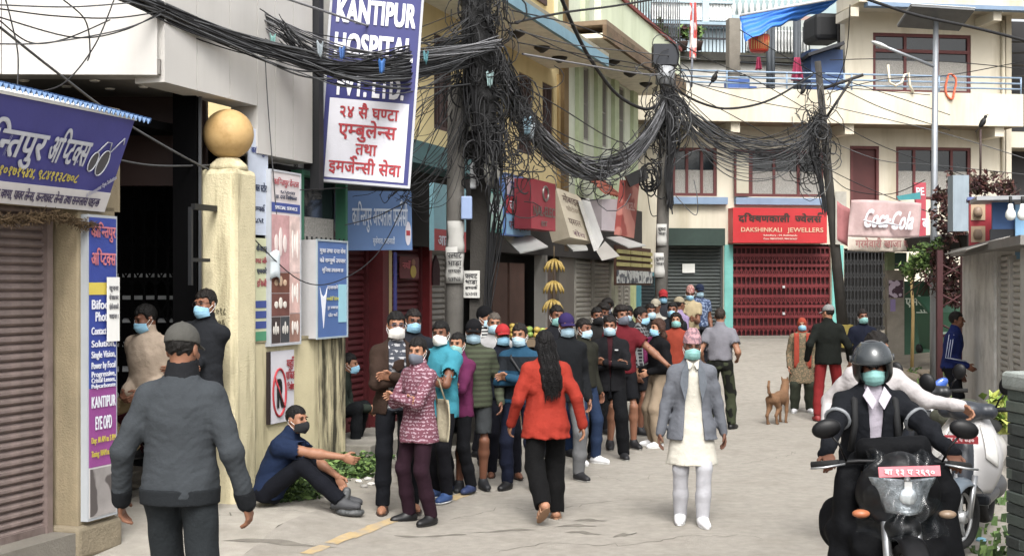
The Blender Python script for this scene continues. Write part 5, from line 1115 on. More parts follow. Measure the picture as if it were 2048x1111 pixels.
# iron railing and pots on the ledge
ir = thing('iron_railing', 'black iron railing along the planted ledge of the roof', 'railing'); shift(ir, J); b0 = None; yA = 3.1
for i in range(24):
    x = jx(1283, yA)+i*(jx(1462, yA)-jx(1283, yA))/24
    if b0 is None: q = MB(); q.cyl((0, 0, jz(1300, 102, yA)), (0, 0, jz(1300, 48, yA)), .014, n=4); b0 = q.build('bar', plain('24252a'), ir, (x, yA, 0))
    else: part(b0, 'bar', ir, (x, yA, 0))
for py in (50, 76): bx('rail', (jx(1280, yA), yA-.02, jz(1300, py, yA)), (jx(1462, yA), yA+.02, jz(1300, py, yA)+.05), plain('24252a'), ir)
def leaves(name, parent, c, r, n, size, cols, seed=0, hang=0.):
    rg = np.random.default_rng(seed+5); me = bpy.data.meshes.new(name); p = rg.normal(size=(n, 3)); p /= np.linalg.norm(p, axis=1)[:, None]; p *= (rg.random((n, 1))**.45)*np.array(r)*(1+.35*np.sin(5*p[:, :1]+3*p[:, 2:]+seed))
    p += np.array(c); a = rg.normal(size=(n, 3)); a /= np.linalg.norm(a, axis=1)[:, None]; b = np.cross(a, rg.normal(size=(n, 3))); b /= np.linalg.norm(b, axis=1)[:, None]; s = size*(.5+rg.random((n, 1)))
    nn = np.cross(a, b); V = np.stack([p-a*s, p+b*s*.42+nn*s*.12, p+a*s, p-b*s*.42+nn*s*.12], 1).reshape(-1, 3); Q = np.arange(4*n).reshape(n, 4); me = npmesh(name, V, Q, False)
    mi = rg.integers(0, len(cols), n); me.polygons.foreach_set('material_index', mi.astype(np.int32))
    for m in cols: me.materials.append(m)
    o = mobj(name, me, None, parent); o['kind'] = 'stuff'; return o
GRN = [mat(c, .7, .2, 9, 0) for c in ('3f5a24', '4f6b2c', '2c421b', '64803a')]; RDL = [mat(c, .7, .2, 9, 0) for c in ('3f2022', '4f2a29', '2e191a', '5c3a32', '3a3322')]
for i, (px, py, s) in enumerate(((1322, 95, .5), (1365, 92, .4), (1395, 90, .38), (1310, 98, .3))):
    c = J.w(jx(px, 2.9), 2.85, jz(px, 102, 2.9)); t = thing('potted_plant', ('tall potted plant at the left of the roof ledge', 'potted plant left of the faded flag on the roof ledge', 'potted plant right of the faded flag on the roof ledge', 'smallest potted plant at the left end of the roof ledge')[i], 'potted plant', c); q = MB(); q.lathe([(.08, 0), (.13, .2), (.14, .24), (.11, .22)], 10); q.build('pot', mat('3a2a24', .8), t); leaves('foliage', t, (0, 0, .3+s*.5), (s*.45, s*.4, s*.5), 160, .07, GRN+RDL[:1], i)
# pale blue house behind the terrace
B2 = Frame(P(1380, 60, 40), R(6)); B2.o.z = 0; B2 = Frame(B2.o, R(6)); bh = thing('blue_house', 'pale blue house with white balustrades behind the roof terrace', 'house'); shift(bh, B2)
PB = mat('a3b4bd', .9, .06, 2); bzz = lambda px, py, y=0.: B2.z(px, py, y)
bx('wall', (B2.x(1275), 0, 2), (B2.x(1490), .3, bzz(1380, 28)), PB, bh); bx('balcony_slab', (B2.x(1275), -.4, bzz(1380, 58)), (B2.x(1465), 0, bzz(1380, 48)), mat('8ba0ad', .8), bh); bx('rail', (B2.x(1300), -.3, bzz(1380, 10)), (B2.x(1462), -.1, bzz(1380, 5)), PB, bh); bx('far_wall', (B2.x(1200), 1.5, 2), (B2.x(1720), 1.8, 12.5), mat('8fa3a6', .9, .1, 2), bh)
bx('pier', (B2.x(1400), -.33, bzz(1380, 50)), (B2.x(1413), .05, bzz(1380, 2)), PB, bh)
bpr = [(.05, 0), (.06, .03), (.04, .06), (.075, .2), (.075, .3), (.035, .45), (.05, .48), (.05, .52)]; b0 = None
for i in range(26):
    x = B2.x(1302)+i*(B2.x(1462)-B2.x(1302))/26; z = bzz(1380, 44)
    if b0 is None: q = MB(); q.lathe([(r, h*(bzz(1380, 10)-z)/.52) for r, h in bpr], 8); b0 = q.build('baluster', mat('c9cbc9', .8), bh, (x, -.2, z))
    else: part(b0, 'baluster', bh, (x, -.2, z))
for i in range(16):
    x = B2.x(1440)+i*(B2.x(1640)-B2.x(1440))/16; part(b0, 'baluster', bh, (x, 1.3, bzz(1500, 14)))
bx('upper_rail', (B2.x(1430), 1.2, bzz(1500, 26)), (B2.x(1660), 1.45, bzz(1500, 14)), mat('9c8077', .8), bh)
bx('lower_wall', (B2.x(1465), .6, 2), (B2.x(1700), .9, bzz(1500, 30)), mat('9aa09c', .9, .1, 2), bh)
for i in range(20):
    part(b0, 'baluster', bh, (B2.x(1490)+i*(B2.x(1625)-B2.x(1490))/20, .3, bzz(1500, 100)), None, (1, 1, 1.3))
o = thing('iron_fence', 'tall black iron fence behind the blue tarpaulin', 'fence'); shift(o, B2); b1_ = None
for i in range(22):
    x = B2.x(1485)+i*(B2.x(1625)-B2.x(1485))/22
    if b1_ is None: q = MB(); q.cyl((0, 0, bzz(1500, 110)), (0, 0, bzz(1500, 52)), .02, n=4); b1_ = q.build('bar', plain('2a2d30'), o, (x, 0, 0))
    else: part(b1_, 'bar', o, (x, 0, 0))
# pink house far left of the terrace
B3 = Frame((3.6, 44, 0), R(10)); o = thing('pink_house', 'far pinkish house with dark windows between the green building and the blue house', 'house'); shift(o, B3); bx('wall', (-6, 0, 0), (1.6, .3, 14), mat('a08d88', .9, .08, 2), o); window(o, B3.x(1285), B3.x(1320), 9.4, 11, -.06, BRW, 2, 1, .08, False, 0); bx('red_band', (-6, -.1, 9.0), (1.6, 0, 9.25), plain('8a4a42'), o)
# long low block closing the view behind
o = bx('far_block', (-30, 52, 0), (60, 54, 9), mat('9d9a94', .9, .1, .6)); tag(o, 'grey far block behind the roofs', 'building')
# ------------------------------------------------ right hand side
RF = Frame((6.58, 19, 0), math.atan2(-.9787, -.2055))
def rx_(px, y=0.): return RF.x(px, y)
def rzz(px, py, y=0.): return RF.z(px, py, y)
ks = thing('shutter_shop', 'low grey plastered shop with roller shutters on the right', 'shop'); shift(ks, RF)
GP = mat('bcbab5', .93, .12, 2, .3, 40, dirt='5a5650', damt=.6, dscale=1.6)
bx('plaster_wall', (-.02, 0, -.2), (rx_(1988), .25, 2.5), GP, ks, .03); shutter(ks, rx_(1991), rx_(2012), .25, 2.35, .05, mat('9c9890', .5, .1, 4, dirt='6b675f', damt=.5), .075); shutter(ks, rx_(2015), rx_(2042), .25, 2.3, .05, mat('9c9890', .5, .1, 4, dirt='6b675f', damt=.5), .075)
bx('right_pier', (rx_(2044), -.02, -.2), (rx_(2044)+.6, .3, 2.4), mat('a19f9a', .9, .1, 3), ks); bx('shop_roof', (-.1, -.15, 2.42), (rx_(2044)+.8, 2.5, 2.52), mat('6d6a66', .6, .15, 4), ks); bx('back_wall', (-.02, .2, -.2), (.1, 3, 2.45), GP, ks)
q = MB(); q.sheet(lambda u, v: (1.3+2.2*u, -.4+.5*v, 2.42+.16*v+.012*math.sin(u*70)), 60, 3, .006); o = q.build('tin_awning', mat('77746e', .5, .15, 4, metal=.3)); shift(o, RF); tag(o, 'grey corrugated tin awning above the right hand shutters', 'awning')
# kiosk signs above it
xa = rx_(1940, -.15); xb = rx_(1985, -.15)
kx = thing('kiosk_light_box', 'red framed kiosk display box with cream panels under a blue tin edge', 'display box'); shift(kx, RF)
z0, z1 = rzz(1945, 492, -.15), rzz(1945, 402, -.15)
FK = Frame(P(1962, 448, 17.5), R(-18)); kx.location = FK.o; kx.rotation_euler = (0, 0, FK.rz); s = 17.5/FPX
bx('case', (-22*s, 0, -46*s), (23*s, .5, 48*s), mat('9c2733', .5, .1), kx)
for zc in (24, -20): bx('cream_panel', (-19*s, -.012, (zc-16)*s), (8*s, -.001, (zc+16)*s), mat('b39a7c', .5, .08), kx); q = MB(); q.lathe([(7*s, 0), (9*s, 8*s), (7*s, 18*s), (5*s, 20*s)], 10, T(-6*s, -.03, (zc-10)*s)); q.build('pot_picture', mat('8d7763', .5), kx)
bx('tin_edge', (-26*s, -.06, 48*s), (60*s, .6, 54*s), mat('5a6a9a', .5, .1), kx)
bb = thing('blue_kiosk', 'blue painted kiosk board with pale blue panel at the right edge', 'kiosk', P(2012, 450, 16.6), R(-14)); s = 16.6/FPX
bx('board', (-26*s, 0, -60*s), (16*s, .08, 46*s), mat('274a78', .6, .12, 3), bb); bx('pale_panel', (16*s, -.08, -76*s), (80*s, 0, 40*s), mat('6f9cc0', .6, .1, 3), bb); bx('roof_edge', (-60*s, -.3, 48*s), (90*s, .6, 56*s), mat('8d8f92', .5, .1), bb); bx('tyre_shelf', (-30*s, -.03, -62*s), (20*s, .05, -8*s), plain('15181e'), bb)
for i, px in enumerate((2021, 2045)):
    c = P(px, 428, 16.2); t = thing('light_bulb', ('unlit white light bulb hanging in front of the blue kiosk board', 'unlit light bulb hanging over the pale blue panel at the edge')[i], 'light bulb', c); q = MB(); q.lathe([(.012, .14), (.03, .12), (.035, .07), (.06, .02), (.065, -.03), (.04, -.07), (.01, -.08)][::-1], 14); q.build('globe', plain('c9cdc9', .2), t); q = MB(); q.cyl((0, 0, .12), (0, 0, .22), .022, n=8); q.build('socket', plain('1a1a1a'), t)
o = bx('steel_cabinet', (0, 0, 0), (1, 1, 1), mat('7d8a94', .5, .12, 3)); o.location = P(1906, 462, 20.5); o.scale = (32*20.5/FPX, .25, 112*20.5/FPX); tag(o, 'tall narrow grey steel cabinet above the red foliage', 'cabinet')
# dark porch roof, awning poles
q = MB(); A = [P(1740, 480, 28), P(1935, 470, 21), P(1935, 500, 21.2), P(1740, 505, 28.2)]; q.add([p-A[0] for p in A]+[p-A[0]+Vector((1.4, 1.6, .15)) for p in A], [(0, 1, 2, 3), (7, 6, 5, 4), (0, 4, 5, 1), (1, 5, 6, 2), (2, 6, 7, 3), (3, 7, 4, 0)]); o = q.build('porch_roof', mat('24221f', .9, .25, 3, .4), None, A[0]); tag(o, 'dark sagging porch roof behind the soft drink banner', 'roof')
# soft drink banner
ct = P(1770, 450, 25); bnn = thing('drink_banner', 'faded pink soft drink banner with white script hanging over a doorway', 'banner', ct, R(4)); s = 25/FPX
def bf(u, v):
    sl = (1-v); x = (-68-8*sl+(142+2*sl)*u)*s; z = (-50+100*v-6*u*v+6*math.sin(PI*u)*(v-.6))*s; return (x, .045*math.sin(9*u+3*v)+.035*math.sin(19*u+2*v)*(.4+.6*sl), z)
q = MB(); q.sheet(lambda u, v: bf(u, .27+.73*v), 24, 12, .006); q.build('cloth', mat('b29694', .8, .08, 3, .5, 9, dirt='c4b4b0', damt=.7, dscale=1.5), bnn)
q = MB(); q.sheet(lambda u, v: bf(u, .27*v-.006*math.sin(21*u)*(1-v)), 24, 6, .006); q.build('lower_cloth', mat('b3a79a', .7, .08, 3, .3, 12, dirt='6b655a', damt=.6, dscale=3), bnn)
for t_, u, v, h, wd, m, sh_ in (('Coca', .33, .64, .36, .36, HWT, .25), ('-', .53, .66, .3, .05, HWT, .2), ('Cola', .71, .60, .36, .33, HWT, .25), ('गरमेवारी खाजा घर', .46, .13, .15, .82, plain('8a5a56'), 0)):
    text(t_, m, bnn, (-70+140*u)*s, (-50+100*v)*s, -.09, h=h*100*s, wd=wd*140*s, bold=.035, shear=sh_)
q = MB(); q.tube([(-48*s, -.1, 10*s), (-20*s, -.1, 2*s), (0, -.1, 4*s), (30*s, -.1, -2*s)], [.01, .02, .02, .006], 5); q.build('script_swash', HWT, bnn)
c = P(1690, 440, 25.2); q = MB(); q.sheet(lambda u, v: ((u-.5)*.3, .06*math.sin(5*u), (v-.5)*.75-.2*u), 6, 8, .006); o = q.build('pink_flap', mat('9a5f60', .8), None, c); tag(o, 'pink folded cloth flap at the left corner of the drink banner', 'cloth')
o, v, n = freeboard('teal_cloth', 'teal cloth strip above the drink banner', ((1793, 392), (1840, 384), (1842, 398), (1798, 400)), 26.8, .02, mat('2f7f85', .8), 'cloth')
o, v, n = freeboard('red_shop_sign', 'narrow red shop sign half hidden behind the drink banner', ((1828, 365), (1852, 365), (1852, 480), (1838, 480)), 27.2, .08, mat('a83a48', .5, .1)); onboard(o, v, n, 'PE', .45, .85, .14, .7, TXW); onboard(o, v, n, 'ब', .6, .3, .2, .4, TXW)
# green painted wall with lettering
FG = Frame(P(1808, 690, 27.5), R(-4)); gwl = thing('green_wall', 'dark green painted wall with white Devanagari lettering', 'wall', FG.o, FG.rz); s = 27.5/FPX
bx('face', (0, 0, -.3), (125*s, .25, 128*s), mat('2b4a38', .9, .12, 3, .3, dirt='1d3226', damt=.5), gwl)
for t_, x, z, h, wd in (('एभरेष्ट', 28, 88, 16, 50), ('अटो', 62, 88, 16, 22), ('हाउस', 95, 88, 16, 40), ('कोटेश्वर', 42, 62, 12, 36), ('ने', 78, 62, 12, 14)): text(t_, plain('b9c4b4', .8), gwl, x*s, z*s, -.006, h=h*s, wd=wd*s, bold=.03)
bx('poster_wall', (-34*s, -.05, -.3), (-.005, .2, 150*s), mat('7d766a', .9, .2, 3, .4, dirt='4a453c', damt=.6), gwl)
pst = bx('event_poster', (-31*s, -.065, 95*s), (-3*s, -.051, 130*s), mat('3d2433', .6, .1, 5, 0, pat='camo', c2='a89aa8', ps=9), gwl); bx('purple_sticker', (-28*s, -.065, 68*s), (-18*s, -.051, 92*s), plain('7a6a94'), gwl); bx('green_column', (-34*s, -.08, 150*s), (-20*s, .2, 2.6), mat('6f7f5c', .9), gwl); bx('green_plate', (-20*s, -.06, 152*s), (4*s, -.02, 185*s), plain('2a4a42'), gwl)
bx('white_strip', (50*s, -.02, 66*s), (61*s, -.008, 128*s), plain('c9c9c4'), gwl); bx('awning_shade', (45*s, -.9, 118*s), (85*s, -.05, 135*s), mat('8d6f64', .8, .1), gwl)
# wheelie bin
c = P(1870, 700, 25.5); c.z = gz(c.x, c.y)+.35; wbn = thing('wheelie_bin', 'dark green wheelie bin standing against the green wall', 'bin', c, R(15)); q = MB(); q.add([(-.2, -.2, 0), (.2, -.2, 0), (.2, .2, 0), (-.2, .2, 0), (-.27, -.27, .7), (.27, -.27, .7), (.27, .27, .7), (-.27, .27, .7)], [(3, 2, 1, 0), (4, 5, 6, 7), (0, 1, 5, 4), (1, 2, 6, 5), (2, 3, 7, 6), (3, 0, 4, 7)]); q.build('tub', mat('25523a', .5, .1, 3), wbn); q = MB(); q.bbox((-.3, -.05, 0), (.3, .5, .06), .02, T(0, -.2, .70) @ Rm(R(35), 'X')); q.build('lid', mat('25523a', .5, .1, 3), wbn); bx('white_print', (-.12, -.262, .3), (.12, -.25, .34), plain('8fa89a'), wbn)
for x in (-.22, .22): q = MB(); q.cyl((x-.03, .2, .0), (x+.03, .2, .0), .09, n=12); q.build('wheel', plain('151515'), wbn)
q = MB(); c = P(1824, 712, 24.5); q.tube([(0, 0, -.2), (.02, 0, .8), (-.01, 0, 1.5)], [.035, .03, .028], 8); o = q.build('bamboo_pole', mat('a58a52', .7, .15, 6), None, c); tag(o, 'pale bamboo pole standing in front of the green wall', 'pole')
# red steel truss column
tc = thing('truss_column', 'dark red steel lattice column beside the grey plastered shop', 'column', gnd(1890, 20.8)); RS = mat('3d1a1c', .7, .2, 5)
for x in (-.09, .30): q = MB(); q.box((x-.045, -.04, -.1), (x+.045, .04, 2.55)); q.build('chord', RS, tc)
for i in range(7): q = MB(); q.cyl((-.09, 0, .9+.24*i), (.30, 0, 1.14+.24*i if i % 2 else .9+.24*i-.2), .016, n=5); q.build('lacing_bar', RS, tc)
# creeper with dark red leaves, green shrub
def shrub(lab, blobs, cols, size, cat='plant', name='creeper'):
    c0 = P(blobs[0][0], blobs[0][1], blobs[0][2]); t = thing(name, lab, cat, c0)
    for i, (px, py, d, r, n) in enumerate(blobs): leaves('foliage', t, P(px, py, d)-c0, (r, r*.8, r*.85), n, size, cols, i+len(lab))
    q = MB()
    for i in range(9):
        e = P(*blobs[i % len(blobs)][:3])-c0+Vector((random.uniform(-.3, .3), random.uniform(-.2, .2), random.uniform(-.3, .2))); q.tube([(random.uniform(-.3, .3), 0, -.6), e*.5+Vector((.1, 0, -.1)), e], .012, 4)
    q.build('stem', mat('3a2c22', .9), t); return t
shrub('dark red leaved creeper over the porch beside the steel cabinet', ((1900, 425, 21.5, .28, 430), (1884, 392, 21.8, .16, 150), (1920, 375, 21.8, .3, 450), (1965, 372, 22, .28, 400), (1903, 455, 21.4, .26, 320), (2010, 378, 22.5, .25, 260)), RDL, .05)
shrub('dark red creeper hanging in front of the green wall', ((1895, 545, 22, .35, 600), (1905, 590, 22, .28, 420), (1880, 520, 22.2, .25, 300)), RDL, .05)
shrub('light green leafy climber under the porch roof', ((1845, 520, 22.5, .28, 520), (1865, 505, 22.5, .25, 380), (1820, 540, 22.8, .2, 240)), GRN+[mat('7f9a48', .7, .2, 9, 0)], .05)
# rubble stones and grass on the right verge
STN = mat('7d705f', .95, .2, 4, .5, 30, dirt='55503f', damt=.5)
def rock(name, c, r, sd, m, label=None, cat=None, group=None):
    bm = bmesh.new(); bmesh.ops.create_icosphere(bm, subdivisions=2, radius=1)
    for v in bm.verts: k = 1+.35*mnoise.noise(v.co*1.3+Vector((sd, 0, 0))); v.co = Vector((v.co.x*r[0]*k, v.co.y*r[1]*k, v.co.z*r[2]*k))
    q = MB(); q.bm(bm); o = q.build(name, m, None, c); tag(o, label, cat, group); return o
for i in range(26):
    px, py = random.uniform(1770, 1885), random.uniform(700, 765); d = 25-(py-700)/65*4.5; c = P(px, py, d); c.z = gz(c.x, c.y)+.06; s = random.uniform(.1, .26); rock('rubble_stone', c, (s*1.3, s, s*.55), i, STN, 'loose buff rubble stone on the right verge', 'stone', 'rubble stones on the right verge')
def tuft(name, label, pts, n, h, cols, cat, kind='stuff'):
    rg = np.random.default_rng(len(label)); V = []; mi = []
    for (x, y, r) in pts:
        for i in range(n):
            a = rg.random()*6.28; rr = r*rg.random()**.5; bx_, by_ = x+rr*math.cos(a), y+rr*math.sin(a); z = gz(bx_, by_)+.0; hh = h*(.4+rg.random()); t = rg.random()*6.28; w_ = .012+.014*rg.random()
            lx, ly = math.cos(t)*hh*.5*rg.random(), math.sin(t)*hh*.5*rg.random()
            V += [(bx_-w_*math.sin(t), by_+w_*math.cos(t), z), (bx_+w_*math.sin(t), by_-w_*math.cos(t), z), (bx_+lx+w_, by_+ly, z+hh), (bx_+lx-w_, by_+ly, z+hh*.96)]; mi.append(rg.integers(0, len(cols)))
    me = npmesh(name, np.array(V), np.arange(len(V)).reshape(-1, 4), False); me.polygons.foreach_set('material_index', np.array(mi, np.int32))
    for m in cols: me.materials.append(m)
    o = mobj(name, me); tag(o, label, cat, None, kind); return o
pr = []
for i in range(16): px, py = random.uniform(1770, 1890), random.uniform(690, 780); d = 25-(py-700)/65*4.5; c = P(px, py, d); pr.append((c.x, c.y, .3))
tuft('grass', 'rough grass and weeds on the right verge', pr, 40, .09, GRN+[mat('7b7a48', .9)], 'grass')
pr = [(P(px, 1000, d).x, d, .25) for px, d in ((1985, 9.8), (2000, 9.5), (1990, 10.3), (1970, 11), (2000, 9.1), (1960, 12), (1985, 12))]
tuft('grass', 'weeds at the foot of the dark stone wall', pr, 30, .06, GRN, 'grass')
# dark slate wall at the right edge
sw = thing('slate_wall', 'dark slate block wall with pale concrete coping at the right edge', 'wall', (3.46, 9.1, 0), R(-83)); SLT = [mat(c, .85, .2, 6, .4, 40) for c in ('3c423f', '47504a', '333836', '525a52')]
bx('core', (0, .03, -.2), (4.2, .4, 1.26), plain('2a2e2c'), sw); st_ = {}
for r in range(16):
    x = -.0 if r % 2 else -.12
    while x < 3.2:
        w_ = random.choice((.2, .26, .32)); key = (w_, random.randrange(4))
        if key not in st_: q = MB(); q.bbox((.004, 0, .004), (w_-.006, .06, .079), .008); st_[key] = q.build('stone', SLT[key[1]], sw, (max(x, 0), random.uniform(-.012, .004), .02+r*.0785))
        else: part(st_[key], 'stone', sw, (max(x, 0), random.uniform(-.012, .004), .02+r*.0785))
        x += w_
for r in range(16): q = part(st_[next(iter(st_))], 'stone', sw, (.0, .36-.02*(r % 2), .02+r*.0785), (0, 0, R(-90)))
q = MB(); q.bbox((-.03, -.03, 1.275), (4.2, .42, 1.40), .03); q.build('coping', mat('8b918c', .93, .15, 5, .5, 40, dirt='55605a', damt=.6, dscale=3), sw)
# leafy plant behind the wall
t = thing('leafy_plant', 'small yellow green plant growing behind the parked scooter', 'plant', P(2005, 830, 10.6)-Vector((0, 0, .1))); leaves('foliage', t, (0, 0, .12), (.16, .12, .18), 130, .07, [mat('8fa03a', .6), mat('71902f', .6), mat('a9b04a', .6)], 3)
# solar street lamp
sb = gnd(1868, 23); sol = thing('solar_street_lamp', 'galvanised solar street lamp post with panel and lamp arm', 'street lamp', sb); GAL = mat('8d9298', .4, .1, 4, metal=.5)
top = P(1872, 30, 23)-sb; q = MB(); q.tube([(0, 0, 0), (0, 0, top.z*.5), (top.x, 0, top.z)], [.075, .06, .045], 12); q.build('post', GAL, sol)
q = MB(); q.box((-.55, -.42, -.02), (.55, .42, .02), T(*(P(1871, 36, 23)-sb)) @ Rm(R(-14), 'X') @ Rm(R(4), 'Y')); q.build('solar_panel', mat('55585a', .5, .15), sol); q = MB(); q.box((-.56, -.43, .021), (.56, .43, .03), T(*(P(1871, 36, 23)-sb)) @ Rm(R(-14), 'X') @ Rm(R(4), 'Y')); q.build('panel_frame', plain('c3c5c6', .4), sol)
a0, a1 = P(1868, 133, 23)-sb, P(1760, 90, 22.6)-sb; q = MB(); q.tube([a0, a1], .03, 8); q.build('lamp_arm', GAL, sol); q = MB(); q.ell((0, 0, 0), (.17, .07, .04), 12, 8, T(*a1) @ Rm(R(22), 'Y')); q.build('lamp_head', plain('b9bcbc', .4), sol)
# ------------------------------------------------ overhead cables
KAB = [mat('141416', .6, .2, 6, 0), mat('1e1e20', .6, .2, 6, 0), mat('4a4b4d', .6, .2, 6, 0), mat('77777a', .55, .2, 6, 0)]
def catmull(pts, n):
    out = []; p = [pts[0]]+list(pts)+[pts[-1]]
    for i in range(1, len(p)-2):
        for k in range(n):
            t = k/n; a, b, c, d = p[i-1], p[i], p[i+1], p[i+2]
            out.append(.5*((2*b)+(c-a)*t+(2*a-5*b+4*c-d)*t*t+(3*b-a-3*c+d)*t**3))
    out.append(p[-2]); return out
def bundle(label, ctrl, n, rad, wires=(.006, .013), mats=(0, 0, 0, 1, 2), seg=5, name='cable_bundle', stray=.15, sag=.12):
    pts = [P(*c) for c in ctrl]; o = pts[0].copy(); qs = [MB() for _ in KAB]
    for i in range(n):
        a = random.uniform(0, 2*PI); r = random.random()**.5*(1 if random.random() > stray else 1.9); ph = random.uniform(0, 6); f = random.uniform(.6, 1.6); dz = -abs(random.gauss(0, sag)) if random.random() < stray*1.5 else 0
        c = []
        for k, p in enumerate(pts):
            u = k/(len(pts)-1); R_ = rad[k] if isinstance(rad, (list, tuple)) else rad; aa = a+f*1.3*math.sin(u*4+ph)
            c.append(p-o+Vector((math.cos(aa)*.5, math.cos(aa)*.8, math.sin(aa)))*r*R_+Vector((random.gauss(0, .012), 0, random.gauss(0, .015)+dz*4*u*(1-u))))
        q = qs[random.choice(mats)]; q.tube(catmull(c, seg), random.uniform(*wires), 3, False)
    q = MB(); me = None; V = []; F = []; mi = []; sm = []
    for k, b in enumerate(qs):
        n0 = len(V); V += b.v; F += [tuple(x+n0 for x in f) for f in b.f]; mi += [k]*len(b.f)
    me = bpy.data.meshes.new(name); me.from_pydata(V, [], F); me.polygons.foreach_set('material_index', np.array(mi, np.int32)); me.polygons.foreach_set('use_smooth', [True]*len(F))
    for m in KAB: me.materials.append(m)
    ob = mobj(name, me, None, None, o); tag(ob, label, 'cable bundle', None, 'stuff'); return ob
bundle('thick black cable bundle sagging in front of the hospital sign to the first pole', [(180, -40, 9.6), (330, 22, 10.5), (470, 78, 11.3), (600, 118, 12.0), (700, 140, 12.5), (820, 134, 13.3), (945, 105, 15.2)], 80, [.045, .045, .05, .07, .09, .13, .22], (.005, .010), (0, 1, 1, 2, 2), 6, sag=.05)
bundle('bundle of thinner cables drooping across the hospital sign', [(560, 60, 12.0), (640, 125, 12.3), (730, 145, 12.7), (830, 138, 13.4), (945, 80, 15.1)], 36, [.1, .1, .1, .16, .28], (.003, .007), (0, 1, 2, 2), 6, stray=.3, sag=.10)
bundle('pale grey cable sheaf running level across the hospital sign', [(440, -5, 12.0), (560, 55, 12.1), (700, 108, 12.6), (850, 110, 13.5), (1000, 88, 15.1)], 16, .07, (.005, .009), (2, 3, 3), 6)
bundle('heavy tangled cable bundle sagging between first pole and far pole', [(985, 120, 15.3), (1040, 218, 16.4), (1085, 280, 17.6), (1140, 322, 19), (1195, 336, 20.4), (1255, 314, 22), (1305, 258, 23.2), (1340, 190, 24)], 90, [.26, .19, .16, .17, .18, .16, .15, .12], (.006, .012), (0, 1, 1, 2, 2, 3), 5, stray=.25, sag=.09)
bundle('cable bundle sagging between far pole and leaning pole', [(1345, 190, 24), (1395, 245, 24.8), (1460, 280, 25.8), (1540, 290, 26.9), (1600, 272, 27.8), (1640, 240, 28.4)], 54, [.16, .15, .14, .16, .2, .2], (.006, .012), (1, 2, 2, 2), 5, stray=.4, sag=.3)
bundle('black cables hanging down the leaning pole', [(1632, 240, 28.3), (1625, 300, 28.2), (1638, 350, 28.2), (1650, 420, 28.2)], 34, [.18, .18, .16, .1], (.008, .016), (0, 0, 1), 5, stray=.4)
bundle('black cables hanging down the far pole', [(1335, 190, 23.9), (1345, 260, 23.8), (1338, 330, 23.8), (1342, 410, 23.8)], 46, [.16, .2, .13, .1], (.009, .018), (0, 0, 1), 5, stray=.3)
bundle('black cables hanging down the near square pole', [(955, -30, 15.3), (965, 100, 15.2), (975, 240, 15.2), (980, 330, 15.2)], 110, [.18, .23, .24, .16], (.006, .013), (0, 0, 0, 1), 5, stray=.3)
bundle('loose black drop cables hanging below the near pole tangle', [(985, 250, 15.1), (1000, 350, 15.1), (985, 450, 15.2), (975, 620, 15.3)], 22, [.2, .2, .12, .05], (.006, .01), (0, 1), 5, stray=.5)
def tangle(label, ctr, n, spread, loop, wires=(.006, .012), mats=(0, 0, 0, 1), name='cable_tangle'):
    o = P(*ctr); V = []; F = []; mi = []
    for i in range(n):
        c = Vector((random.gauss(0, spread[0]), random.gauss(0, spread[1]), random.gauss(0, spread[2]))); R_ = random.uniform(*loop); ax = random.uniform(0, PI); sq = random.uniform(.4, 1); k = random.randint(6, 12); st0 = random.uniform(0, 6); q = MB()
        q.tube([c+Vector((R_*math.cos(st0+j*.55)*math.cos(ax), R_*.5*math.cos(st0+j*.55)*math.sin(ax), R_*sq*1.3*math.sin(st0+j*.55)-j*.012)) for j in range(k)], random.uniform(*wires), 3, False)
        n0 = len(V); V += q.v; F += [tuple(x+n0 for x in f) for f in q.f]; mi += [random.choice(mats)]*len(q.f)
    me = bpy.data.meshes.new(name); me.from_pydata(V, [], F); me.polygons.foreach_set('material_index', np.array(mi, np.int32)); me.polygons.foreach_set('use_smooth', [True]*len(F))
    for m in KAB: me.materials.append(m)
    ob = mobj(name, me, None, None, o); tag(ob, label, 'cable tangle', None, 'stuff'); return ob
tangle('dense black cable tangle on the near square pole', (962, 125, 15.2), 340, (.15, .12, .50), (.06, .2))
tangle('loops of black cable at the foot of the near tangle', (975, 290, 15.1), 90, (.15, .1, .22), (.06, .2))
tangle('loose loops of cable where the near tangle meets the sagging bundle', (1035, 255, 16), 70, (.16, .2, .3), (.08, .26), (.005, .009), (0, 1, 1))
tangle('tangle of cables around the far pole top', (1335, 215, 23.9), 90, (.15, .12, .45), (.12, .35), (.008, .014), (0, 1, 2))
tangle('coil of black cable hung on the far pole', (1297, 352, 23.7), 16, (.03, .03, .04), (.16, .26), (.012, .018), (0, 1))
tangle('tangle of cables around the leaning pole', (1628, 275, 28.2), 70, (.18, .12, .4), (.15, .4), (.008, .014), (0, 1, 2))
tangle('black cable loops hanging under the sagging bundle', (1195, 338, 20.4), 24, (.5, .2, .14), (.1, .3), (.006, .01), (1, 2))
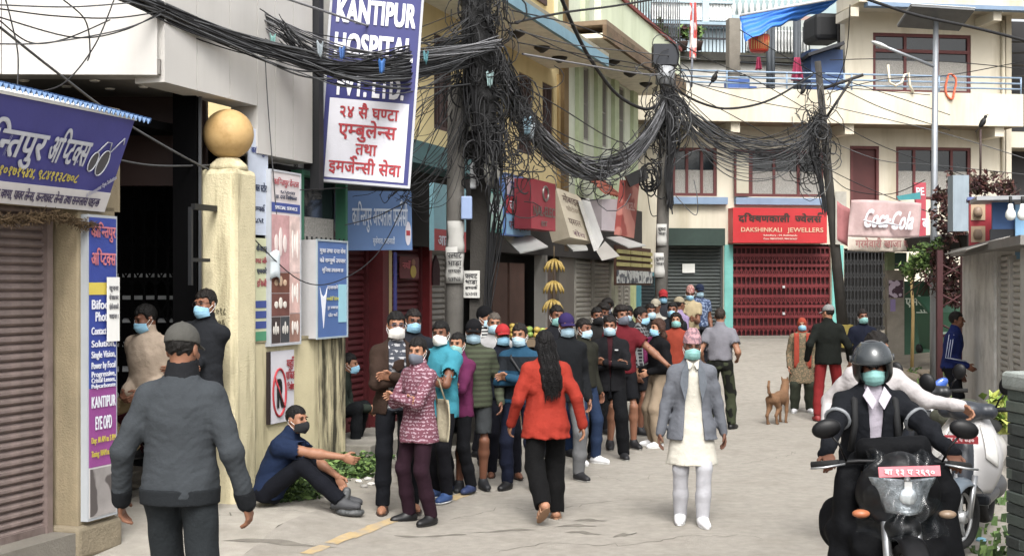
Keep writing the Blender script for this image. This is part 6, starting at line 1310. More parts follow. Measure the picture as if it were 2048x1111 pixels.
# sprays of thin broken wire left of the near pole
bundle('thin loose wires spraying down between hospital sign and near pole', [(920, 150, 15), (860, 200, 14.6), (800, 280, 14.3), (745, 345, 14.2)], 22, [.12, .3, .35, .3], (.003, .006), (0, 1, 2), 6, stray=.5, sag=.4)
bundle('thin loose wires fanning from near pole to the blue pharmacy sign', [(945, 190, 15), (900, 280, 14.8), (850, 340, 14.5), (790, 385, 14.4)], 14, [.1, .2, .25, .12], (.003, .006), (0, 1), 6, stray=.5, sag=.3)
def cable(ctrl, r=.008, m=0, label=None):
    pts = [P(*c) for c in ctrl]; o = pts[0].copy(); q = MB(); q.tube(catmull([p-o for p in pts], 8), r, 5, False); ob = q.build('overhead_cable', KAB[m], None, o)
    tag(ob, label or 'thin dark cable strung across the street above the crowd', 'cable', None if label else 'thin cables strung above the street'); return ob
cable([(1120, -10, 18), (1150, 60, 19), (1185, 125, 20.3), (1235, 190, 22), (1290, 218, 23.2), (1325, 205, 24)], .03, 1, 'single thick dark cable drooping past the yellow eave to the far pole')
cable([(1720, -6, 20), (1830, 30, 20.5), (1950, 56, 21), (2060, 84, 21.5)], .026, 1, 'thick dark cable crossing the upper right corner of the view')
cable([(1345, 175, 24), (1400, 205, 25), (1460, 217, 26), (1540, 200, 27.5), (1625, 150, 28.4)], .024, 1, 'thick dark cable looping between far pole and leaning pole')
cable([(1030, 45, 15.6), (1130, 25, 17), (1230, 12, 19), (1330, -5, 21)], .016, 0, 'black cable rising right from the near tangle past the yellow building')
cable([(860, 90, 15), (760, 60, 13.6), (640, 20, 12), (520, -20, 11)], .012, 3, 'pale grey cable crossing the top of the hospital sign')
cable([(0, 262, 9), (180, 305, 10), (300, 330, 10.8), (430, 330, 11.5)], .009, 2, 'grey cable sagging from the optics sign to the gate pillar')
cable([(0, 55, 8.5), (120, 150, 9.4), (250, 245, 10.2), (420, 340, 11.4), (505, 362, 12)], .010, 2, 'grey cable running diagonally down to the gate pillar')
cable([(1045, 108, 15.6), (1160, 128, 18), (1270, 146, 22), (1330, 150, 24)], .014, 3, 'pale cable running from the near tangle to the far pole cap')
W = [[(0, 18, 8.5), (110, 32, 9), (230, 36, 9.6), (330, 22, 10.4)], [(0, 35, 8.5), (150, 75, 9.2), (250, 60, 9.8), (330, 20, 10.4)], [(0, 88, 8.5), (100, 85, 9), (240, 60, 9.8), (320, 30, 10.3)], [(0, 42, 8.6), (60, 85, 9), (130, 78, 9.3), (220, 40, 9.8)],
     [(70, 185, 9), (130, 165, 9.2), (190, 90, 9.6), (230, -5, 9.8)], [(34, 190, 8.8), (36, 110, 8.9), (22, 40, 8.9), (10, -5, 8.9)], [(0, 10, 8.5), (140, 14, 9), (260, 6, 9.8)], [(120, -5, 9), (170, 40, 9.3), (180, 100, 9.4), (175, 122, 9.4)],
     [(330, 55, 10.6), (500, 110, 11.6), (640, 122, 12.6), (800, 70, 14), (930, 20, 15)], [(520, 18, 11.5), (600, 60, 12.4), (760, 85, 13.6), (900, 75, 14.8)], [(640, 350, 13.6), (720, 345, 14), (810, 320, 14.4), (900, 230, 15)], [(500, 470, 11.8), (600, 560, 12.4), (680, 560, 13), (760, 500, 13.8), (820, 380, 14.4)],
     [(600, 380, 12.5), (700, 375, 13.4), (800, 370, 14.3), (900, 355, 15)], [(690, 450, 13.3), (760, 430, 13.8), (830, 390, 14.5), (900, 330, 15)], [(530, 110, 11.9), (535, 200, 12), (545, 330, 12.1), (560, 520, 12.3)],
     [(1010, 150, 15.4), (1120, 215, 18), (1230, 280, 21.5), (1320, 300, 24)], [(1010, 170, 15.4), (1110, 260, 18), (1220, 300, 21), (1310, 290, 23.8)], [(1000, 190, 15.4), (1060, 300, 16.6), (1090, 340, 17.2), (1040, 342, 16.4), (990, 335, 15.6)], [(1030, 60, 15.6), (1150, 90, 18), (1280, 105, 22), (1400, 118, 26)], [(1020, 20, 15.5), (1180, 60, 18.5), (1300, 120, 22), (1340, 160, 24)],
     [(1035, 85, 15.6), (1160, 108, 18.4), (1280, 130, 22), (1335, 155, 24)], [(1350, 150, 24), (1480, 165, 26), (1640, 172, 28.5), (1860, 190, 30)], [(1350, 160, 24), (1480, 178, 26), (1630, 165, 28.4)], [(1360, 175, 24.2), (1500, 250, 25), (1700, 360, 26), (1900, 440, 26)], [(1350, 155, 24), (1500, 200, 25.6), (1640, 225, 28.2)],
     [(1640, 225, 28.4), (1760, 290, 27), (1900, 340, 26), (2060, 400, 25)], [(1650, 210, 28.4), (1780, 240, 27), (1900, 270, 26), (2060, 320, 25)], [(1645, 190, 28.4), (1760, 160, 27), (1900, 150, 26), (2060, 120, 25)], [(1480, 60, 24), (1600, 130, 24.6), (1750, 210, 25.4), (1900, 260, 26)], [(1290, 40, 20), (1400, 110, 22), (1520, 165, 25), (1640, 235, 28)],
     [(1655, 280, 28.3), (1760, 320, 27.6), (1870, 330, 26.5), (2060, 350, 25)], [(1660, 120, 28.6), (1800, 118, 27), (1950, 128, 26), (2060, 140, 25)], [(1655, 150, 28.6), (1780, 190, 27), (1900, 230, 26)], [(1660, 350, 28.2), (1700, 380, 28), (1780, 388, 27), (1850, 360, 25)], [(1345, 330, 23.9), (1400, 300, 24.4), (1480, 330, 25.4), (1600, 320, 27)],
     [(1350, 170, 24), (1420, 240, 24.8), (1500, 300, 26), (1620, 330, 28)], [(1700, 10, 22), (1690, 120, 25), (1655, 200, 28)], [(1310, 240, 23.8), (1290, 300, 23.7), (1300, 420, 23.8), (1316, 430, 23.9)], [(1350, 390, 23.8), (1390, 430, 23.8), (1395, 400, 23.8), (1388, 360, 23.9)], [(1310, 130, 23.9), (1460, 148, 26), (1650, 146, 28.5)], [(1300, 140, 23.9), (1180, 120, 20), (1040, 60, 15.8)]]
for i, c in enumerate(W):
    o = cable(c, .0055 if c[0][2] < 14 else .009, (0, 1, 2, 1)[i % 4])
    lb_, gr_ = [('thin dark cable looping across the white hospital wing at the upper left', 'thin cables over the hospital wing'), ('thin cable running past the hospital sign toward the near pole', 'thin cables by the hospital sign'), ('thin cable between the near tangle and the far pole', 'thin cables from the near tangle'), ('thin cable strung across the front of the cream jeweller building', 'thin cables before the jeweller building')][0 if i < 8 else 1 if i < 15 else 2 if i < 21 else 3]
    o['label'] = lb_; o['group'] = gr_
# scraps of plastic caught in the cables
for i, (px, py, d, c, s) in enumerate(((684, 96, 12.3, '2d5590', .06), (763, 120, 12.6, '2a5fa0', .07), (545, 70, 11.8, '5d8a84', .06), (640, 85, 12.1, '7d868c', .07), (852, 105, 13.4, '43747c', .06), (980, 145, 15, '86a0a0', .09), (1055, 235, 16.2, '7f9dac', .12), (1062, 248, 16.2, '98a2a8', .10))):
    q = MB(); q.sheet(lambda u, v: ((u-.5)*s*(1-.4*v), .03*math.sin(7*u+i), -(v)*s*1.8+.02*math.sin(9*u)), 5, 5, .003); o = q.build('plastic_scrap', mat(c, .5), None, P(px, py, d)); tag(o, 'scrap of plastic caught on the overhead cables', 'plastic scrap', 'plastic scraps caught in the cables')
# crows
def crow(label, c, rz, s=1.):
    t = thing('crow', label, 'bird', c, rz); t.scale = (s, s, s); q = MB(); BK = mat('0f0f11', .5, .2, 20)
    q.lathe([(.004, -.02), (.03, .0), (.055, .06), (.06, .11), (.045, .16), (.028, .19), (.036, .22), (.03, .25), (.01, .265)], 12, Rm(R(28), 'X')); q.build('body', BK, t)
    q = MB(); q.add([(-.012, -.13, .235), (.012, -.13, .235), (0, -.205, .218), (0, -.13, .252)], [(0, 1, 2), (1, 3, 2), (3, 0, 2), (0, 3, 1)]); q.build('beak', plain('0a0a0a', .4), t)
    for sg in (-1, 1): q = MB(); q.ell((sg*.05, .0, .07), (.016, .05, .10), 8, 6, Rm(R(35), 'X')); q.build('wing', BK, t)
    q = MB(); q.box((-.025, -.006, -.17), (.025, .006, .01), Rm(R(40), 'X')); q.build('tail', BK, t)
    for sg in (-1, 1): q = MB(); q.cyl((sg*.018, -.01, -.03), (sg*.018, -.01, .04), .005, n=5); q.build('leg', plain('0c0c0c'), t)
crow('black crow perched on a cable before the terrace wall', P(1425, 162, 26.5), R(60), .85)
crow('black crow on the balcony ledge by the leaning pole', P(1603, 186, 30.2), R(70), .85); crow('black crow on the thin pole at the right', P(1961, 252, 23), R(60), .8)
q = MB(); q.cyl(P(1961, 258, 23), P(1961, 372, 23), .02, n=6); o = q.build('thin_pole', plain('3a2a26')); tag(o, 'thin rusty pole with a crow on top above the creeper', 'pole')
# ------------------------------------------------ people
JN = cloth('14151b'); BLK = cloth('0e0e11'); NVY = cloth('151a2a'); WSH = dict(m=plain('c9c9cb', .6), sole=plain('d4d4d2', .7)); DSH = dict(m=plain('17171a', .6), sole=plain('8f8d88', .7)); BSH = dict(m=plain('111113', .5)); SAN = dict(kind='sandal', m=plain('2a1a12', .7))
def at(px, d, h=0.): x = (px-1024)/FPX*d; return (x, d, gz(x, d)+h)
CR = dict(hands={-1: (.06, -.185, 1.13), 1: (-.05, -.235, 1.15)}, ep={-1: (-1, -.15, -.7), 1: (1, -.15, -.7)}, hdir={-1: (1, .15, .1), 1: (-1, .25, .15)}, curl=.7)
def jk(c, **k): return dict(m=cloth(c, **{a: k.pop(a) for a in ('pat', 'c2', 'ps', 'pstr') if a in k}), name=k.pop('name', 'jacket'), inf=k.pop('inf', .022), **k)
def shirt(c, **k): return dict(m=cloth(c, **{a: k.pop(a) for a in ('pat', 'c2', 'ps', 'pstr') if a in k}), **k)
def tr(c, **k): return dict(m=cloth(c, **{a: k.pop(a) for a in ('pat', 'c2', 'ps') if a in k}), **k)
MB_ = dict(m=BLUEM); MP = dict(m=PALEM); MT = dict(m=TEALM); MW = dict(m=WHITEM, kind='cup'); MG = dict(m=GREYM, kind='cup'); MK = dict(m=BLACKM, kind='cup')
# foreground man walking away
def fgx(S):
    N, up, fy, root = S['N'], S['up'], S['fy'], S['root']
    g = SDF(N-.14, N+.14, .008); g.cone(N-up*.03, N+up*.05+V3(0, -.012, 0), .090, .076, .0); g.cone(N+up*.10, N+up*.2, .066, .066, 0, True); S['emit'](g, 'collar', cloth('1b1d20'))
    q = MB(); c = N+V3(0, .095, -.075); q.tube([(c[0]-.03, c[1], c[2]), (c[0]-.012, c[1]+.004, c[2]-.008), (c[0]+.035, c[1]-.002, c[2]+.012)], [.003, .005, .001], 5); q.build('chest_mark', plain('15171b'), root)
    pv = S['pv']; g = SDF(pv-.25, pv+.25, .009); B = np.stack([V3(1, 0, 0), V3(0, 1, 0), V3(0, 0, 1)]); g.loft(pv, B, [-.11, -.03], [.192, .196], [.146, .150], 0); S['emit'](g, 'hem_band', cloth('23262a'))
    for sg in (-1, 1):
        el, wr = S['el', sg], S['wr', sg]; g = SDF(np.minimum(el, wr)-.1, np.maximum(el, wr)+.1, .008); g.cone(wr-(wr-el)*.14, wr+(wr-el)*.06, .050, .047, 0); S['emit'](g, 'cuff', cloth('1d1f23'))
person('man in grey sweatshirt and cap walking away in the foreground', at(360, 6.65), 176, 1.81, girth=1.04, lean=3, head=(-2, 2, 0), top=jk('3f4448', g=1.0, inf=.024, hem=-.08, fold=.0045, ff=.8, collar=-.015, name='sweatshirt'), bottom=tr('2a2f33', w=1.15), shoe=BSH, hair='crop', hairc='14110f', cap=dict(m=cloth('55534f')), feet={-1: (-.11, .1, .085), 1: (.1, -.18, .085)}, hands={-1: (-.31, -.04, .845), 1: (.31, -.06, .85)}, ep={-1: (-.4, .9, 0), 1: (.4, .9, 0)}, skin=0, extra=fgx)
person('man in tan jacket leaning at the hospital entrance with one knee raised', at(304, 11.2, .05), -28, 1.70, girth=1.22, lean=6, head=(-32, 12, 0), top=jk('c2ae98', hem=-.1, collar=.05, inf=.034), bottom=tr('9a845e'), shoe=BSH, mask=MB_, skin=1, feet={-1: (-.22, .02, .42), 1: (.10, .03, .085)}, kp={-1: (-1, -.8, .2), 1: (0, -1, 0)}, hands={-1: (-.08, -.22, .95), 1: (.1, -.24, .95)})
person('person in maroon top and dark beanie crouched on the hospital steps', at(238, 11.9), -30, 1.6, pelvis=(0, .1, .42), lean=28, head=(0, 12, 0), top=jk('4a1620'), bottom=tr('17181d'), feet={-1: (-.12, -.25, .085), 1: (.12, -.25, .085)}, hands={-1: (-.1, -.3, .52), 1: (.1, -.3, .52)}, mask=MW, cap=dict(kind='beanie', m=cloth('1c1c24')), skin=1)
person('man in glasses and dark jacket leaning on the gate pillar', at(404, 11.0, .10), -18, 1.78, top=jk('23252a', collar=.045), bottom=tr('1a1b1f'), mask=MB_, glasses=True, skin=0, head=(-8, 4, -4), hands={-1: (.08, -.2, 1.1), 1: (-.08, -.2, 1.08)}, side=4)
# seated man in navy shirt
sx = person('man in navy shirt sitting on the kerb before the boundary wall', at(540, 11.2, .0), 78, 1.72, pelvis=(0, 0, .16), lean=22, head=(-20, -2, 0), top=shirt('1a2a48', sleeve='short', inf=.018, belly=.02, fold=.008), bottom=tr('10131c', cuff=.055), feet={-1: (-.12, -.66, .10), 1: (.10, -.60, .10)}, kp=(0, -.55, 1), hands={-1: (-.06, -.70, .44), 1: (.02, -.60, .27)}, ep={-1: (-1, .2, -.3), 1: (1, .3, -.4)}, hdir={-1: (.1, -.9, -.3), 1: (0, -.5, -.9)}, fyaw=(0, 0), mask=MK, hair='crop', hairc='0d0b0a', shoe=dict(m=plain('3a3b3e', .7)), skin=2, curl=.7)
person('person in olive sleeves sitting on the shop step behind the wall end', (P(655, 900, 14.4).x, 14.4, .17), 80, 1.65, pelvis=(0, 0, .42), lean=24, top=jk('2c352e'), bottom=tr('14161a'), feet={-1: (-.1, -.36, .085), 1: (.1, -.3, .085)}, kp=(0, -.8, .6), hands={-1: (-.05, -.50, .5), 1: (.05, -.46, .47)}, shoe=SAN, skin=2, mask=MB_)
# front of the queue
def bag(S):
    root = S['root']; 
person('tall man in brown jacket, patterned shirt and white mask at the head of the queue', at(792, 11.3), 12, 1.75, top=jk('3a2a22', open=(.07, .08), crossed=True, hem=-.12, flare=.02), inner=shirt('4a4d57', pat='rows', c2='b9b9bc', ps=22, hem=-.10), bottom=tr('12141a'), shoe=SAN, mask=MW, glasses='3b4a6a', skin=2, head=(6, 2, 0), **CR)
def tote(S):
    q = MB(); root = S['root']
    def f(u, v): w_ = .16; return (.10+w_*(u-.5)*1.1+.02*math.sin(3*v), .18+.05*math.sin(PI*u)*math.sin(PI*v), .74+.38*v)
    q.sheet(f, 10, 10, .012); q.build('tote_bag', cloth('b5ab8f', bump=.5), root)
    q = MB(); q.tube([(.05, .17, 1.1), (.12, .05, 1.34), (.15, -.02, 1.4), (.16, .1, 1.3), (.16, .18, 1.1)], .009, 5); q.build('bag_strap', cloth('b5ab8f'), root)
person('woman in pink patterned shirt and grey mask with folded arms', at(838, 10.9), -48, 1.57, top=shirt('7d4a58', pat='rows', c2='b39aa4', ps=34, hem=-.2, flare=.03, inf=.02), bottom=tr('2a1420', w=1.0), shoe=BSH, mask=MG, hair='ponytail', hairc='0f0c0b', skin=4, head=(34, 2, 6), extra=tote, **CR)
person('man in turquoise shirt with black panel and white mask', at(884, 12.0), -38, 1.66, top=shirt('2f93a8', sleeve='short', inf=.02, hem=-.16), bottom=tr('101116'), shoe=dict(m=plain('23406e', .6), sole=plain('c4c6c8')), mask=MW, skin=1, head=(22, 0, 0), **CR)
person('woman in purple jacket and green mask behind the turquoise shirt', at(917, 12.4), -40, 1.54, top=jk('6a2450', hem=-.14), inner=shirt('8d8f92'), bottom=tr('101216'), shoe=dict(m=plain('1d2a4c', .6)), mask=MT, hair='crop', hairc='100d0c', skin=4, head=(20, 2, 0), **CR)
person('man half hidden behind the brown jacket with glasses and blue mask', at(826, 12.7), 20, 1.7, top=jk('22242b'), bottom=tr('17181c'), mask=MB_, glasses=True, skin=1)
def chest(S):
    q = MB(); q.box((-.02, -.165, 1.16), (.06, -.15, 1.30)); 
person('man in olive jacket, black cap and grey shorts', at(947, 12.6), 6, 1.66, girth=1.1, top=jk('3f4334', hem=-.12, pat='stripe', c2='4b5040', ps=6), bottom=tr('3d4144', kind='shorts', len=.98, w=1.15), shoe=dict(m=plain('16181c', .6), sole=plain('2a2a2c')), mask=MP, cap=dict(m=cloth('131316')), skin=1, head=(-4, 0, 0), hands={1: (.26, -.1, .88)})
person('man in striped shirt and dark beanie looking away in the queue', at(968, 15.0), 60, 1.74, top=shirt('c1c1be', pat='stripe', c2='1c1c22', ps=9), bottom=tr('20222a'), cap=dict(kind='beanie', m=cloth('0e0e12')), skin=2, mask=MP)
person('grey haired man with pale mask behind the red cap', at(988, 14.2), 14, 1.68, top=shirt('a8a7a6'), bottom=tr('20222a'), mask=MP, hair='crop', hairc='4a433c', skin=2)
person('man in bright red cap and navy jacket with blue mask', at(1005, 13.4), 8, 1.59, top=jk('161a26'), bottom=tr('1a1c26', kind='trousers'), shoe=SAN, mask=MB_, cap=dict(m=cloth('b3262a')), skin=1)
def sling(S):
    q = MB(); q.tube([(-.09, .0, 1.42), (-.06, -.13, 1.34), (.06, -.15, 1.18), (.13, -.10, 1.05)], .014, 5); q.build('bag_strap', plain('17181b'), S['root'])
person('man in teal blue jacket with black sleeves and folded arms', at(1040, 12.7), -14, 1.64, top=jk('1c4a66', pat='stripe', c2='1c1f24', ps=1.1), bottom=tr('151b30'), shoe=BSH, mask=MP, skin=2, extra=sling, **CR)
# woman in red
person('woman in red orange blouse with long black hair walking away', at(1092, 11.1), 190, 1.62, girth=1.06, lean=2, top=shirt('a52c1a', hem=-.21, flare=.035, inf=.024, fold=.008), bottom=tr('0b0b0d', w=1.35, cuff=.062), hair='long', hairc='090708', feet={-1: (-.1, -.04, .085), 1: (.1, .36, .20)}, shoe=dict(kind='sandal', m=plain('8d6a4e', .7), pitch={1: -40}), hands={-1: (-.32, .06, .85), 1: (.30, -.10, .86)}, skin=4)
person('man in purple cap and dark hoodie with grey trousers', at(1132, 13.3), 18, 1.72, top=jk('17191d', hem=-.14), bottom=tr('77787a', w=1.1), shoe=DSH, mask=MP, cap=dict(m=cloth('33275a')), skin=0)
person('man with green mask behind the purple cap', at(1113, 15.2), 16, 1.78, top=jk('1a1c22'), bottom=tr('1d2f50'), mask=MT, skin=1)
person('young man in dark olive jacket turned sideways in the queue', at(1166, 14.6), 40, 1.64, top=jk('2a2a22'), bottom=tr('223250'), mask=MP, shoe=WSH, skin=1)
def badge(S):
    q = MB(); q.box((.055, -.168, 1.285), (.095, -.160, 1.30)); q.build('chest_logo', plain('a9aaac'), S['root'])
person('man in black fleece with folded arms in the middle of the crowd', at(1220, 15.0), -4, 1.66, girth=1.08, top=jk('17161a', hem=-.14, open=(.028, .004)), inner=shirt('3a141b'), bottom=tr('0d0e12', w=1.2, cuff=.06), shoe=DSH, mask=MP, skin=0, extra=badge, feet={-1: (-.2, .0, .085), 1: (.16, -.04, .085)}, hands=CR['hands'], ep=CR['ep'], hdir=CR['hdir'], curl=.7)
person('man in maroon T-shirt reaching his arm out to the right', at(1243, 15.9), 10, 1.77, top=shirt('6a1722', sleeve='short', inf=.018), bottom=tr('14151a', kind='shorts'), shoe=DSH, mask=MG, skin=0, hair='big', hands={1: (.50, -.26, .98)}, ep={1: (.7, .3, -.6)}, hdir={1: (.5, -.5, -.7)})
person('man in checked shirt with blue mask facing right', at(1280, 17.4), 62, 1.72, top=shirt('26282b', pat='plaid', c2='77797a', ps=7), bottom=tr('16171a', kind='shorts'), shoe=DSH, mask=MB_, skin=1)
def shawl(S):
    q = MB(); q.sheet(lambda u, v: (-.20+.06*u+.05*v, -.15+.30*u, 1.40-.32*v+.05*math.sin(PI*u)), 10, 8, .02); q.build('pink_shawl', cloth('8a3066'), S['root'])
    q = MB(); q.bbox((.10, .04, .86), (.26, .24, 1.06), .04); q.build('shoulder_bag', plain('5a3a30', .6), S['root'])
person('woman in black top, beige trousers and brown hair seen from the side', at(1318, 16.1), -72, 1.6, top=shirt('111114', hem=.02, inf=.03, flare=.03), bottom=tr('a08d74', w=1.35, cuff=.06, tuck=1), shoe=WSH, mask=MB_, hair='shoulder', hairc='3a2318', skin=4, extra=shawl, hands={-1: (-.14, -.2, 1.0), 1: (.15, -.2, 1.0)})
for (lab, px, d, fc, H, tp, bt, kw) in (
    ('man with bushy hair standing tall at the back of the queue', 1215, 20.6, -20, 1.80, jk('1f2024'), tr('1a1a1e'), dict(hair='big', mask=MG)),
    ('dark haired man without cap behind the black fleece', 1194, 17.4, 8, 1.72, jk('22201f'), tr('1a1a1e'), dict(mask=MK)),
    ('man with thick hair looking down behind the crowd', 1206, 18.6, 25, 1.76, jk('191b20'), tr('1a1a1e'), dict(hair='big', mask=MK, head=(0, 16, 0))),
    ('man in black with pale mask at the back row', 1300, 19.4, 20, 1.74, jk('18191d'), tr('1a1a1e'), dict(mask=MP)),
    ('man in red cap at the back near the far pole', 1326, 23.2, 0, 1.74, jk('2b2d33'), tr('1c1d22'), dict(cap=dict(m=cloth('a8242a')), mask=MB_)),
    ('man with beige cap and no mask visible behind the checked shirt', 1312, 21.4, -30, 1.74, shirt('a9a59c'), tr('1c1d22'), dict(cap=dict(m=cloth('a39a88')))),
    ('man with blue mask in a dark jacket facing the camera at the back', 1345, 20.2, -6, 1.75, jk('1d2026'), tr('1c1d22'), dict(mask=MB_)),
    ('woman in orange red scarf and green mask at the back', 1352, 18.9, -4, 1.62, shirt('9a3a24'), tr('2a2c34'), dict(mask=MT, hair='shoulder', skin=4)),
    ('man in lavender shirt and beige cap with his back turned', 1358, 21.8, 125, 1.74, shirt('9a86ac'), tr('2a2c34'), dict(cap=dict(m=cloth('9c8f76')))),
    ('man in cream shirt and pink topi reading his phone', 1380, 24.2, -4, 1.72, shirt('b3a27c', sleeve='short'), tr('2a2c34'), dict(cap=dict(kind='topi', m=cloth('a86a66', pat='print', c2='c9a49a', ps=40)), mask=MB_, head=(0, 12, 0), hands={-1: (-.02, -.3, 1.12), 1: (.06, -.3, 1.1)})),
    ('man in blue patterned shirt and navy cap beside the cream shirt', 1399, 24.7, 12, 1.74, shirt('3d4d70', sleeve='short', pat='print', c2='8a9ab4', ps=30), tr('23252c'), dict(cap=dict(m=cloth('1d2740')), mask=MP)),
    ('man with pale mask between the olive jacket and the red cap', 1256, 19.8, -12, 1.70, jk('23262d'), tr('1c1d22'), dict(mask=MP))):
    kw.setdefault('skin', 1); person(lab, at(px, d), fc, H, top=tp, bottom=bt, shoe=DSH, **kw)
person('man in grey T-shirt and camouflage trousers seen from behind', at(1440, 18.0), 160, 1.70, girth=1.08, top=shirt('817f88', sleeve='short', hem=.02, inf=.016, belly=.01), bottom=tr('1b1d19', pat='camo', c2='3a3f2e', ps=9, tuck=1, w=1.2), shoe=BSH, hair='crop', hairc='2a211b', skin=2, feet={-1: (-.14, -.1, .085), 1: (.14, .12, .085)}, hands={-1: (-.22, -.16, 1.0), 1: (.26, -.1, .92)})
# white kurta man
def blz(S):
    root = S['root']; m = cloth('666c74')
    for sg in (-1, 1):
        q = MB(); pts = [(sg*.052, -.098, 1.452), (sg*.10, -.118, 1.36), (sg*.118, -.145, 1.25), (sg*.075, -.168, 1.10), (sg*.050, -.152, 1.22), (sg*.040, -.128, 1.36)]
        q.add(pts+[(x, y+.014, z) for x, y, z in pts], [(0, 1, 2, 3, 4, 5), (11, 10, 9, 8, 7, 6)]+[(i, i+6, (i+1) % 6+6, (i+1) % 6) for i in range(6)]); q.build('lapel', m, root)
        q = MB(); pts = [(sg*.004, -.118, 1.425), (sg*.055, -.085, 1.46), (sg*.066, -.108, 1.40), (sg*.03, -.128, 1.375)]; q.add(pts+[(x, y+.01, z) for x, y, z in pts], [(0, 1, 2, 3), (7, 6, 5, 4)]+[(i, i+4, (i+1) % 4+4, (i+1) % 4) for i in range(4)]); q.build('collar', cloth('d2cdc0'), root)
    for i in range(4): q = MB(); q.ell((.0, -.137-.003*i, 1.33-.09*i), (.006, .004, .006), 6, 4); q.build('button', plain('b9b4a8'), root)
person('elderly man in white kurta, grey blazer and pink topi walking toward the camera', at(1384, 10.9), -2, 1.61, girth=.98, top=jk('6c7078', open=(.052, .078), hem=-.19, flare=.05, inf=.022, fold=.005, name='blazer'), inner=shirt('d6d1c3', hem=-.41, flare=.07, inf=.006, name='kurta'), bottom=tr('c3c3c8', w=1.0, cuff=.046), shoe=WSH, mask=MT, hair='crop', hairc='8d8a84', cap=dict(kind='topi', m=cloth('c4949a', pat='print', c2='8a7078', ps=34)), skin=3, feet={-1: (-.10, .05, .085), 1: (.08, -.11, .085)}, hands={-1: (-.28, -.02, .815), 1: (.28, .04, .815)}, ep={-1: (-.5, .9, 0), 1: (.5, .9, 0)}, extra=blz, fyaw=(-8, 8))
# right of the road
def shw(S):
    for sg in (-1, 1):
        q = MB(); q.sheet(lambda u, v: (sg*(.06+.09*u), -.135-.02*math.sin(PI*v)+.03*(1-v)*0, 1.42-.62*v+.01*math.sin(9*u)), 5, 10, .015); q.build('shawl_end', cloth('a8402c'), S['root'])
person('woman in orange red headscarf and patterned kurta walking toward the camera', at(1604, 20.4), -8, 1.5, girth=1.1, top=shirt('6d6650', pat='print', c2='8f7a62', ps=34, hem=-.42, flare=.06, inf=.02, name='kurta'), bottom=tr('3a3f33', w=1.5, cuff=.06), shoe=WSH, mask=MB_, cap=dict(kind='scarf', m=cloth('a3402a')), hair='crop', skin=4, extra=shw)
person('man in black jacket and red trousers walking away beside the leaning pole', at(1656, 19.2), 172, 1.72, girth=1.08, top=jk('161a16', hem=-.12, inf=.026), bottom=tr('8a1f22', w=1.1), shoe=dict(m=plain('7a1c1e', .6), sole=plain('3a1a1a')), hair='crop', hairc='16120f', cap=dict(m=cloth('8d8d8c')), head=(40, 0, 0), skin=2, feet={-1: (-.2, -.18, .085), 1: (.16, .12, .085)}, hands={-1: (-.32, -.1, .9), 1: (.3, 0, .9)})
person('man in navy T-shirt and green mask behind the motorcyclist', at(1725, 20.2), 2, 1.64, top=shirt('171c2c', sleeve='short'), bottom=tr('1c1f2a'), mask=MT, skin=1, hair='short')
def strp(S):
    for k in range(3):
        q = MB(); q.tube([tuple(S['sh'][-1]+V3(-.055-.003*k, -.03+.03*k, .04)), tuple(S['el', -1]+V3(-.068, -.03+.03*k, 0)), tuple(S['wr', -1]+V3(-.055, -.02+.02*k, .06))], .006, 4); q.build('sleeve_stripe', plain('b4bcd0'), S['root'])
person('man in blue striped tracksuit top turned toward the grey wall', at(1902, 17.6), 62, 1.66, top=jk('1c2a66'), bottom=tr('12141a'), skin=1, extra=strp, hands={-1: (-.1, -.22, .95)}, lean=6)
# ------------------------------------------------ motorcycle and rider
MET = plain('a8aaac', .3, metal=.8); BP = mat('0a0a0c', .45, .1, 4, 0, spec=.25); RUB = mat('141414', .85, .15, 20, .3); RAIN = mat('08090c', .8, .3, 6, .5, 12, spec=.12)
mc = Vector(at(1760, 7.75)); bk = thing('motorcycle', 'black motorcycle under a dark rain cover with plastic wrapped headlight', 'motorcycle', mc, R(-3))
def wheel(par, c, r, w_, axis='X', rim=MET, spokes=6, name='wheel'):
    t = thing(name, None, None); del_keys = [k for k in t.keys()]; t.parent = par; t.location = c
    for k in del_keys: del t[k]
    q = MB(); pr = [(r-.055, -w_*.42), (r-.02, -w_*.5), (r-.003, -w_*.25), (r, 0), (r-.003, w_*.25), (r-.02, w_*.5), (r-.055, w_*.42)]
    n = 36; Mx = Rm(R(90), 'Y'); vs = []
    for rr, z in pr:
        for j in range(n): a = 2*PI*j/n; vs.append(Mx @ Vector((rr*math.cos(a), rr*math.sin(a), z)))
    k = len(pr); q.add(vs, [(i*n+j, i*n+(j+1) % n, ((i+1) % k)*n+(j+1) % n, ((i+1) % k)*n+j) for i in range(k) for j in range(n)], True); q.build('tyre', RUB, t)
    q = MB(); q.tube([(0, (r-.06)*math.cos(a), (r-.06)*math.sin(a)) for a in [2*PI*i/30 for i in range(31)]], .014, 6, False)
    for i in range(spokes):
        a = 2*PI*i/spokes; q.tube([(0, .03*math.cos(a), .03*math.sin(a)), (0, (r-.07)*math.cos(a+.12), (r-.07)*math.sin(a+.12))], [.02, .012], 6)
    q.cyl((-.05, 0, 0), (.05, 0, 0), .045, n=14); q.build('rim', rim, t); return t
wheel(bk, (0, -.68, .30), .30, .10); wheel(bk, (0, .66, .30), .30, .12)
for sg in (-1, 1): q = MB(); q.tube([(sg*.09, -.68, .30), (sg*.085, -.52, .62), (sg*.08, -.38, .95)], [.03, .026, .026], 10); q.build('fork_leg', MET, bk)
q = MB(); q.sheet(lambda u, v: ((v-.5)*.14, -.68-.335*math.cos(R(20+120*u)), .30+.335*math.sin(R(20+120*u))-.02*(2*v-1)**2), 14, 6, .006); q.build('front_fender', BP, bk)
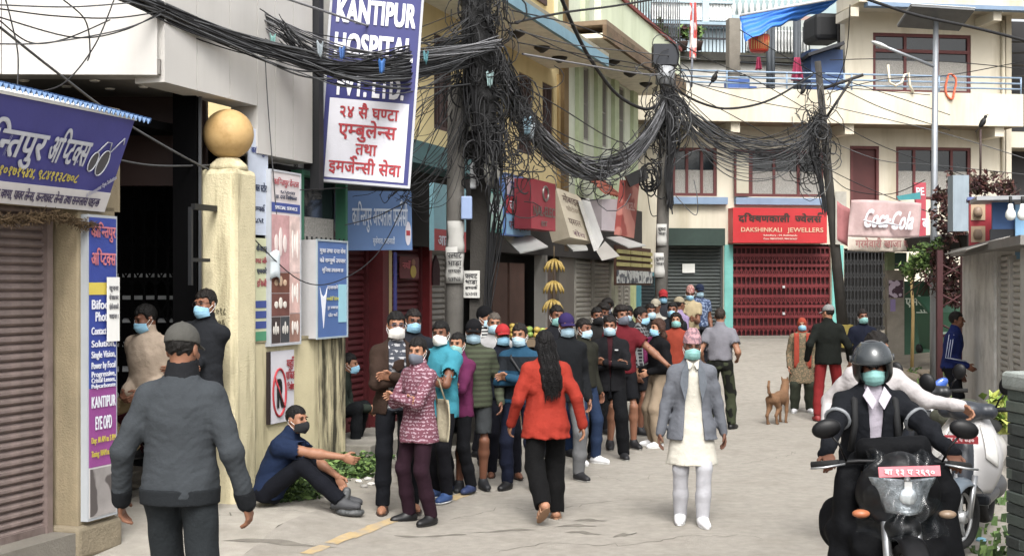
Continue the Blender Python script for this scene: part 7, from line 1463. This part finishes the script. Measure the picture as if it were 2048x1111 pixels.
def blob(name, prims, m, par, h=.012, folds=0., cuts=()):
    lo = np.min([np.array(p[1])-max(p[2]) if p[0] == 'e' else np.minimum(p[1], p[2])-max(p[3], p[4]) for p in prims], 0)-.05; hi = np.max([np.array(p[1])+max(p[2]) if p[0] == 'e' else np.maximum(p[1], p[2])+max(p[3], p[4]) for p in prims], 0)+.05
    g = SDF(lo, hi, h)
    for p in prims:
        if p[0] == 'e': g.ell(p[1], p[2], p[3])
        else: g.cone(p[1], p[2], p[3], p[4], p[5])
    if folds: g.folds(folds, .8, 1.)
    for c in cuts: g.cut(*c)
    r = surfnets(g.D, g.o, g.h); return mobj(name, npmesh(name, *r), m, par)
blob('fuel_tank', [('e', (0, -.05, .82), (.16, .26, .13), .03), ('c', (0, .1, .78), (0, .5, .76), .13, .12, .05)], BP, bk); blob('seat', [('e', (0, .42, .80), (.14, .36, .07), .02)], RUB, bk)
blob('engine', [('e', (0, -.1, .42), (.17, .22, .18), .03), ('c', (-.1, -.2, .5), (.1, -.2, .5), .1, .1, .03)], mat('2a2b2d', .5, .2, 8), bk)
q = MB(); q.tube([(-.43, -.27, .965), (-.36, -.31, .98), (-.2, -.36, 1.0), (0, -.37, 1.0), (.2, -.36, 1.0), (.36, -.31, .98), (.43, -.27, .965)], .013, 8); q.build('handlebar', BP, bk)
for sg in (-1, 1):
    q = MB(); q.cyl((sg*.31, -.33, .985), (sg*.45, -.26, .962), .02, n=10); q.build('grip', RUB, bk)
    q = MB(); q.tube([(sg*.28, -.37, .985), (sg*.4, -.38, .965), (sg*.47, -.35, .955)], .007, 6); q.build('lever', MET, bk)
    q = MB(); q.tube([(sg*.27, -.35, 1.0), (sg*.31, -.37, 1.09), (sg*.36, -.37, 1.15)], .007, 6); q.build('mirror_stem', BP, bk)
    q = MB(); q.ell((0, 0, 0), (.085, .035, .055), 16, 10, T(sg*.385, -.37, 1.185) @ Rm(sg*R(14), 'Y')); q.build('mirror', BP, bk)
    q = MB(); q.ell((sg*.235, -.58, .74), (.05, .035, .024), 12, 8); q.build('turn_signal', mat('9c5a34' if sg < 0 else '77634f', .3, .1), bk)
blob('headlight_shell', [('e', (0, -.44, .84), (.235, .15, .20), .04), ('e', (0, -.48, .90), (.17, .13, .17), .03), ('c', (-.12, -.42, .82), (.12, -.42, .82), .09, .09, .05), ('e', (0, -.5, 1.0), (.09, .08, .06), .03)], BP, bk)
q = MB(); q.sheet(lambda u, v: ((u-.5)*.37*(1-.45*(1-v)), -.672+.10*abs(2*u-1)**2+.04*v, .745+.19*v+.02*abs(2*u-1)-.02*(2*u-1)**2), 16, 12, .01); q.build('headlight', mat('8f989e', .12, .4, 22, .5, 60, metal=.5, spec=.8, coat=.6), bk)
q = MB(); q.ell((0, -.668, .85), (.05, .02, .05), 14, 8); q.build('headlight_bulb', mat('c9d2d8', .1, .1, metal=.7), bk)
blob('fender_nose', [('e', (0, -.55, .66), (.10, .12, .07), .03)], BP, bk)
# wrinkled rain cover over the tank and the legs
blob('rain_cover', [('c', (-.15, -.30, 1.06), (.15, -.30, 1.07), .065, .07, .06), ('e', (0, -.22, 1.0), (.21, .14, .10), .05), ('c', (-.25, -.28, .90), (-.28, -.28, .30), .07, .09, .07), ('c', (.25, -.28, .92), (.32, -.26, .30), .085, .12, .07), ('c', (-.13, -.36, .52), (.16, -.36, .48), .14, .15, .06), ('c', (-.2, -.1, .6), (.24, -.1, .55), .18, .19, .06), ('e', (-.29, -.32, .18), (.11, .11, .15), .05), ('c', (.17, -.32, .95), (.31, -.28, .80), .08, .08, .05)], RAIN, bk, .011, .012)
PLAST = mat('20262a', .08, .05, 4, .5, 9, alpha=.10, spec=1.)
q = MB(); q.sheet(lambda u, v: ((u-.5)*(.52-.18*v)+.01*math.sin(23*v), -.70+.18*abs(2*u-1)**2.2+.02*math.sin(13*u+5*v)+.015*math.sin(29*u-11*v)+.10*v*v, .62+.46*v+.012*math.sin(17*u)), 40, 30, .002); q.build('plastic_wrap', PLAST, bk)
q = MB(); q.box((-.165, -.006, -.028), (.165, .006, .028), T(0, -.69, .99) @ Rm(R(-2), 'Y') @ Rm(R(-12), 'X')); pl = q.build('number_plate', mat('c2636c', .5, .06), bk)
text('बा १३ प २६९०', plain('d9c9cb', .6), pl, 0, .99, -.702, h=.032, wd=.27, bold=.03)
q = MB(); q.box((-.02, -.67, .875), (.02, -.66, .93), T(0, 0, 0)); q.ell((0, -.645, .94), (.018, .012, .018), 10, 6); q.build('emblem', plain('c3c5c6', .3, metal=.5), bk)
blob('pink_bundle', [('e', (-.30, -.50, .10), (.09, .08, .05), .02)], mat('b3425c', .7, .1, 8, .3), bk)
def helm(S):
    hp, hd, Hc, root, Hm = S['hp'], S['hd'], S['Hc'], S['root'], S['Hm']; Bh = hd.T; g = SDF(Hc-.24, Hc+.24, .007)
    g.ell(hp(0, .012, .028), (.128, .150, .142), .02, Bh); g.ell(hp(0, .0, -.055), (.118, .13, .08), .05, Bh); g.cut(hp(0, 0, -.115), hd@V3(0, .15, -1)); g.ell(hp(0, -.145, -.03), (.092, .14, .10), .015, Bh, True); g.ell(hp(0, .0, -.06), (.088, .11, .12), .01, Bh, True)
    o = S['emit'](g, 'helmet', mat('0b0c0e', .3, .1, 5, 0, spec=.4, coat=.3))
    def vf(u, v): lo_ = (u-.5)*2.75; la = R(2+60*v+10*math.cos(lo_)*0)-.10*(1-v)*math.cos(lo_); return Hm @ Vector((.135*math.cos(la)*math.sin(lo_), .012-.160*math.cos(la)*math.cos(lo_), .030+.150*math.sin(la)))
    q = MB(); q.sheet(vf, 28, 14, .003); q.build('visor', mat('2c3134', .22, .4, 7, 0, metal=.1, spec=.6, coat=.35), o)
    for sg in (-1, 1):
        q = MB(); q.cyl(Hm @ Vector((sg*.128, .02, .05)), Hm @ Vector((sg*.142, .02, .05)), .022, n=12); q.build('visor_hinge', plain('3a3c3e', .4), o)
    q = MB(); q.sheet(lambda u, v: Hm @ Vector(((u-.5)*.135, -.108+.25*(u-.5)**2*2, -.008+.03*v)), 8, 3, .004); q.build('sunglasses', plain('0c0c10', .1), root)
    for sg in (-1, 1):
        q = MB(); pts = [(sg*.006, -.145, 1.20), (sg*.05, -.105, 1.285), (sg*.085, -.135, 1.23), (sg*.035, -.165, 1.15)]; c = S['N']-V3(0, 0, 1.44); q.add([tuple(V3(*p)*1+V3(0, c[1]-.01, c[2]+.165)) for p in pts]+[tuple(V3(*p)+V3(0, c[1]+.0, c[2]+.165)) for p in pts], [(0, 1, 2, 3), (7, 6, 5, 4)]+[(i, i+4, (i+1) % 4+4, (i+1) % 4) for i in range(4)]); q.build('shirt_collar', cloth('c4bcc8'), root)
    for sg in (-1, 1):
        a, b = S['sh'][sg], S['el', sg]; c = a+(b-a)*.62; d = nrm(b-a); u = nrm(np.cross(d, V3(0, 0, 1))); w_ = np.cross(d, u); q = MB(); q.tube([tuple(c+(u*math.cos(t)+w_*math.sin(t))*.071) for t in [2*PI*i/16 for i in range(17)]], .013, 5, False); q.build('reflective_band', mat('6d7074', .5), root)
    for sg in (-1, 1):
        q = MB(); q.tube([tuple(S['sh'][sg]+V3(-sg*.045, .05, .065)), tuple(S['sh'][sg]+V3(-sg*.035, -.10, .02)), tuple(S['sh'][sg]+V3(-sg*.03, -.125, -.12)), tuple(S['sh'][sg]+V3(-sg*.01, -.10, -.28))], .022, 6); q.build('backpack_strap', plain('111214', .8), root)
rl = mc+Vector((.01, .12, 0))
person('motorcyclist in dark jacket, raised visor helmet and teal mask', rl, -2, 1.70, d=7.7, pelvis=(0, .15, .885), lean=4, head=(0, 2, 0), girth=1.1, top=jk('14161d', hem=-.08, open=(.05, .02), inf=.028, fold=.009), inner=shirt('b9b0be', inf=.004), bottom=tr('0d0e12'), shoe=BSH, mask=MT, hair='crop', feet={-1: (-.24, -.1, .36), 1: (.24, -.1, .36)}, kp=(0, -1, .3), hands={-1: (-.385, -.36, 1.0), 1: (.385, -.36, 1.0)}, ep={-1: (-1, .2, -.35), 1: (1, .2, -.35)}, hdir={-1: (.05, -.75, -.45), 1: (-.05, -.75, -.45)}, grip={-1: (0, -.3, -1), 1: (0, -.3, -1)}, curl=1.1, skin=1, extra=helm)
# man in white shirt reaching for the scooter
wl = Vector(at(1738, 9.8)); person('man in white shirt behind the motorcyclist reaching for a scooter handlebar', wl, 0, 1.68, lean=12, side=2, head=(25, 8, 0), girth=1.1, top=shirt('c3bcbc', inf=.024), bottom=tr('1c1d22'), hair='short', skin=2, hands={1: (.60, -.30, 1.13), -1: (-.35, -.1, .95)}, ep={1: (.2, .3, -1)}, hdir={1: (.6, -.4, -.5)}, curl=.9)
# ------------------------------------------------ parked scooters
def scooter(label, loc, rz, body, trim, plate=True, steer=0.):
    t = thing('scooter', label, 'scooter', loc, rz); PM = mat(body, .3, .06, 3, 0, spec=.6, coat=.4); TM = mat(trim, .4, .1, 3, 0)
    wt = wheel(t, (0, -.62, .24), .24, .10, rim=mat('a9abac', .35, .1, metal=.4), spokes=5); wt.rotation_euler = (0, 0, R(steer)); wheel(t, (0, .62, .24), .24, .11, rim=plain('77787a', .4), spokes=5)
    Ms = T(0, -.62, .24) @ Rm(R(steer), 'Z')
    for sg in (-1, 1): q = MB(); q.tube([Ms @ Vector((sg*.075, 0, 0)), Ms @ Vector((sg*.07, .1, .3))], .022, 8); q.build('fork_leg', MET, t)
    q = MB(); q.sheet(lambda u, v: Ms @ Vector(((v-.5)*.17, -.285*math.cos(R(5+135*u)), .285*math.sin(R(5+135*u))-.05*(2*v-1)**2)), 14, 8, .006); q.build('front_fender', mat('55606a', .3, .08, 3, 0, coat=.4), t)
    q = MB()
    def ap(u, v): a = (u-.5)*2; w_ = (.13+.14*math.sin(PI*min(1, .15+v*.9))); return (a*w_, -.52+.22*v+.17*a*a*(.6+.4*v)-.05*math.sin(PI*v), .40+.58*v)
    q.sheet(ap, 20, 16, .012); q.build('front_apron', PM, t)
    q = MB(); q.sheet(lambda u, v: (lambda p: (p[0]*.52, p[1]-.030, p[2]))(ap(u, .12+.62*v)), 12, 12, .01); q.build('nose_panel', TM, t)
    for sg in (-1, 1): q = MB(); q.sheet(lambda u, v: (lambda p: (p[0], p[1]-.022, p[2]))(ap(.5+sg*(.30+.15*u), .45+.4*v-.12*u)), 6, 8, .008); q.build('lamp_lens', mat('c4c2bc', .15, .06, 6, 0, spec=.8, coat=.6), t)
    if plate: q = MB(); q.box((-.12, -.008, -.028), (.12, .008, .028), T(0, -.545, .80) @ Rm(R(12), 'X')); p_ = q.build('number_plate', mat('a8343c', .5), t); text('बा ५ प ७३०', plain('d9c4c4'), p_, 0, .80, -.556, h=.03, wd=.19, bold=.03)
    blob('handle_cowl', [('c', (-.16, -.26, .99), (.16, -.26, .99), .06, .06, .04), ('e', (0, -.32, .99), (.12, .09, .08), .04)], TM, t)
    for sg in (-1, 1):
        q = MB(); q.cyl((sg*.18, -.25, 1.0), (sg*.35, -.19, 1.01), .019, n=10); q.build('grip', RUB, t); q = MB(); q.tube([(sg*.2, -.27, 1.01), (sg*.23, -.28, 1.08), (sg*.27, -.28, 1.13)], .008, 6); q.build('mirror_stem', BP, t)
        q = MB(); q.ell((0, 0, 0), (.062, .026, .075), 14, 10, T(sg*.29, -.28, 1.19) @ Rm(sg*R(18), 'Y')); q.build('mirror', BP, t)
    q = MB(); q.bbox((-.17, -.3, .28), (.17, .25, .36), .03); q.build('footboard', TM, t)
    blob('rear_body', [('e', (0, .5, .60), (.18, .40, .18), .04), ('c', (0, .2, .55), (0, .85, .68), .15, .10, .05)], PM, t, .014); blob('seat', [('e', (0, .46, .80), (.15, .38, .07), .02)], RUB, t, .014); blob('engine', [('e', (.06, .55, .32), (.12, .26, .11), .03)], mat('3a3b3d', .5), t, .016); return t
scooter('white and grey scooter parked beside the slate wall with its front wheel toward the road', (3.58, 10.1, .06), R(-28), 'a9a7a6', '2b2f36', True, -18)
scooter('dark scooter with blue mirror parked behind the white shirted man', Vector(at(1868, 12.6)), R(-30), '1d2026', '15171a', False, 0)
blob('olive_bundle', [('e', (0, 0, 0), (.22, .2, .13), .02), ('e', (.1, .02, .08), (.14, .14, .08), .03)], mat('3c3d30', .9, .2, 8, .5, 20), None, .014, .01).location = P(1912, 835, 11.2); tag(bpy.data.objects['olive_bundle'], 'olive cloth bundle on a vehicle seat behind the parked scooter', 'bundle')
q = MB(); q.ell((0, 0, 0), (.09, .03, .05), 14, 8, Rm(R(-35), 'Y')); o = q.build('wing_mirror', mat('2a55a8', .2, .1, coat=.5), None, P(1880, 768, 12.4)); tag(o, 'blue backed rear view mirror standing behind the white shirted man', 'mirror')
# ------------------------------------------------ dog
dg = thing('dog', 'tan street dog with curled tail walking away along the road', 'dog', Vector(at(1556, 18.8)), R(142)); dg.scale = (.84, .84, .84); g = SDF((-.3, -.55, -.02), (.3, .55, .85), .013)
g.loft((0, 0, .44), np.stack([V3(1, 0, 0), V3(0, 0, 1), V3(0, 1, 0)]), [-.28, -.2, -.05, .1, .22, .27], [.06, .095, .10, .08, .085, .05], [.08, .12, .125, .095, .10, .06], .03)
for sg in (-1, 1):
    g.chain([(sg*.06, -.2, .42), (sg*.065, -.2, .22), (sg*.065, -.19-.03*sg, .03)], [.05, .028, .022], .03); g.cone((sg*.065, -.19-.03*sg, .02), (sg*.065, -.23-.03*sg, .015), .024, .02, .01)
    ky = .04*sg; g.chain([(sg*.06, .2, .42), (sg*.07, .14+ky, .28), (sg*.065, .24+ky, .16), (sg*.065, .21+ky, .03)], [.07, .045, .026, .022], .025); g.cone((sg*.065, .21+ky, .02), (sg*.065, .165+ky, .015), .024, .02, .01)
g.chain([(0, -.22, .5), (0.03, -.33, .62), (0.05, -.38, .68)], [.085, .068, .06], .03); g.ell((.06, -.41, .69), (.065, .075, .06), .02); g.chain([(.06, -.45, .675), (.09, -.54, .655)], [.04, .026], .02)
for sg in (-1, 1): g.chain([(.06+sg*.045, -.38, .73), (.06+sg*.06, -.37, .785)], [.022, .008], .01)
g.chain([(0, .26, .50), (0.0, .34, .56), (0, .36, .66), (0.02, .30, .74), (.03, .25, .73)], [.028, .026, .024, .02, .012], .015); g.folds(.003, 1.4, 1)
r_ = surfnets(g.D, g.o, g.h); mobj('body', npmesh('body', *r_), mat('6f4f33', .9, .25, 8, .5, 60, dirt='4a3522', damt=.5, dscale=4), dg)
q = MB(); q.ell((.097, -.56, .66), (.014, .012, .012), 8, 6); q.build('nose', plain('14100e', .4), dg)
# ------------------------------------------------ fruit stall
st_ = thing('fruit_stand', 'wooden fruit stand with blue cloth behind the queue', 'stall', Vector(at(1068, 17.2)), R(10)); bx('table', (-.3, -.3, 1.2), (.7, .3, 1.3), mat('6b5a44', .8), st_); bx('blue_cloth', (.1, -.36, .8), (.85, -.31, 1.25), mat('1b2450', .8, .1, 4, .3), st_)
for x, y in ((-.25, -.25), (.65, -.25), (-.25, .25), (.65, .25)): bx('leg', (x-.03, y-.03, 0), (x+.03, y+.03, 1.2), mat('4b3c2c', .8), st_)
for i in range(34):
    c = Vector(at(1066, 17.1)); k = i % 12; x = -.26+.075*(i % 8)+random.uniform(-.02, .02); y = -.2+.1*(i//8 % 3); z = 1.34+.06*(i//16)+random.uniform(0, .03); q = MB(); q.ell((0, 0, 0), (.045, .04, .038), 10, 8, Rm(random.random(), 'Z')); o = q.build('mango', mat(('a58a2c', '8f9a38', 'a8702c', '6f8a34')[i % 4], .5, .1, 6), None, c+Vector((x, y, z))); tag(o, 'ripe mango in the heap on the fruit stand', 'fruit', 'mangoes heaped on the fruit stand')
for i, (px, py) in enumerate(((1108, 532), (1107, 575), (1105, 612))):
    c = P(px, py, 19.4); t = thing('banana_bunch', ('topmost', 'middle', 'lowest')[i]+' banana bunch hanging in front of the shop door', 'bananas', c); YB = mat('9c8238', .5, .2, 6, dirt='6b5a24', damt=.5, dscale=6)
    for k in range(11):
        a = -1.2+2.4*(k % 6)/5; row = k//6; q = MB(); q.tube([(.02*math.sin(a), -.03*row, .10), (.10*math.sin(a), -.06-.04*row, .05), (.15*math.sin(a), -.07-.05*row, -.03), (.16*math.sin(a), -.05-.05*row, -.09)], [.012, .02, .02, .008], 7); q.build('banana', YB, t)
    q = MB(); q.cyl((0, 0, .08), (0, 0, .30), .008, n=5); q.build('cord', plain('5a4a30'), t)
# ------------------------------------------------ weeds, plastic and litter at the foot of the wall
def weeds(label, spots, n, size, hgt):
    rg = np.random.default_rng(len(label)); V = []; mi = []
    for (x, y, r) in spots:
        for i in range(n):
            a = rg.random()*6.28; rr = r*rg.random()**.6; p = V3(x+rr*math.cos(a), y+rr*math.sin(a)*.7, 0); p[2] = gz(p[0], p[1])+hgt*rg.random()**1.4*(1-.6*rr/r)+.01; u = nrm(rg.normal(size=3)*V3(1, 1, .5)); w_ = nrm(np.cross(u, rg.normal(size=3))); s = size*(.5+rg.random())
            V += [tuple(p-u*s), tuple(p+w_*s*.5), tuple(p+u*s), tuple(p-w_*s*.5)]; mi.append(rg.integers(0, 5))
    me = npmesh('weeds', np.array(V), np.arange(len(V)).reshape(-1, 4), False); me.polygons.foreach_set('material_index', np.array(mi, np.int32))
    for m in GRN+[mat('324a24', .7)]: me.materials.append(m)
    tag(mobj('weeds', me), label, 'weeds', None, 'stuff')
def ws(l): return [(P(px, 0, d).x, d, r) for px, d, r in l]
weeds('green weeds growing at the foot of the stained boundary wall', ws(((575, 11.9, .3), (610, 12.2, .3), (640, 12.6, .3), (665, 12.9, .28), (600, 11.6, .2), (690, 13.2, .22), (560, 11.5, .2))), 420, .030, .22)
weeds('low green weeds along the shop step behind the queue', ws(((705, 13.3, .25), (730, 13.5, .25), (755, 13.9, .22), (715, 12.9, .18), (985, 15.4, .2), (1000, 15.8, .2), (880, 15.0, .2))), 420, .030, .20)
blob('plastic_sack', [('c', (0, 0, .05), (.03, .02, .2), .045, .035, .03), ('e', (.06, -.02, .03), (.12, .07, .03), .03)], mat('3f4142', .45, .4, 9, .9, 22, spec=.5), None, .01, .008).location = at(686, 10.95); tag(bpy.data.objects['plastic_sack'], 'crumpled grey plastic sack by the feet of the seated man', 'plastic bag')
for i, (px, py, c) in enumerate(((718, 985, 'b9b7b0'), (735, 980, 'a9a8a4'), (742, 990, 'c4c2bc'), (728, 995, '8d8a84'), (1962, 1082, '6fa3b9'), (1990, 1100, 'c4c4c0'), (2000, 1040, '7f7a70'))):
    d = 5200/(py-570); rock('litter', Vector(at(px, d))+Vector((0, 0, .015)), (.04, .03, .02), i, mat(c, .7), ('white scrap nearest the boundary wall weeds', 'grey scrap among the weeds by the step', 'pale scrap by the kerb behind the front couple', 'grey pebble on the road edge by the weeds', 'blue plastic scrap under the parked scooter', 'white paper scrap by the slate wall foot', 'brown scrap beside the scooter wheel')[i], 'litter')

c0 = P(955, 180, 15.25); pk = [P(*k)-c0 for k in ((945, -10, 15.2), (952, 90, 15.2), (962, 190, 15.2), (972, 290, 15.2), (978, 330, 15.2))]
o = blob('cable_mass', [('c', tuple(pk[i]), tuple(pk[i+1]), (.13, .17, .18, .13)[i], (.17, .18, .13, .06)[i], .05) for i in range(4)], mat('0b0b0c', .8, .3, 14, 1., 30), None, .018, .02); o.location = c0; tag(o, 'solid black mass of old cables at the heart of the near tangle', 'cable mass', None, 'stuff')
